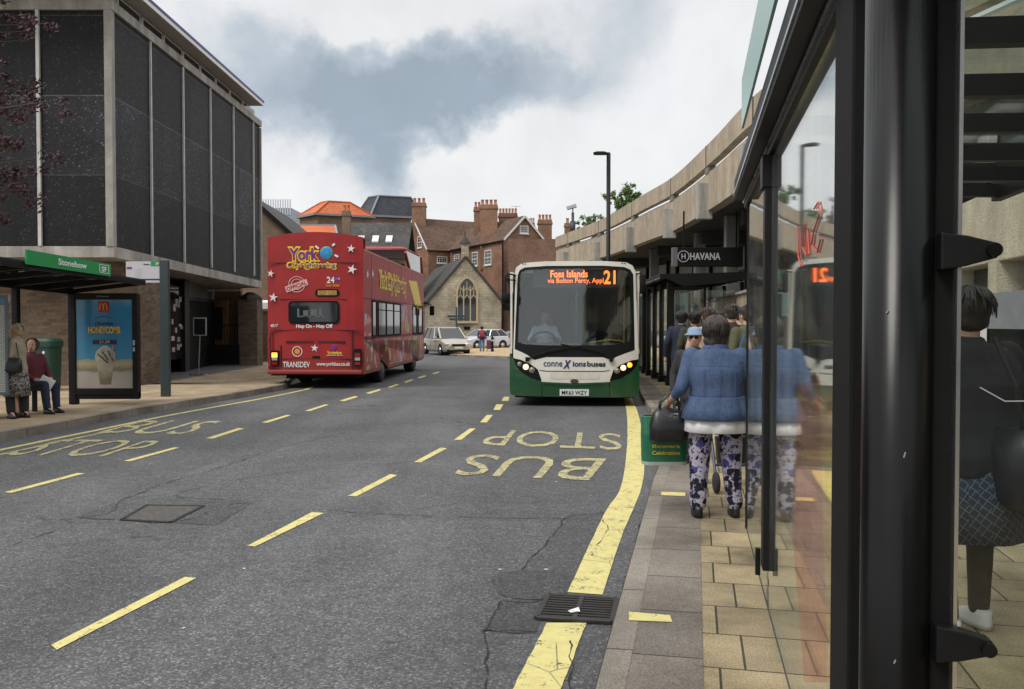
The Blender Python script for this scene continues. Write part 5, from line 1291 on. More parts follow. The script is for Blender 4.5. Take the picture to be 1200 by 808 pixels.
    for y in (2.9, 3.75, 4.6, 5.45, 6.3, 7.15):
        for x in (-.72, .74): b = MB(); b.loft([(x, y, .85, .42, .05), (x, y + .06, 1.45, .42, .06), (x, y + .08, 1.62, .34, .05)], 14, sq=5); b.build('passenger_seat', SEAT, root)
    YP = M('yellow_handrail', (.55, .42, .03), .4)
    b = MB()
    for x, y in ((.22, 1.3), (.24, 2.9), (-.26, 3.8), (.24, 4.6), (1.02, 1.2)): b.tube([(x, y, .4), (x, y, 2.45)], .018, 8)
    b.tube([(.25, .98, 1.2), (.7, 1.0, 1.28), (1.0, 1.0, 1.25), (1.03, 1.0, .9)], .02, 8); b.build('handrails', YP, root)
    b = MB(); b.bx(-HW + .06, HW - .06, 2.1, Lb - .1, 2.45, 2.6); b.build('ceiling_panel', M('interior_ceiling', (.16, .16, .15), .6), root)
    # wipers
    for pts in (((617.5, 421.5), (640, 412.5), (662, 408)), ((716, 421.5), (700, 411), (678, 406.5))):
        b = MB(); q = [F(ux(a), uz(c_), .035) for a, c_ in pts]; b.tube(q, .014, 6); p, p2 = q[-1], F(ux(pts[1][0]), uz(pts[1][1] + 1), .03)
        d = (q[2] - q[1]).normalized(); b.tube([q[2] - d * .5 + Vector((0, 0, -.025)), q[2] + d * .35 + Vector((0, 0, -.02))], .012, 6); b.box(q[0], (.07, .06, .08)); b.build('wiper', BLKM, root)
    # mirrors
    b = MB(); b.tube([F(ux(603), uz(322)), Vector((ux(595), -.05, uz(321))), Vector((ux(592.5), -.10, uz(325))), Vector((ux(592.5), -.12, uz(344)))], .016, 8); b.tube([F(ux(603), uz(328)), Vector((ux(593), -.09, uz(328)))], .013, 8)
    m1 = b.build('mirror_arm', BLKM, root); b = MB(); b.loft([(ux(593), -.12, uz(355.5), .05, .035), (ux(593), -.12, uz(354), .085, .06), (ux(593), -.12, uz(345), .085, .06), (ux(593), -.12, uz(343.8), .05, .035)], 12, sq=4); b.build('mirror_head', BLKM, m1, smooth=True)
    b = MB(); b.tube([F(ux(746), uz(321)), Vector((ux(750), -.03, uz(321))), Vector((ux(751.5), -.06, uz(326)))], .016, 8)
    m2 = b.build('mirror_arm', BLKM, root); b = MB(); b.loft([(ux(751.5), -.06, uz(345), .035, .03), (ux(751.5), -.06, uz(343), .055, .05), (ux(751.5), -.06, uz(324), .06, .05), (ux(751.5), -.06, uz(322.5), .04, .03)], 12, sq=4); b.build('mirror_head', BLKM, m2, smooth=True)
    for x in (612, 615, 729, 732): 
        b = MB(); b.ell(F(ux(x), uz(308.8), .012), (.018, .012, .012), 8); b.build('marker_lamp', BLKM, root)
    return root
GB = bus_green()

# ------------------------------------------------------------------ cars
def car(name, loc, rz, L_, W_, H, paint, label, hatch=True, cat='car', nose=.9, lamp_rear=True):
    """car with its nose towards -y; panels lofted across stations along y"""
    root = empty(name, loc, rz, label=label, cat=cat)
    hw = W_ / 2
    # stations: (y, z_bottom, z_belt(hood height), half width)
    st = [(-L_ / 2, .32, .62, hw * .72), (-L_ / 2 + .12, .24, .74, hw * .88), (-L_ / 2 + .5, .2, .86, hw * .97), (-L_ / 2 + nose, .2, .98, hw), (-L_ / 2 + nose + .4, .2, 1.02, hw), (0, .2, .99, hw), (L_ / 2 - .9, .2, 1.02, hw), (L_ / 2 - .25, .22, 1.04, hw * .98), (L_ / 2 - .06, .28, .98, hw * .92), (L_ / 2, .36, .85, hw * .86)]
    b = MB(); rings = []
    for y, z0, z1, w_ in st:
        pr = [(-w_ * .92, z0), (-w_, z0 + .12), (-w_ * 1.0, (z0 + z1) / 2), (-w_ * .96, z1 - .06), (-w_ * .86, z1), (0, z1 + .03), (w_ * .86, z1), (w_ * .96, z1 - .06), (w_, (z0 + z1) / 2), (w_, z0 + .12), (w_ * .92, z0)]
        rings.append([b.b.verts.new((x, y, z)) for x, z in pr])
    b._skin(rings); body = b.build('body', paint, root, smooth=False, bevel=.03)
    # glasshouse: two lofts (glass) + roof + pillars
    yf0, yf1 = -L_ / 2 + nose + .12, -L_ / 2 + nose + .95
    yr1, yr0 = (L_ / 2 - .75, L_ / 2 - .18) if hatch else (L_ / 2 - 1.3, L_ / 2 - .5)
    zb_, zt_ = 1.0, H - .05; tw = hw * .74; bw = hw * .90
    lo = [(-bw, yf0), (bw, yf0), (bw, yr0), (-bw, yr0)]; hi = [(-tw, yf1), (tw, yf1), (tw, yr1), (-tw, yr1)]
    b = MB(); A = [Vector((x, y, zb_)) for x, y in lo]; B = [Vector((x, y, zt_)) for x, y in hi]
    for i in range(4): b.f([A[i], A[(i + 1) % 4], B[(i + 1) % 4], B[i]])
    b.build('windows', DGL, root)
    b = MB(); b.loft([(0, (yf1 + yr1) / 2, zt_ - .03, tw + .03, (yr1 - yf1) / 2 + .05), (0, (yf1 + yr1) / 2, zt_ + .03, tw, (yr1 - yf1) / 2), (0, (yf1 + yr1) / 2, H, tw * .8, (yr1 - yf1) / 2 * .8)], 24, sq=6); b.build('roof', paint, root, smooth=False)
    for i in range(4): b = MB(); b.bar(A[i], B[i], .09, .07); b.build('pillar', paint, root)
    for s in (-1, 1):
        for t in (.36, .70):
            p = Vector((s * bw, yf0 + (yr0 - yf0) * t, zb_)); q = Vector((s * tw, yf1 + (yr1 - yf1) * (t - .05), zt_)); b = MB(); b.bar(p, q, .06, .05); b.build('pillar', paint, root)
    for s in (-1, 1):
        for y in (-L_ / 2 + .85, L_ / 2 - .78):
            b = MB(); b.lathe([(.37, 0), (.37, s * .012)], (s * (hw - .006), y, .34), 22, 'X'); b.build('wheel_arch', BLKM, root)
            wheel(root, (s * (hw + .012), y, .315), .315, .2, CHR, s)
        b = MB(); b.ell((s * (hw + .09), yf0 + .35, 1.06), (.09, .07, .07), 10); b.build('mirror', paint, root, smooth=True)
        b = MB(); b.ell((s * hw * .70, -L_ / 2 + .14, .68), (.20, .12, .09), 12); b.build('headlight', M('lamp_glass', (.5, .52, .55), .08, .2), root, smooth=True)
        b = MB(); b.ell((s * hw * .86, L_ / 2 - .10, .93), (.10, .14, .11), 12); b.build('tail_light', M('tail_red', (.45, .01, .01), .2), root, smooth=True)
        b = MB(); b.bar((s * (hw + .005), -.5, .86), (s * (hw + .005), -.3, .86), .03); b.bar((s * (hw + .004), -.62, .95), (s * (hw + .004), -.62, .3), .008, .012); b.bar((s * (hw + .004), .45, .95), (s * (hw + .004), .45, .3), .008, .012); b.build('door_trim', BLKM, root)
    b = MB(); b.bx(-hw * .48, hw * .48, -L_ / 2 - .02, -L_ / 2 + .1, .58, .70); b.build('grille', BLKM, root, bevel=.01)
    b = MB(); b.bx(-hw * .8, hw * .8, -L_ / 2 + .0, -L_ / 2 + .2, .24, .36); b.build('lower_intake', BLKM, root)
    b = MB(); b.bx(-.26, .26, -L_ / 2 - .035, -L_ / 2 - .01, .42, .53); b.build('number_plate', WSH, root)
    return root
SILV = M('silver_paint', (.58, .59, .61), .25, .5, var=.05, coat=.5); CHAM = M('champagne_paint', (.42, .38, .31), .3, .4, var=.05, coat=.5); BLUE_D = M('dark_car_paint', (.02, .022, .03), .2, var=.1, coat=.6)
car('people_carrier', (at(521, 400, 52).x, 53.2, gz(52)), R(24), 4.5, 1.8, 1.72, CHAM, 'champagne people carrier waiting at the junction beside the tour bus', nose=.85)
car('hatchback', (at(566, 400, 64).x, 64.3, -.3), R(-52), 4.0, 1.75, 1.52, SILV, 'bright silver hatchback parked in front of the stone church')
car('dark_saloon', (at(601, 400, 66).x, 66.5, -.3), R(-60), 4.1, 1.75, 1.4, BLUE_D, 'black car mostly hidden behind the silver hatchback')
# ================================================================== STREET FURNITURE
GREENS = M('transit_green', (.012, .26, .07), .4, var=.04)
TINT = glass('roof_glass', (.82, .88, .87), .05, .06, haze=(.34, .40, .40))
CLEARG = glass('shelter_glass', (.97, .99, .985), .065, .035, 4.0, haze=(.60, .62, .60))
def P3(p): return Vector(p)
# ---------------- near shelter (beside the camera)
SD3 = Vector((.2055, .9787, 0)); SN3 = Vector((.9787, -.2055, 0)); SRZ = math.atan2(-.2055, .9787)
so = Vector((.40, 0, PZ))
ns = empty('bus_shelter', so, label='near black framed glass bus shelter with a thick round post close to the camera', cat='bus shelter')
def q(s, o, z): return SD3 * s + SN3 * o + Vector((0, 0, z - PZ))
def sbox(s0, s1, o0, o1, z0, z1, m, name, par=ns, bev=.003):
    b = MB(); b.box(q((s0 + s1) / 2, (o0 + o1) / 2, (z0 + z1) / 2), (o1 - o0, s1 - s0, z1 - z0), SRZ); return b.build(name, m, par, bevel=bev)
b = MB(); c = q(1.69, .0, 0); b.lathe([(.064, 0), (.064, .3), (.064, 2.55)], (c.x, c.y, 0), 40); b.build('round_post', BLKP, ns, smooth=True)
sbox(2.02, 2.27, -.03, .03, PZ, 2.52, BLKM, 'flat_post', bev=.006)
sbox(2.275, 2.29, -.012, .012, PZ, 2.5, CHR, 'edge_trim', bev=0)
b = MB(); fp = sbox(4.34, 4.46, -.035, .035, .36, 2.30, BLK, 'mid_post', bev=.006)
sbox(4.47, 4.50, -.06, -.035, .30, .44, BLK, 'mid_post_foot', fp)
sbox(6.12, 6.135, -.012, .012, .155, 2.5, BLK, 'end_post', bev=0)
for s0, s1 in ((2.29, 4.335), (4.465, 6.12)): sbox(s0, s1, -.004, .004, .17, 2.42, CLEARG, 'glass_pane', bev=0)
sbox(2.29, 6.12, -.006, .006, .155, .168, M('pane_edge', (.03, .04, .04), .4), 'bottom_edge_strip', bev=0)
# front beam with bright gutter strip
sbox(.5, 6.35, -.09, -.02, 2.50, 2.64, BLK, 'front_beam'); sbox(.5, 6.35, -.098, -.09, 2.525, 2.54, CHR, 'bright_strip', bev=0)
sbox(.5, 6.35, -.02, .05, 2.44, 2.50, BLK, 'glazing_rail'); sbox(.5, 6.35, -.03, -.02, 2.475, 2.487, CHR, 'bright_strip', bev=0)
sbox(4.33, 4.47, -.05, .05, 2.28, 2.44, BLK, 'post_bracket')
for s in (1.0, 1.7, 2.35, 2.95, 3.6, 4.25, 4.95, 5.6, 6.25):
    b = MB(); b.bar(q(s, -.02, 2.56), q(s, 1.62, 2.50), .055, .085); b.build('roof_rib', BLK, ns)
b = MB(); b.prism([q(.5, -.02, 2.63), q(6.35, -.02, 2.63), q(6.35, 1.65, 2.57), q(.5, 1.65, 2.57)], (0, 0, .01)); b.build('roof_glass', TINT, ns)
sbox(.5, 6.35, 1.62, 1.68, 2.44, 2.58, BLK, 'back_beam')
# end screen beside the camera
b = MB(); b.box(q(1.66, .74, 1.27), (1.30, .010, 2.25), SRZ); b.build('end_screen_glass', glass('end_glass', (.95, .97, .96), .022, .002), ns)
b = MB(); b.box(q(1.66, .098, 1.27), (.007, .020, 2.27), SRZ); b.build('edge_trim', CHR, ns)
b = MB(); b.box(q(1.68, .066, 1.27), (.055, .03, 2.27), SRZ); b.build('gasket', BLKM, ns)
for z in (1.735, 1.0):
    b = MB(); c = q(1.64, .06, z); o2 = []
    poly = [(.0, -.035), (.0, .035), (.045, .028), (.095, .014), (.105, 0), (.095, -.014), (.045, -.028)]
    b.prism([c + SN3 * x + Vector((0, 0, z2)) - SD3 * .012 for x, z2 in poly], SD3 * .035); br = b.build('glass_clamp', BLK, ns, bevel=.003)
    b = MB(); cc = c + SN3 * .088 - SD3 * .012; b.tube([cc, cc - SD3 * .012], .013, 14); b.build('clamp_bolt', BLKP, br)
b = MB(); b.box(q(1.63, -.005, .70) , (.008, .006, .03), SRZ); b.build('sticker', WHT, ns)
for k, (da, z, h_) in enumerate(((-2.0, .86, .02), (-2.2, .72, .012), (-1.8, 1.25, .03), (-2.3, 1.52, .016), (-1.6, .55, .02))):
    c = q(1.69, 0, 0); b = MB(); b.bar((c.x + .0645 * math.cos(da), .0645 * math.sin(da) + c.y, z), (c.x + .0645 * math.cos(da + .05), c.y + .0645 * math.sin(da + .05), z + h_ * .35), .003, .002); b.build('scuff_mark', M('scuff_grey', (.3, .3, .29), .7), ns)
# etched scrawl on the pane
SCR = M('red_marker_scrawl', (.50, .08, .05), .7)
def scr(pts):
    L_ = []
    for px_, py_ in pts:
        s_, z_ = on_plane(px_, py_, (.40, 0), (SD3.x, SD3.y)); L_.append(q(s_, -.008, z_))
    b = MB(); b.tube(L_, .0028, 5); b.build('scrawl', SCR, ns)
scr([(957, 245), (962, 237), (964, 250), (957, 270), (954, 288), (961, 296), (965, 280)]); scr([(945, 262), (943, 290), (948, 300), (949, 270), (951, 298)]); scr([(937, 265), (938, 300), (941, 312)])
# thin translucent sheets tinting parts of the pane red and yellow
def tint_sheet(name, col, quad_px):
    t = NT(name); t.n.remove(t.b); tr_ = t.node('ShaderNodeBsdfTransparent'); tr_.inputs[0].default_value = (*col, 1); df = t.node('ShaderNodeBsdfDiffuse'); df.inputs[0].default_value = (.55, .2, .17, 1)
    m_ = t.node('ShaderNodeMixShader'); t.l.new(t.ramp(t.noise(3, 6, .7), [(.4, .0), (.7, .07)]), m_.inputs[0]); t.l.new(tr_.outputs[0], m_.inputs[1]); t.l.new(df.outputs[0], m_.inputs[2]); t.l.new(m_.outputs[0], t.out.inputs[0])
    P_ = []
    for px_, py_ in quad_px:
        s_, z_ = on_plane(px_, py_, (.40, 0), (SD3.x, SD3.y)); P_.append(q(s_, -.0065, max(.172, z_)))
    b = MB(); b.prism(P_, SN3 * .001); b.build('window_tint', t.m, ns)
tint_sheet('red_tint', (1, .93, .92), [(936, 455), (962, 440), (966, 560), (972, 800), (944, 800), (930, 620)])
tint_sheet('yellow_tint', (1, .985, .90), [(962, 470), (980, 455), (980, 800), (973, 800), (967, 560)])
# pale green sign above the beam
sg = MB(); sg.box(q(3.55, -.12, 2.81), (.012, 2.5, .27), SRZ); sg.build('name_panel', M('pale_green_panel', (.24, .42, .36), .25, var=.05), ns)
# bench inside the shelter is out of view; black panel at far end low level
# ---------------- second and third shelter along the pavement
def shelter(loc, rz, Lr=4.2, Wd=1.75, **k):
    root = empty('bus_shelter', loc, rz, **k)
    H = 2.62
    for y in (.08, 1.45, 2.8, Lr - .08):
        b = MB(); b.bx(-.06, .10 if y < .2 else .04, y - .08, y + .06, 0, H - .1); p = b.build('post', BLK, root, bevel=.005)
        b = MB(); b.bx(-.09, .13, y - .12, y + .1, 0, .16); b.build('post_foot', BLK, p)
    for y0, y1 in ((.15, 1.38), (1.5, 2.72), (2.88, Lr - .16)):
        b = MB(); b.bx(-.004, .004, y0, y1, .2, H - .25); b.build('glass_pane', CLEARG, root)
    b = MB(); b.bx(.12, Wd, .04, .05, .35, H - .3); b.build('end_screen_glass', CLEARG, root)
    b = MB(); b.bx(.82, .87, .02, .07, 0, H - .1); b.build('end_post', BLK, root)
    for x in (Wd,):
        for y in (.08, Lr / 2, Lr - .08): b = MB(); b.bx(x - .04, x + .04, y - .04, y + .04, 0, H - .1); b.build('post', BLK, root)
    b = MB(); b.bx(-.28, -.16, -.25, Lr + .1, H - .05, H + .09); b.build('front_beam', BLK, root, bevel=.01)
    b = MB(); b.bx(-.285, -.28, -.25, Lr + .1, H - .02, H); b.build('bright_strip', CHR, root)
    b = MB(); b.prism([(-.2, -.25, H - .0), (-.2, -.25, H + .08), (Wd + .15, -.25, H + .13), (Wd + .15, -.25, H - .02), (1.2, -.25, H - .14), (.3, -.25, H - .22)], (0, .06, 0)); b.build('end_gable', BLK, root)
    for y in (.4, 1.05, 1.7, 2.35, 3.0, 3.65): b = MB(); b.bx(-.2, Wd + .1, y, y + .06, H - .06, H + .03); b.build('roof_rib', BLK, root)
    b = MB(); b.bx(-.2, Wd + .15, -.2, Lr + .1, H + .05, H + .07); b.build('roof_panel', M('opaque_roof', (.05, .055, .055), .3), root)
    return root
s2 = shelter((3.84, 20.75, PZ), -R(2), label='second black bus shelter further up the pavement behind the queue', cat='bus shelter')
s3 = copy_tree(s2); s3.location = (4.02, 25.9, PZ); s3.rotation_euler.z = -R(1); s3['label'] = 'third black bus shelter, nearest the lamp post beyond the second one'
b = MB(); b.box((-.29, .3, 2.98), (.02, .9, .3)); b.build('green_name_panel', GREENS, s3)

# ---------------- left shelter with advertising panel
ls = empty('bus_shelter', (0, 0, .12), label='black roofed bus shelter with a green Stonebow sign on the left pavement', cat='bus shelter')
def lz(p, dz=0): return Vector((p[0], p[1], p[2] - .12 + dz))
Fa, Fb = Vector((-6.8, 15.8, 2.36)), Vector((-8.05, 9.2, 2.66)); Ba, Bb = Vector((-8.12, 15.75, 2.20)), Vector((-9.4, 9.1, 2.48))
b = MB(); b.bar(lz(Fa), lz(Fb), .07, .10); b.build('front_beam', BLK, ls, bevel=.01)
b = MB(); b.bar(lz(Ba), lz(Bb), .10, .12); b.build('back_beam', BLK, ls, bevel=.01)
b = MB(); b.bar(lz(Fa), lz(Ba), .08, .08); b.build('end_beam', BLK, ls, bevel=.01)
for k in range(1, 9):
    t = k / 9.2; b = MB(); b.bar(lz(Fa.lerp(Fb, t), -.01), lz(Ba.lerp(Bb, t), .01), .07, .09); b.build('roof_rib', BLK, ls)
b = MB(); b.prism([lz(p, .055) for p in (Fa, Fb, Bb, Ba)], (0, 0, .012)); b.build('roof_glass', glass('smoked_roof', (.25, .27, .28), .06, .3, haze=(.12, .12, .12)), ls)
for t in (0, .2, .5, .8):
    p = Ba.lerp(Bb, t); b = MB(); b.bx(p.x - .05, p.x + .05, p.y - .05, p.y + .05, 0, p.z - .12); b.build('post', BLK, ls, bevel=.006)
for t0, t1 in ((.22, .49), (.51, .79)):
    p, r_ = Ba.lerp(Bb, t0), Ba.lerp(Bb, t1)
    b = MB(); b.prism([(p.x, p.y, .25), (r_.x, r_.y, .25), (r_.x, r_.y, 1.95), (p.x, p.y, 1.95)], (.01, 0, 0)); b.build('glass_pane', CLEARG, ls)
# bench
b = MB(); p, r_ = Ba.lerp(Bb, .17) + Vector((.3, 0, 0)), Ba.lerp(Bb, .48) + Vector((.3, 0, 0)); b.bar((p.x, p.y, .46), (r_.x, r_.y, .46), .28, .05); bn = b.build('bench_seat', BLK, ls, bevel=.01)
for t in (.1, .9): b = MB(); b.bx(p.lerp(r_, t).x - .03, p.lerp(r_, t).x + .03, p.lerp(r_, t).y - .03, p.lerp(r_, t).y + .03, 0, .44); b.build('bench_leg', BLK, ls)
# green sign
g0, g1 = Vector((-6.95, 14.75, 0)), Vector((-7.32, 12.85, 0)); g0z, g1z = 2.42, 2.49
b = MB(); b.prism([(g0.x, g0.y, 2.30), (g1.x, g1.y, 2.38), (g1.x, g1.y, 2.60), (g0.x, g0.y, 2.51)], (.03, 0, 0)); gsn = b.build('name_panel', GREENS, ls)
dg_ = Vector((g0.x - g1.x, g0.y - g1.y, -.085))
text_box('lettering', 'Stonebow', WHT, gsn, Vector((g1.x, g1.y, 2.445)) + dg_ * .34 + Vector((.034, 0, 0)), dg_ * .34, (0, 0, .10), .003, bold=.02)
text_box('lettering', 'SF', WHT, gsn, Vector((g1.x, g1.y, 2.445)) + dg_ * .87 + Vector((.034, 0, 0)), dg_ * .07, (0, 0, .09), .003, bold=.02)
b = MB(); o_ = Vector((g1.x + .034, g1.y, 2.425)) + dg_ * .845; e1, e2 = dg_ * .12, Vector((0, 0, .135))
for a, c_ in ((o_, o_ + e1), (o_ + e1, o_ + e1 + e2), (o_ + e1 + e2, o_ + e2), (o_ + e2, o_)): b.bar(a, c_, .01, .012, up=(1, 0, 0))
b.build('sign_box_outline', WHT, gsn)
# timetable panel
tt_ = empty('timetable_panel', (-8.26, 13.15, .12), label='pale bus timetable board in the left shelter behind the waiting people', cat='notice board')
TD = Vector((.13, .99, 0)).normalized()
tz = math.atan2(-.5, .86)
b = MB(); b.box((0, 0, 1.15), (.9, .05, 1.55), R(12)); b.build('frame', M('grey_blue_frame', (.12, .15, .18), .4), tt_, bevel=.01)
t = NT('timetable_print'); uvv = t.tc.outputs['Object']
cb, fb = t.brick((.50, .52, .50), (.44, .47, .46), (.16, .18, .2), 0.06, .028, .004, vec=t.mapping(uvv, (1, 1, 1), (R(90), 0, 0)))
t.fin(cb, .5); b = MB(); b.box((0, -.0, 1.10), (.82, .056, 1.35), R(12)); b.build('printed_sheet', t.m, tt_)
b = MB(); b.box((0, -.0, 1.83), (.82, .057, .07), R(12)); b.build('blue_header', M('blue_header', (.10, .25, .42), .5), tt_)
# ---------------- ad panel
ad = empty('advert_panel', (-7.48, 15.7, .12), label='freestanding black advertising panel showing a blue milkshake poster', cat='advert')
def adx(px): return (px - 600) * .0157 + 7.48
def adz(py): return CZ + (380 - py) * .0157 - .12
b = MB()
for x0, x1, z0, z1 in ((adx(83.5), adx(90.5), 0, adz(344)), (adx(156.5), adx(163), .12, adz(344)), (adx(90.5), adx(156.5), adz(351.5), adz(344)), (adx(90.5), adx(156.5), adz(463), adz(455))): b.bx(x0, x1, -.07, .07, z0, z1)
b.build('frame', BLK, ad, bevel=.012)
b = MB(); b.bx(adx(83.5), adx(163), -.05, .05, .10, adz(459)); b.build('base', BLK, ad, bevel=.01)
b = MB(); b.bx(adx(88), adx(158), -.03, .03, adz(457), adz(350)); b.build('backing', BLKM, ad)
t = NT('poster_print'); s_ = t.node('ShaderNodeSeparateXYZ'); t.l.new(t.tc.outputs['Object'], s_.inputs[0])
zn = t.math('ADD', s_.outputs[2], t.math('MULTIPLY', t.noise(7, 3), .10))
c = t.ramp(t.math('DIVIDE', t.math('SUBTRACT', zn, adz(455)), adz(351) - adz(455)), [(0, (.32, .30, .28)), (.20, (.36, .33, .29)), (.235, (.17, .17, .10)), (.30, (.36, .33, .20)), (.345, (.30, .28, .20)), (.36, (.06, .22, .34)), (.75, (.03, .17, .32)), (1, (.04, .21, .38))])
t.fin(c, .12, spec=.6)
b = MB(); b.bx(adx(90.5), adx(156.5), -.045, -.03, adz(455), adz(351.5)); po = b.build('poster', t.m, ad)
MRED = M('poster_red', (.38, .012, .01), .4); MY = M('poster_gold', (.62, .36, .04), .4); PDK = M('poster_dark', (.02, .02, .03), .4); PCR = M('poster_cream', (.42, .38, .28), .4)
b = MB(); b.bx(adx(117), adx(129.5), -.052, -.045, adz(366), adz(353.5)); lg = b.build('logo_square', MRED, po)
b = MB()
for s in (-1, 1):
    cx = adx(123.2) + s * .034; b.tube([(cx + .034 * math.cos(a) * (1 if a < 1.57 else 1), -.056, adz(363.5) + .12 * abs(math.sin(a)) ** .8) for a in [k * math.pi / 10 for k in range(11)]], .009, 6)
b.build('arches_logo', MY, lg)
text_box('poster_lettering', 'Chocolate', PDK, po, (adx(113), -.05, adz(382)), (adx(138) - adx(113), 0, 0), (0, 0, .075), .003, shear=.3) if False else text_map('poster_lettering', 'Chocolate', PDK, po, lambda u_, v_, w_: (adx(113) + u_ * (adx(134.5) - adx(113)), -.05 + w_ * .003, adz(381.5) + v_ * .075), shear=.3)
text_map('poster_lettering', 'HONEYCOMB', MY, po, lambda u_, v_, w_: (adx(105) + u_ * (adx(142.5) - adx(105)), -.05 + w_ * .003, adz(391) + v_ * .125), bold=.03)
b = MB(); b.bx(adx(110), adx(138), -.05, -.045, adz(403.5), adz(398.5)); pp = b.build('price_strip', PDK, po)
text_map('poster_lettering', '£1.39', PCR, pp, lambda u_, v_, w_: (adx(118) + u_ * (adx(130) - adx(118)), -.054 + w_ * .002, adz(402.6) + v_ * .055), bold=.02)
b = MB(); b.tube([(adx(113) + k * .034, -.05, adz(373.5) + .035 * math.sin(k / 9 * math.pi)) for k in range(10)], .005, 5); b.build('poster_flourish', PDK, po)
b = MB(); b.lathe([(.10, 0), (.165, .55), (.18, .60), (.19, .64), (.17, .78), (.09, .88), (.03, .93)], (0, 0, 0), 20)
for v in b.b.verts: v.co = Vector((v.co.x + adx(124.5), -.047 + v.co.y * .05, v.co.z * .76 + adz(451.5) + .02))
b.build('milkshake_picture', M('shake_cream', (.36, .34, .27), .4, var=.35, vs=9), po, smooth=True)
b = MB()
for pts in (((116, 415), (121, 419), (125, 423), (128, 425)), ((121, 412), (125, 417), (128, 422)), ((128, 411), (131, 417), (134, 423))): b.tube([(adx(x), -.062, adz(y)) for x, y in pts], .011, 6)
b.build('sauce_drizzle', PDK, po)
b = MB(); b.tube([(adx(132), -.062, adz(420)), (adx(134.5), -.062, adz(405))], .012, 6); b.build('straw', M('straw_pink', (.45, .2, .2)), po)
b = MB(); b.bx(adx(157.5), adx(160), -.075, -.07, adz(405), adz(399)); b.bx(adx(157.5), adx(160), -.075, -.07, adz(412), adz(407)); b.build('maker_sticker', M('sticker_blue', (.25, .3, .45)), ad)
text_map('maker_lettering', 'JCDecaux', M('frame_print', (.3, .3, .3)), ad, lambda u_, v_, w_: (adx(116) + u_ * .22, -.0725 + w_ * .002, adz(349.3) + v_ * .04))
# ---------------- bin
lb = empty('litter_bin', (-10.35, 19.0, .12), label='dark green street litter bin against the brown brick wall', cat='litter bin')
GBN = M('dark_green_bin', (.010, .05, .032), .45)
b = MB(); b.loft([(0, 0, 0, .20, .20), (0, 0, .05, .22, .22), (0, 0, .98, .25, .25)], 24, sq=4); b.build('body', GBN, lb, smooth=False)
b = MB(); b.loft([(0, 0, .98, .28, .28), (0, 0, 1.10, .28, .28), (0, 0, 1.16, .22, .22)], 24, sq=4); b.build('hood', GBN, lb)
b = MB(); b.ell((.05, -.25, .85), (.03, .01, .035), 10); b.build('badge', WHT, lb)
# ---------------- bus stop flag
fl = empty('bus_stop_pole', (-7.07, 17.4, .12), label='wide flat dark green bus stop post with a white flag board', cat='bus stop')
b = MB(); b.bx(-.09, .09, -.05, .05, 0, 2.78); b.build('post', DKG, fl, bevel=.01)
b = MB(); b.bx(-.78, -.09, -.02, .02, 2.32, 2.75); fb_ = b.build('flag_board', M('flag_white', (.50, .50, .52), .4, var=.05), fl, bevel=.004)
b = MB(); b.bx(-.27, -.09, -.026, -.02, 2.66, 2.75); gp = b.build('green_tab', GREENS, fb_); text_map('lettering', 'SF', WHT, gp, lambda u_, v_, w_: (-.17 + u_ * .07, -.030 + w_ * .002, 2.68 + v_ * .05), bold=.02)
b = MB(); b.bx(-.77, -.10, -.026, -.02, 2.375, 2.40); b.build('navy_strip', M('navy_print', (.02, .02, .12)), fb_)
b = MB(); b.bx(-.76, -.66, -.026, -.02, 2.60, 2.64); b.build('purple_tab', PUR, fb_)
text_map('lettering', 'Stonebow', M('print_dark', (.05, .05, .06)), fb_, lambda u_, v_, w_: (-.42 + u_ * .13, -.024 + w_ * .002, 2.68 + v_ * .03), bold=.03)
b = MB()
for k in range(4): b.bx(-.60, -.46, -.023, -.02, 2.58 - k * .045, 2.587 - k * .045)
b.build('route_list', M('print_grey', (.28, .28, .3)), fb_)
# ---------------- lamp post, camera pole, finger post, bollards
lp = empty('street_lamp', (3.49, 31, PZ), label='tall black street lamp with a flat head reaching over the road', cat='street lamp')
b = MB(); b.tube([(0, 0, 0), (0, 0, 2.2), (0, 0, 2.3), (0, 0, 7.66)], [.10, .10, .075, .075], 14); b.build('post', BLK, lp, smooth=True)
b = MB(); b.bar((0.05, 0, 7.66), (-.45, 0, 7.66), .09, .08); b.loft([(0, 0, 0, .2, .1)] * 2, 4) if False else None; b.build('arm', BLK, lp, bevel=.01)
b = MB(); b.loft([(-.30, 0, 7.62, .24, .12), (-.30, 0, 7.69, .26, .13), (-.30, 0, 7.73, .16, .08)], 16, sq=4); b.build('lamp_head', BLK, lp)
cc_ = empty('camera_pole', (3.55, 50, PZ + gz(50)), label='security camera on a dark pole above the far end of the parapet', cat='camera')
b = MB(); b.tube([(0, 0, 0), (0, 0, 8.3)], .08, 12); b.tube([(0, 0, 7.0), (0, 0, 7.8)], .16, 12); b.build('pole', M('pole_grey', (.03, .035, .04), .5), cc_, smooth=True)
b = MB(); b.bar((-.35, 0, 8.55), (.2, -.1, 8.7), .26, .22); b.bar((0, 0, 8.3), (0, 0, 8.6), .08); b.build('camera_housing', M('camera_white', (.4, .42, .44), .4), cc_, bevel=.03)
fp_ = empty('finger_post', (at(535, 380, 71).x, 71, -.2), label='dark green pedestrian finger post in front of the church wall', cat='signpost')
b = MB(); b.tube([(0, 0, 0), (0, 0, 3.2)], .07, 10); b.build('post', DKG, fp_)
for x0, x1, z in ((-.75, -.08, 2.35), (.08, .7, 2.35), (-.6, -.08, 2.1), (.08, .65, 2.1)): b = MB(); b.bx(x0, x1, -.03, .03, z, z + .18); b.build('finger_board', DKG, fp_)
bo = empty('bollard', (at(577, 400, 55.5).x, 55.5, gz(55) + .1), label='short black bollard on the buff paving near the silver hatchback', cat='bollard')
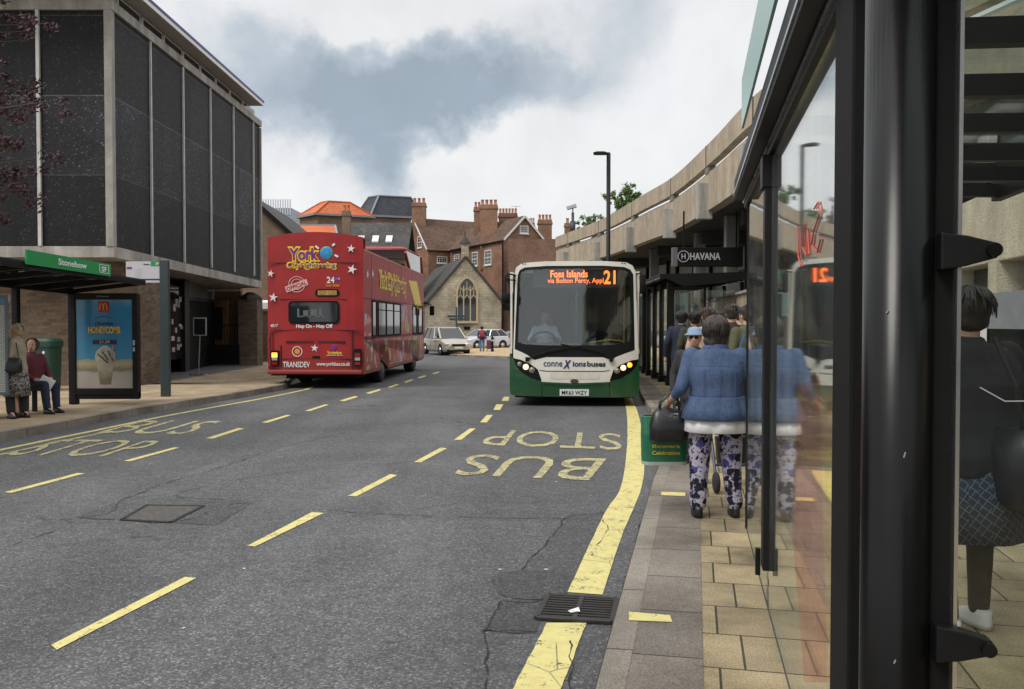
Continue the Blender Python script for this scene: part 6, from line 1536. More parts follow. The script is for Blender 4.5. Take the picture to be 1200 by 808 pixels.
b = MB(); b.lathe([(.11, 0), (.11, .1), (.08, .14), (.08, .8), (.10, .84), (.10, .9), (.05, .98), (.01, 1.0)], (0, 0, 0), 14); b.build('shaft', BLKM, bo, smooth=True)
b = MB(); b.lathe([(.083, .68), (.085, .70), (.085, .76), (.083, .78)], (0, 0, 0), 14); b.build('reflective_band', M('band_pale', (.5, .45, .3)), bo)

# ================================================================== PLANTS
def leafmat(name, c, c2, tr=.3):
    t = NT(name); oi = t.node('ShaderNodeNewGeometry')
    col = t.ramp(t.noise(3.0, 3), [(.35, c), (.65, c2)]); col = t.mix(t.math('MULTIPLY', oi.outputs['Random Per Island'], .6), col, tuple(x * 1.8 for x in c2))
    t.fin(col, .55); MATS[name] = t.m; return t.m
def leaves(b, cen, rad, n, size, rng, squash=1.0, clump=8):
    cs = []
    for _ in range(max(3, n // 60)):
        d = Vector((rng.gauss(0, 1), rng.gauss(0, 1), rng.gauss(0, 1))).normalized() * (rng.random() ** .4)
        cs.append((Vector(cen) + Vector((d.x * rad, d.y * rad, d.z * rad * squash)), rad * rng.uniform(.12, .3)))
    for i in range(n):
        c, r = cs[i % len(cs)]
        p = c + Vector((rng.gauss(0, 1), rng.gauss(0, 1), rng.gauss(0, .8))) * r * .6
        a = Vector((rng.gauss(0, 1), rng.gauss(0, 1), rng.gauss(0, 1))).normalized(); s = size * rng.uniform(.6, 1.3)
        t = a.orthogonal().normalized(); u_ = a.cross(t)
        b.f([p - t * s, p + u_ * s * .45 + a * s * .1, p + t * s, p - u_ * s * .45])
    return cs
rng = random.Random(5)
TP = Vector((-8.4, 8.4, .12))
tr = empty('copper_tree', TP, label='dark purple leaved tree whose branches reach in front of the flint panels', cat='tree')
b = MB(); b.tube([(0, 0, 0), (.05, 0, 1.5), (-.05, .1, 3.0), (0, .1, 4.6), (.1, 0, 6.5)], [.16, .13, .11, .08, .03], 10); tk = b.build('trunk', M('purple_bark', (.07, .05, .045), .9, bump=.5, bs=20), tr, smooth=True)
PLF = leafmat('copper_leaves', (.028, .010, .012), (.060, .017, .021))
b = MB(); ends = []
for k in range(46):
    if k < 30: tg = at(58 - 190 * rng.random() ** 1.3, rng.uniform(-60, 232), rng.uniform(9.6, 11.4)) - TP
    else: a = rng.uniform(0, 6.3); tg = Vector((math.cos(a) * 1.9, math.sin(a) * 1.9, rng.uniform(3.4, 6.6)))
    p0 = Vector((0, .05, min(6.0, max(2.4, tg.z - 1.2)))); m1 = p0.lerp(tg, .45) + Vector((0, 0, .15))
    b.tube([p0, m1, tg], [.035, .02, .006], 6); ends += [tg, m1.lerp(tg, .5)]
    for _ in range(3):
        e = m1.lerp(tg, rng.uniform(.3, 1)); e2 = e + Vector((rng.uniform(-.35, .25), rng.uniform(-.4, .4), rng.uniform(-.35, .35))); b.tube([e, e2], [.010, .004], 5); ends.append(e2)
b.build('limbs', MATS['purple_bark'], tk)
b = MB()
for e in ends: leaves(b, e, .30, 110, .030, rng, .9)
b.build('crown', PLF, tr)
GLF = leafmat('fresh_green_leaves', (.035, .075, .018), (.09, .16, .035))
for i, (x, y, z, r, n, lab) in enumerate(((5.9, 43, 7.75, 1.1, 3400, 'leafy green shrub growing tallest above the concrete parapet'), (4.5, 46.5, 6.95, .95, 1800, 'smaller green shrub trailing over the parapet beside the camera pole'))):
    sh = empty('shrub', (x, y, z - .9), label=lab, cat='shrub', group='shrubs above the parapet')
    b = MB()
    for k in range(7): a = k * .9; b.tube([(0, 0, 0), (.2 * math.cos(a), .2 * math.sin(a), .6), (.5 * math.cos(a) * r, .5 * math.sin(a) * r, 1.2 * r)], [.03, .02, .008], 5)
    b.build('stem', MATS['purple_bark'], sh)
    b = MB()
    for k in range(6): leaves(b, (rng.uniform(-.9, .9) * r, rng.uniform(-.5, .5), .55 + rng.uniform(0, .75) * r), .55 * r, n // 6, .07, rng, .7)
    b.build('foliage', GLF, sh)
# planting strip visible reflected in the pane
pb = empty('parapet_planting', (0, 0, 6.1), label='line of leafy green planting growing along the top of the near parapet', cat='plants')
b = MB()
for k in range(34):
    pp_, dd_ = cv_at(4 + k * .42); leaves(b, (pp_.x + .45 + rng.uniform(-.1, .2), pp_.y, .42 + rng.uniform(-.1, .2)), .35, 90, .06, rng, .6)
b.build('foliage', GLF, pb)
# ================================================================== PEOPLE
SKIN = M('skin', (.52, .31, .22), .5, var=.08, vs=12); SKIN2 = M('weathered_skin', (.45, .26, .18), .5, var=.12, vs=20)
def vec(*a): return Vector(a)
def fig(name, loc, rz, H=1.7, stout=1.0, sit=False, arms=None, legs=None, top=None, sleeve=1.0, hem=.86, bottom=('trousers', None), hair=None, hairstyle='short', skin=SKIN, shoes=None, turn=0.0, hunch=0.0, voxel=.010, look=True, collar=True, flare=1.0, shirt=None, **k):
    s = H / 1.7
    root = empty('person', loc, rz, **k); root['category'] = 'person'
    S4 = Matrix.Scale(s, 4)
    dz = -.42 if sit else 0.0          # seated: pelvis drops
    hipz = .90 + dz
    W = stout
    if arms is None: arms = {-1: (vec(-.27, -.02, 1.14), vec(-.27, .07, .90)), 1: (vec(.27, -.02, 1.14), vec(.27, .07, .90))}
    arms = {kk: (a + vec(0, 0, dz), b_ + vec(0, 0, dz)) for kk, (a, b_) in arms.items()}
    if legs is None:
        if sit: legs = {-1: (vec(-.11, .44, .50), vec(-.10, .48, .09)), 1: (vec(.11, .44, .50), vec(.12, .52, .09))}
        else: legs = {-1: (vec(-.10, .02, .48), vec(-.10, -.02, .09)), 1: (vec(.10, .02, .48), vec(.10, -.02, .09))}
    hips = {-1: vec(-.095 * W, 0, hipz), 1: vec(.095 * W, 0, hipz)}
    sh = {-1: vec(-.175 * (1 + (W - 1) * .6), hunch * .5, 1.385 + dz), 1: vec(.175 * (1 + (W - 1) * .6), hunch * .5, 1.385 + dz)}
    def torso(b, g, z0, z1=1.46, f=1.0):
        """g: outward growth; f flares the hem"""
        base = [(.80, .155 * W, .125 * W), (.90, .172 * W, .132 * W), (1.02, .155 * W, .118 * W), (1.12, .152 * W, .115 * W), (1.24, .168 * W, .122 * W), (1.34, .178 * W * .98, .115), (1.40, .160 * W ** .5, .095), (1.44, .10, .075), (1.475, .062, .062)]
        R_ = [(0, hunch * max(0, (z - 1.0)) * 1.0, z + dz, rx + g * (f if z < 1.0 else 1), ry + g * (f if z < 1.0 else 1)) for z, rx, ry in base if z0 - .06 <= z <= z1]
        b.loft(R_, 20, sq=2.3)
    hc = vec(0, .015 + hunch * .75, 1.585 + dz); Rt = Matrix.Translation(hc) @ Matrix.Rotation(turn, 4, 'Z')
    # ---- body: one continuous skin
    b = MB(); torso(b, 0, .8); b.cap(vec(0, hunch * .5, 1.42 + dz), hc - vec(0, .02, .07), .056, .054)
    b.ell((0, 0, .02), (.078, .094, .104), 16, T=Rt); b.ell((0, .022, -.045), (.056, .070, .066), 14, T=Rt)
    b.cap(Rt @ vec(0, .092, .022), Rt @ vec(0, .108, -.016), .011, .014, 8); b.cap(Rt @ vec(-.012, .098, -.02), Rt @ vec(.012, .098, -.02), .011, .011, 8)
    for e in (-1, 1): b.ell((e * .079, -.005, .0), (.012, .02, .031), 8, T=Rt)
    b.cap(Rt @ vec(-.02, .083, -.052), Rt @ vec(.02, .083, -.052), .010, .010, 8)
    for e in (-1, 1):
        el, wr = arms[e]
        b.cap(sh[e], el, .052, .042); b.cap(el, wr, .040, .027)
        d = (wr - el).normalized(); side_ = vec(1, 0, 0) if abs(d.x) < .8 else vec(0, 1, 0); n_ = d.cross(side_).normalized(); side_ = n_.cross(d).normalized()
        pc = wr + d * .045; b.cap(wr, wr + d * .075, .026, .034)
        for i, fl_ in enumerate((.062, .074, .070, .055)):
            r0 = wr + d * .09 + n_ * (-.027 + i * .018); m1 = r0 + d * fl_ * .5 + side_ * (-e) * .012; m2 = m1 + d * fl_ * .35 + side_ * (-e) * .03
            b.cap(r0, m1, .0095, .009, 6); b.cap(m1, m2, .009, .008, 6)
        t0 = wr + d * .03 - n_ * -.0 + n_ * (-.028); b.cap(t0, t0 + d * .035 - n_ * .022, .012, .010, 6); b.cap(t0 + d * .035 - n_ * .022, t0 + d * .065 - n_ * .024 - side_ * e * .01, .010, .009, 6)
        kn, an = legs[e]
        b.cap(hips[e], kn, .078 * W, .052); b.cap(kn, an, .050, .034); b.cap(an, an + vec(0, .12, -.05), .035, .03)
    b.xf(S4); body = remesh(b, voxel, skin, 'body', root, 2)
    # face details
    if look:
        dk_ = M('eye_dark', (.02, .015, .012), .2); lip = M('lips', (.34, .10, .09), .5); wh = M('eye_white', (.6, .58, .55), .3)
        b = MB()
        for e in (-1, 1): b.ell((e * .030, .084, .020), (.013, .010, .007), 8, T=Rt)
        b.xf(S4); ey = b.build('eyes', wh, root, smooth=True)
        b = MB()
        for e in (-1, 1): b.ell((e * .030, .091, .020), (.006, .005, .006), 8, T=Rt)
        b.xf(S4); b.build('irises', dk_, ey, smooth=True)
        b = MB(); b.tube([Rt @ vec(-.024, .089, -.050), Rt @ vec(0, .096, -.053), Rt @ vec(.024, .089, -.050)], [.002, .005, .002], 6); b.xf(S4); b.build('mouth', lip, root, smooth=True)
        b = MB()
        for e in (-1, 1): b.tube([Rt @ vec(e * .016, .096, .040), Rt @ vec(e * .045, .080, .040)], [.003, .002], 6)
        b.xf(S4); b.build('eyebrows', hair or dk_, root)
    # hair
    if hair:
        b = MB(); b.ell((0, -.018, .036), (.090, .100, .095), 18, T=Rt)
        if hairstyle == 'bob': b.ell((0, -.04, -.01), (.112, .086, .108), 16, T=Rt); b.ell((-.03, -.05, -.08), (.085, .058, .062), 14, T=Rt); b.ell((.045, -.045, -.07), (.06, .058, .06), 12, T=Rt); b.ell((-.05, -.02, .05), (.06, .07, .06), 10, T=Rt)
        if hairstyle == 'full': b.ell((0, -.025, .03), (.105, .100, .10), 16, T=Rt); b.ell((0, -.05, -.035), (.085, .06, .06), 12, T=Rt)
        if hairstyle == 'tied': b.ell((0, -.11, .0), (.035, .045, .06), 10, T=Rt)
        if hairstyle == 'short': b.ell((0, -.045, -.005), (.082, .062, .075), 14, T=Rt)
        hb = MB(); 
        # hollow the front so the face shows: drop vertices in front of the hairline
        me_ = bmesh.ops.recalc_face_normals(b.b, faces=b.b.faces)
        inv = Rt.inverted()
        for v in b.b.verts:
            p = inv @ v.co
            if p.y > .045 and p.z < .06: p.y = .045; v.co = Rt @ p
        b.xf(S4); hh = remesh(b, .008 if voxel < .009 else .011, hair, 'hair', root, 1, disp=.013 if voxel < .009 else .007)
        if hairstyle in ('bob', 'full', 'short'):
            rg = random.Random(int(H * 1000) + int(W * 100)); b = MB(); nst = 260 if voxel < .009 else 70
            Lh = {'bob': 1.0, 'full': .8, 'short': .55}[hairstyle]
            for _ in range(nst):
                a = rg.uniform(math.pi * .98, math.pi * 2.02); t0 = rg.uniform(.15, 1.1); pts = []
                for st_ in range(4):
                    th = t0 + st_ * .34 * Lh; rr = 1.04 + .05 * rg.random() + (.06 if st_ == 3 else 0)
                    pts.append(Rt @ vec(.105 * rr * math.sin(th) * math.cos(a), -.028 + .110 * rr * math.sin(th) * math.sin(a), .03 + .108 * rr * math.cos(th) - (.02 if th > 1.6 else 0) * Lh)); a += rg.uniform(-.06, .06)
                b.tube(pts, [.004, .006, .005, .0015], 5)
            b.xf(S4); b.build('hair_strands', hair, hh, smooth=True)
    # clothes
    def cl(b, m, nm, d=.004, par=root): b.xf(S4); return remesh(b, .013 if voxel <= .010 else .016, m, nm, par, 2, disp=d)
    if top:
        b = MB(); torso(b, .020, hem, 1.445, flare)
        for e in (-1, 1):
            el, wr = arms[e]; b.cap(sh[e] + vec(0, 0, -.004), el, .071 * W ** .15, .058)
            if sleeve > .5: b.cap(el, el.lerp(wr, min(1, (sleeve - .5) * 2) * .93), .058, .042)
        if collar: b.tube([vec(0, hunch * .55, 1.42 + dz), vec(0, hunch * .62 - .005, 1.478 + dz)], [.082, .074], 14)
        cl(b, top, 'top_garment')
    if shirt:
        b = MB(); torso(b, .026, hem - .07, 1.0, flare * 1.05); cl(b, shirt, 'shirt_hem', .004)
    kind, bm_ = bottom[0], bottom[1]
    if kind == 'trousers':
        b = MB(); torso(b, .008, .80, 1.03)
        for e in (-1, 1):
            kn, an = legs[e]; b.cap(hips[e], kn, .092 * W, .072 * W ** .8); b.cap(kn, an + (kn - an).normalized() * .02, .071 * W ** .8, .060 * W ** .6)
        cl(b, bm_, 'trousers', .006)
    elif kind == 'skirt':
        b = MB(); z1 = bottom[2]; nseg = 36; rings = []
        for z, g in ((.95, -.012), (.88, .012), (.75, .045), (z1, .075)):
            r = []
            for i in range(nseg):
                a = 2 * math.pi * i / nseg; fz = 1 + (.05 * math.sin(a * 7) if z < .9 else 0); r.append(b.b.verts.new((.165 * W * math.cos(a) * fz + g * math.cos(a), .13 * W * math.sin(a) * fz + g * math.sin(a), z + dz)))
            rings.append(r)
        b._skin(rings, True); b.xf(S4); b.build('skirt', bm_, root, smooth=True)
        if len(bottom) > 3 and bottom[3]:
            b = MB()
            for e in (-1, 1): kn, an = legs[e]; b.cap(hips[e], kn, .09 * W, .070); b.cap(kn, an - (kn - an).normalized() * -.01, .068, .052)
            cl(b, bottom[3], 'leggings', .002)
    if shoes:
        for e in (-1, 1):
            kn, an = legs[e]; b = MB(); z0 = an.z - .085
            b.loft([(an.x, an.y + .045, z0 + .0, .044, .125), (an.x, an.y + .045, z0 + .03, .047, .128), (an.x, an.y + .02, z0 + .065, .042, .10), (an.x, an.y - .02, z0 + .095, .038, .055)], 16, sq=2.4); b.xf(S4); b.build('shoe', shoes, root, smooth=True)
    return root, S4, Rt
# fabrics
def fabric(name, c, var=.15, vs=10): return M(name, c, .85, var=var, vs=vs, bump=.25, bs=35, bd=.006)
DENIM = None
def m_denim():
    t = NT('blue_jacket_cloth'); c = t.ramp(t.noise(7, 6, .6), [(.3, (.036, .060, .125)), (.7, (.066, .105, .20))]); c = t.mix(t.ramp(t.noise(90, 2), [(.4, .0), (.7, .25)]), c, (.16, .22, .34))
    t.fin(c, .8, spec=.3); t.bump(t.noise(1, 6, .6, vec=t.mapping(t.tc.outputs['Object'], (22, 22, 7)), dist=1.0), .45, .014); return t.m
def m_floral():
    t = NT('floral_print'); o = t.tc.outputs['Object']
    w1 = t.node('ShaderNodeVectorMath', operation='ADD'); nn = t.node('ShaderNodeTexNoise'); nn.inputs['Scale'].default_value = 26; nn.inputs['Detail'].default_value = 4; t.l.new(o, nn.inputs['Vector'])
    s2 = t.node('ShaderNodeVectorMath', operation='SCALE'); t.l.new(nn.outputs['Color'], s2.inputs[0]); s2.inputs['Scale'].default_value = .09; t.l.new(o, w1.inputs[0]); t.l.new(s2.outputs[0], w1.inputs[1])
    v = t.node('ShaderNodeTexVoronoi'); v.inputs['Scale'].default_value = 16; t.l.new(w1.outputs[0], v.inputs['Vector'])
    sc = t.node('ShaderNodeSeparateColor'); t.l.new(v.outputs['Color'], sc.inputs[0])
    kind = t.ramp(sc.outputs[0], [(0, (.012, .012, .02)), (.48, (.012, .012, .02)), (.62, (.06, .055, .20)), (.80, (.33, .31, .38))], True)
    m_ = t.ramp(v.outputs['Distance'], [(.50, 1), (.58, 0)])
    c = t.mix(m_, (.36, .33, .41), kind); c = t.mix(t.ramp(t.noise(38, 3), [(.53, 0), (.58, .8)], True), c, (.02, .018, .04))
    t.fin(c, .85, spec=.2); t.bump(t.noise(8, 4), .5, .02); return t.m
def m_print(name, c1, c2, sc, th=.5):
    t = NT(name); c = t.ramp(t.noise(sc, 3, dist=1.5), [(th - .02, c1), (th + .02, c2)]); t.fin(c, .85); return t.m
HB1 = M('dark_greying_hair', (.045, .035, .03), .6, var=.4, vs=30, bump=.4, bs=80); HBL = M('dark_hair', (.018, .014, .012), .5, var=.4, vs=30); HBR = M('brown_hair', (.055, .034, .022), .6, var=.3, vs=30)
HGR = M('grey_blonde_hair', (.38, .29, .19), .6, var=.25, vs=30, bump=.4, bs=60); HRED = M('auburn_hair', (.10, .024, .010), .6, var=.3, vs=25); HGY = M('grey_hair', (.2, .19, .18), .6, var=.3, vs=30)
SHB = M('black_shoe', (.012, .012, .012), .4)
# ---- the woman in the blue jacket, seen from behind
DENIM = m_denim(); FLOR = m_floral()
fw, S4, Rt = fig('woman', (1.585, 6.62, PZ), R(-3), 1.545, 1.30, arms={-1: (vec(-.30, -.04, 1.11), vec(-.375, .12, .975)), 1: (vec(.33, -.02, 1.13), vec(.30, .16, .96))},
    legs={-1: (vec(-.135, .02, .48), vec(-.155, -.03, .09)), 1: (vec(.135, .02, .48), vec(.165, .0, .09))}, top=DENIM, sleeve=.78, hem=.98, bottom=('trousers', FLOR), hair=HB1, hairstyle='bob', skin=SKIN2, shoes=SHB, voxel=.008, hunch=.05, look=False, flare=1.3,
    label='woman seen from behind in a blue jacket and purple floral trousers carrying bags')
b = MB(); b.loft([(0, .01, .985, .242, .19), (0, .01, 1.0, .246, .194), (0, .01, 1.02, .246, .194), (0, .01, 1.035, .242, .19)], 36, sq=2.3); b.xf(S4); b.build('waistband', M('jacket_band', (.045, .08, .165), .8), fw, smooth=True)
b = MB()
for x in (-.13, 0, .13): b.tube([S4 @ vec(x, -.162 - .02 * (1 - abs(x) / .13) - .0, z) for z in (1.04, 1.15, 1.28)], .0025, 5)
b.tube([S4 @ vec(x, -.152 - .03 * (1 - (x / .2) ** 2), 1.30) for x in (-.2, -.1, 0, .1, .2)], .003, 5); b.build('seams', MATS['jacket_band'], fw)
b = MB(); b.loft([(0, .035, 1.425, .115, .088), (0, .03, 1.44, .118, .092), (0, .03, 1.482, .088, .078), (0, .03, 1.476, .078, .070)], 24); b.xf(S4); b.build('collar', DENIM, fw, smooth=True)
def drape(z0, z1, g0, g1, pl, m, nm, par, T, n=72, ph=0, W=1.3):
    b = MB(); rings = []
    for z, g, k in ((z1, g1 - .012, .0), (z1 + .004, g1, .8), (z1 + (z0 - z1) * .5, (g0 + g1) / 2, .9), (z0, g0, .25)):
        r = []
        for i in range(n):
            a = 2 * math.pi * i / n; w_ = 1 + pl * k * (math.sin(a * 9 + ph) + .6 * math.sin(a * 17 + 2 * ph) + .5 * math.sin(a * 5 + z * 9))
            ca, sa = math.cos(a), math.sin(a)
            r.append(b.b.verts.new(((.160 * W + g) * math.copysign(abs(ca) ** .87, ca) * w_, (.122 * W + g) * math.copysign(abs(sa) ** .87, sa) * w_, z)))
        rings.append(r)
    b._skin(rings, False); b.xf(T); return b.build(nm, m, par, smooth=True)
drape(1.03, .84, .030, .080, .03, DENIM, 'jacket_peplum', fw, S4)
drape(.90, .735, .035, .066, .03, M('white_blouse', (.68, .68, .70), .8, var=.06), 'blouse_hem', fw, S4, ph=1.3)
# bags in her left hand
hx, hy, hz = 1.585 - .315 * .909, 6.62 + .17, PZ + .89 * .909
bg_ = empty('handbag', (hx - .06, hy - .06, .0), label='black leather handbag hanging from the hand of the woman in blue', cat='handbag')
BLE = M('black_leather', (.012, .012, .013), .35, bump=.3, bs=12, bd=.01)
b = MB(); b.loft([(0, 0, .675, .125, .07), (0, 0, .69, .15, .09), (0, 0, .80, .152, .085), (0, 0, .90, .125, .05), (0, 0, .935, .10, .02)], 24, sq=3.2); b.build('bag_body', BLE, bg_, smooth=True)
for dy in (-.02, .02): b = MB(); b.tube([(-.075, dy, .90), (-.07, dy, .98), (.02, dy + .01, 1.06), (.085, dy, .98), (.08, dy, .90)], .008, 8); b.build('strap', BLE, bg_, smooth=True)
b = MB(); b.tube([(.0, 0, 0), (.03, -.0, 0)], .004); b.xf(Matrix.Translation((.03, -.062, .895))); b.build('clasp', CHR, bg_)
ca = empty('carrier_bag', (hx - .075, hy + .06, .0), label='green shopping bag with yellow lettering held behind the black handbag', cat='shopping bag')
GBAG = M('green_bag_print', (.012, .12, .06), .35, var=.15, vs=8, bump=.3, bs=8, bd=.02)
b = MB(); b.loft([(0, 0, .475, .165, .07), (0, 0, .50, .178, .085), (0, 0, .72, .183, .085), (0, 0, .86, .178, .06), (0, 0, .865, .170, .052), (0, 0, .74, .17, .07)], 28, sq=5); b.build('bag_body', GBAG, ca)
b = MB(); b.loft([(0, 0, .472, .160, .066), (0, 0, .476, .176, .083), (0, 0, .503, .181, .088)], 28, sq=5); b.build('pale_base', M('pale_bag_base', (.42, .44, .40), .5), ca)
for dy in (-.05, .05): b = MB(); b.tube([(-.06, dy, .85), (-.03, dy * .5, .95), (.06, 0, 1.02), (.08, dy * .5, .95), (.10, dy, .85)], .007, 6); b.build('strap', GBAG, ca)
BYL = M('bag_yellow', (.55, .42, .04), .5)
for i, (tx, z, w_, h_) in enumerate((('Summer', .665, .24, .035), ('flowers', .615, .22, .03), ('Celebration', .56, .22, .032))):
    text_map('bag_lettering', tx, BYL, ca, lambda u_, v_, ww, z=z, w_=w_, h_=h_: (-.11 + u_ * w_, -.090 + ww * .002, z + v_ * h_), bold=.02)
# ---- person in black inside the near shelter
WSHOE = M('white_trainer', (.62, .62, .60), .5, var=.08)
def m_check():
    t = NT('navy_check'); v = t.mapping(t.tc.outputs['UV'], (1, 1, 1), (0, 0, R(35)))
    c, f_ = t.brick((.018, .026, .045), (.022, .03, .05), (.11, .14, .18), .035, .035, .0022, vec=v, offset=0); t.fin(c, .85); return t.m
fp2, S4b, _ = fig('shelter_person', (2.20, 4.12, PZ), R(10), 1.66, 1.45, arms={-1: (vec(-.28, .02, 1.14), vec(-.2, .22, 1.05)), 1: (vec(.30, .0, 1.14), vec(.22, .22, 1.02))}, top=fabric('black_coat', (.010, .010, .012)), hem=.80, flare=1.6,
    bottom=('skirt', m_check(), .50, fabric('black_leggings', (.009, .009, .010))), hair=HBL, hairstyle='full', shoes=WSHOE, look=False, legs={-1: (vec(-.12, .02, .48), vec(-.13, -.05, .09)), 1: (vec(.10, .02, .48), vec(.13, .06, .09))},
    label='person in a black coat, navy check skirt and white trainers inside the near shelter')
bk = empty('shoulder_bag', (2.34, 3.93, PZ), R(10), label='black shoulder bag with a pale cord hanging at the shelter passenger\'s side', cat='bag')
b = MB(); b.loft([(0, -.02, .66, .10, .13), (0, -.02, .70, .13, .17), (0, -.02, .92, .14, .18), (0, -.02, 1.02, .10, .14)], 20, sq=3); b.build('bag_body', BLE, bk, smooth=True)
b = MB(); b.tube([(-.02, -.05, 1.0), (-.10, -.1, 1.22), (-.15, -.02, 1.44)], .012, 8); b.build('strap', BLE, bk)
b = MB(); b.tube([(-.30, -.12, 1.22), (-.2, -.15, 1.16), (-.08, -.16, 1.16), (.08, -.12, 1.24)], .003, 6); b.ell((.02, -.2, .74), (.014, .014, .014), 8); b.build('pale_cord', WHT, bk)
for x, y in ((-.13, -.05 + .02), (.13, .06 + .02)):
    b = MB(); b.lathe([(.022, -.004), (.022, .002), (.008, .004)], (0, 0, 0), 16, 'Y'); b.xf(Matrix.Translation((x, y - .085, .062))); b.build('shoe_badge', BLKM, fp2)
# ---- queue
G = 'people queueing along the pavement'
def queue(px, y, H, lab, top, hair, style='short', stout=1.0, bot=None, rz=0, **kw):
    X = (px - 600) / 1000 * y
    return fig('q', (X, y, PZ), rz, H, stout, top=top, hair=hair, hairstyle=style, bottom=('trousers', bot or fabric('dark_trousers', (.02, .022, .03))), shoes=SHB, voxel=.014, label=lab, group=G, **kw)
oldw, S4o, Rto = queue(814.5, 9.2, 1.44, 'short older woman in a pale blue sun hat and sunglasses facing the camera', fabric('charcoal_jacket', (.025, .025, .03)), HGR, 'short', 1.05, rz=R(160))
b = MB(); b.loft([(0, 0, .045, .135, .14), (0, 0, .05, .137, .142), (0, 0, .075, .095, .105), (0, -.005, .12, .088, .098), (0, -.005, .145, .06, .07)], 20, T=Rto); b.xf(S4o); b.build('sun_hat', M('pale_blue_cotton', (.20, .28, .40), .8), oldw, smooth=True)
b = MB(); [b.ell((e * .033, .098, .018), (.028, .008, .02), 10, T=Rto) for e in (-1, 1)]; b.xf(S4o); b.build('sunglasses', BLKP, oldw)
queue(798.5, 15.6, 1.72, 'queueing person with black hair in a dark navy coat, behind the shelter glass', fabric('navy_coat', (.012, .016, .035)), HBL, 'full', look=False)
queue(813.5, 14.2, 1.70, 'queueing person in a dark olive coat between the navy coat and the pink shirt', fabric('dark_olive_coat', (.03, .032, .018)), HBL, 'full', 1.15, look=False, rz=R(15))
queue(829, 12.6, 1.72, 'man with cropped brown hair in a dusty pink shirt queueing', fabric('dusty_pink_shirt', (.42, .28, .23)), HBR, 'short', 1.1, look=False)
queue(857, 12.2, 1.76, 'man with greying hair in a dark maroon jumper queueing', fabric('dark_maroon_jumper', (.035, .014, .016)), HB1, 'short', 1.1, look=False)
queue(846, 13.6, 1.70, 'dark haired person in a grey top between the pink shirt and the maroon jumper', fabric('grey_top', (.07, .07, .075)), HBL, 'full', look=False, rz=R(-10))
queue(866, 14.6, 1.76, 'tall brown haired person in a cream top behind the olive jacket', fabric('cream_top', (.34, .31, .26)), HBR, 'short', look=False)
cpn, S4c, Rtc = queue(875, 11.0, 1.72, 'person in an olive jacket and navy cap at the right of the queue', fabric('olive_jacket', (.07, .075, .035)), HBR, 'short', 1.1, look=False, rz=R(30))
b = MB(); b.ell((0, -.005, .065), (.092, .104, .07), 16, T=Rtc); b.loft([(0, .12, .045, .06, .06), (0, .12, .052, .06, .06)], 14, T=Rtc); b.xf(S4c); b.build('cap', M('navy_cap', (.015, .02, .06), .8), cpn, smooth=True)
bb_ = empty('tote_bag', (2.72, 10.0, PZ), label='bright blue tote bag hanging beside the olive jacket', cat='bag')
b = MB(); b.loft([(0, 0, .85, .10, .05), (0, 0, .88, .12, .07), (0, 0, 1.2, .12, .05)], 16, sq=4); b.build('bag_body', M('bright_blue_bag', (.01, .16, .55), .5), bb_)
b = MB(); b.tube([(-.06, 0, 1.18), (0, 0, 1.38), (.06, 0, 1.18)], .008); b.build('strap', M('bright_blue_bag'), bb_)
# wheeled walker just ahead of the woman
wk = empty('wheeled_walker', (2.05, 7.75, PZ), label='navy wheeled walking frame on the pavement just beyond the woman in blue', cat='walker')
NV = M('navy_tube', (.02, .03, .09), .35)
for x in (-.24, .24):
    b = MB(); b.tube([(x, -.22, .10), (x, .02, .55), (x, .05, .9), (x, -.12, .93)], .013, 8); b.tube([(x, .28, .10), (x, .04, .50)], .013, 8); b.build('side_frame', NV, wk)
    for y in (-.22, .28):
        b = MB(); b.lathe([(.03, -.018), (.085, -.018), (.095, -.008), (.095, .008), (.085, .018), (.03, .018)], (x, y, .095), 18, 'X'); b.build('wheel', RUB, wk, smooth=True)
b = MB(); b.bx(-.22, .22, -.08, .16, .50, .54); b.build('seat', BLKM, wk, bevel=.01)
b = MB(); b.tube([(-.24, -.14, .24), (.24, -.14, .24)], .012); b.tube([(-.24, .02, .56), (.24, .02, .56)], .012); b.build('cross_bar', NV, wk)
b = MB(); b.loft([(0, .08, .2, .16, .07), (0, .08, .46, .18, .09)], 16, sq=4); b.build('basket', BLE, wk)
# ---- driver
dr, _, _ = fig('driver', (0, 0, 0), 0, 1.74, 1.12, sit=True, arms={-1: (vec(-.30, .16, 1.16), vec(-.16, .42, 1.20)), 1: (vec(.30, .16, 1.16), vec(.16, .42, 1.20))}, top=fabric('pale_blue_shirt', (.52, .64, .85)), sleeve=.5, hem=.9,
    bottom=('trousers', fabric('driver_trousers', (.02, .02, .03))), hair=HGY, shoes=SHB, voxel=.012, label='bus driver in a pale blue short sleeved shirt at the wheel of the green bus')
M4 = Matrix.Translation(GB.location) @ Matrix.Rotation(GB.rotation_euler.z, 4, 'Z')
dr.location = M4 @ Vector((-.62, 1.48, .52)); dr.rotation_euler.z = R(180) + GB.rotation_euler.z
# ---- tour bus upper deck passengers
for i, (x, y, hr, tp, lb_) in enumerate(((.70, 7.05, HGR, (.45, .4, .35), 'fair haired passenger seen over the rail of the tour bus top deck'), (.72, 8.0, HBR, (.25, .05, .05), 'brown haired passenger at the very front of the tour bus top deck'))):
    a = -R(3.0); X = -4.86 + x * math.cos(a) - y * math.sin(a); Yw = 21 + x * math.sin(a) + y * math.cos(a)
    fig('passenger', (X, Yw, 2.32 + .0), a, 1.72, 1.0, sit=True, top=fabric('deck_top%d' % i, tp), hair=hr, bottom=('trousers', MATS['dark_trousers']), shoes=SHB, voxel=.016, look=False, label=lb_, group='passengers on the tour bus top deck')
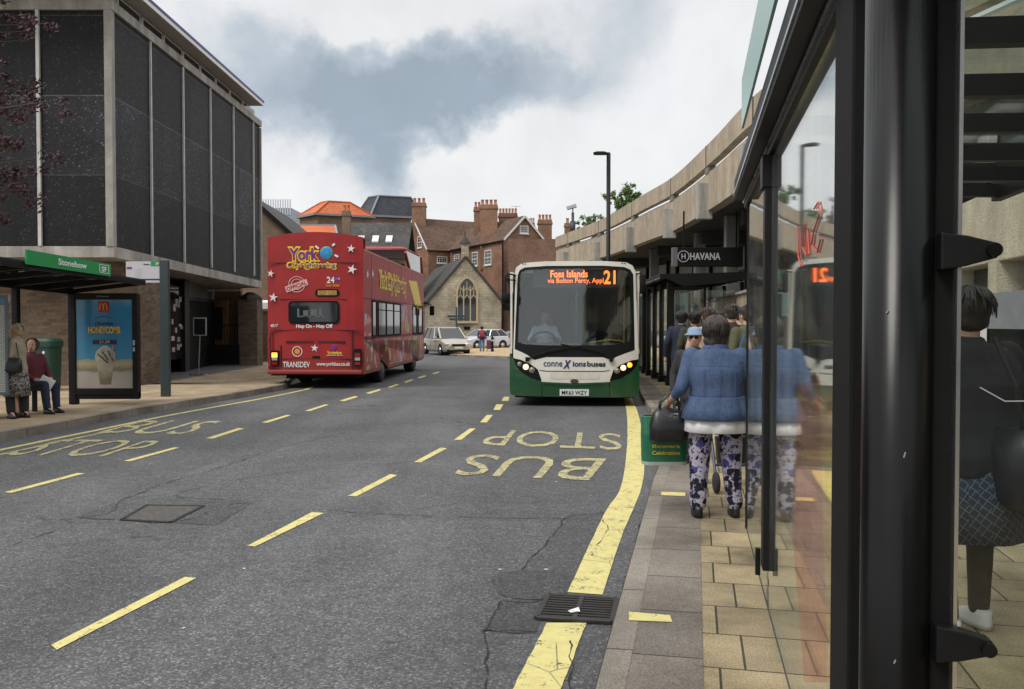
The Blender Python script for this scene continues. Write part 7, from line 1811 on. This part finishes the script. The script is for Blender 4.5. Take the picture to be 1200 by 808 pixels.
# ---- left pavement
stw, S4s, Rts = fig('standing', (-7.84, 13.5, .12), R(105), 1.47, 1.12, arms={-1: (vec(-.24, .02, 1.14), vec(-.20, .24, 1.06)), 1: (vec(.25, .03, 1.14), vec(.20, .25, 1.08))}, top=fabric('beige_cardigan', (.33, .27, .20)), hem=.84, flare=1.4,
    bottom=('skirt', m_print('black_white_skirt', (.02, .02, .025), (.38, .36, .36), 34, .52), .40), hair=HGR, hairstyle='full', shoes=SHB, voxel=.010, label='grey blonde woman in a beige cardigan and patterned skirt standing at the left shelter')
hb_ = empty('handbag', (-7.80, 13.27, .12), R(95), label='black handbag slung at the hip of the standing woman in beige', cat='handbag')
b = MB(); b.loft([(0, 0, .72, .05, .15), (0, 0, .76, .06, .17), (0, 0, .92, .05, .16), (0, 0, .95, .03, .13)], 20, sq=3.5); b.build('bag_body', BLE, hb_, smooth=True)
b = MB(); b.tube([(0, .12, .93), (.02, .10, 1.15), (.10, .03, 1.24)], .008); b.tube([(0, -.12, .93), (.02, -.08, 1.15), (.10, -.02, 1.24)], .008); b.build('strap', BLE, hb_)
sww, _, _ = fig('sitting', (-8.06, 14.3, .12), R(-112), 1.62, 1.1, sit=True, arms={-1: (vec(-.27, .03, 1.16), vec(-.16, .26, 1.02)), 1: (vec(.27, .03, 1.16), vec(.16, .26, 1.02))}, top=fabric('maroon_hoodie', (.12, .022, .035)), bottom=('trousers', fabric('dark_jeans', (.015, .022, .05))), hair=HRED, hairstyle='full', shoes=SHB, turn=R(-48), voxel=.010,
    label='smiling auburn haired woman in a maroon top and jeans sitting on the shelter bench')
pc = empty('white_paper_bag', (-7.72, 14.12, .62), R(30), label='white folded paper bag on the lap of the sitting woman in maroon', cat='bag')
b = MB(); b.box((0, 0, 0), (.22, .05, .20)); b.xf(Matrix.Rotation(R(30), 4, 'Y')); b.build('paper', WHT, pc, bevel=.01)
cp2, S4k, Rtk = fig('cap_man', (-8.16, 13.75, .12), R(-130), 1.66, 1.12, sit=True, top=fabric('red_jacket', (.32, .02, .025)), bottom=('trousers', fabric('black_trousers', (.015, .015, .018))), hair=HBL, shoes=SHB, turn=R(20), voxel=.012,
    label='seated person in a red jacket and blue cap at the left edge of the shelter')
b = MB(); b.ell((0, -.005, .07), (.095, .107, .06), 16, T=Rtk); b.loft([(0, .12, .04, .065, .06), (0, .12, .048, .065, .06)], 14, T=Rtk); b.xf(S4k); b.build('cap', M('royal_blue_cap', (.012, .035, .16), .8), cp2, smooth=True)
# ---- far pedestrian with a shopping trolley
fpX = at(564.8, 400, 56).x
fig('pedestrian', (fpX, 56, gz(56) + .11), R(8), 1.62, 1.1, top=fabric('dark_blue_top', (.03, .04, .09)), bottom=('trousers', fabric('pale_jeans', (.09, .16, .30))), hair=HBL, hairstyle='full', shoes=SHB, voxel=.02, look=False, label='pedestrian with a red rucksack crossing the buff paving')
rk = empty('rucksack', (fpX, 55.82, gz(56) + .11), label='red rucksack on the back of the distant pedestrian', cat='rucksack')
b = MB(); b.loft([(0, 0, .95, .14, .07), (0, 0, 1.0, .17, .10), (0, 0, 1.35, .15, .09), (0, 0, 1.42, .08, .05)], 16, sq=3); b.build('pack', fabric('red_rucksack', (.30, .05, .07)), rk, smooth=True)
tr_ = empty('shopping_trolley', (fpX + .48, 56, gz(56) + .11), label='purple shopping trolley pulled by the distant pedestrian', cat='shopping trolley')
b = MB(); b.loft([(0, 0, .15, .16, .13), (0, 0, .7, .18, .14), (0, 0, .74, .12, .1)], 16, sq=4); b.build('bag_body', fabric('purple_trolley', (.11, .04, .10)), tr_)
b = MB(); b.tube([(-.15, 0, .1), (-.15, 0, .95), (-.3, 0, 1.0)], .015); b.build('handle', CHR, tr_)
for x in (-.15, .15): b = MB(); b.lathe([(.02, -.02), (.09, -.02), (.09, .02), (.02, .02)], (x, .12, .09), 14, 'X'); b.build('wheel', RUB, tr_)

bpy.data.scenes.remove(TS)
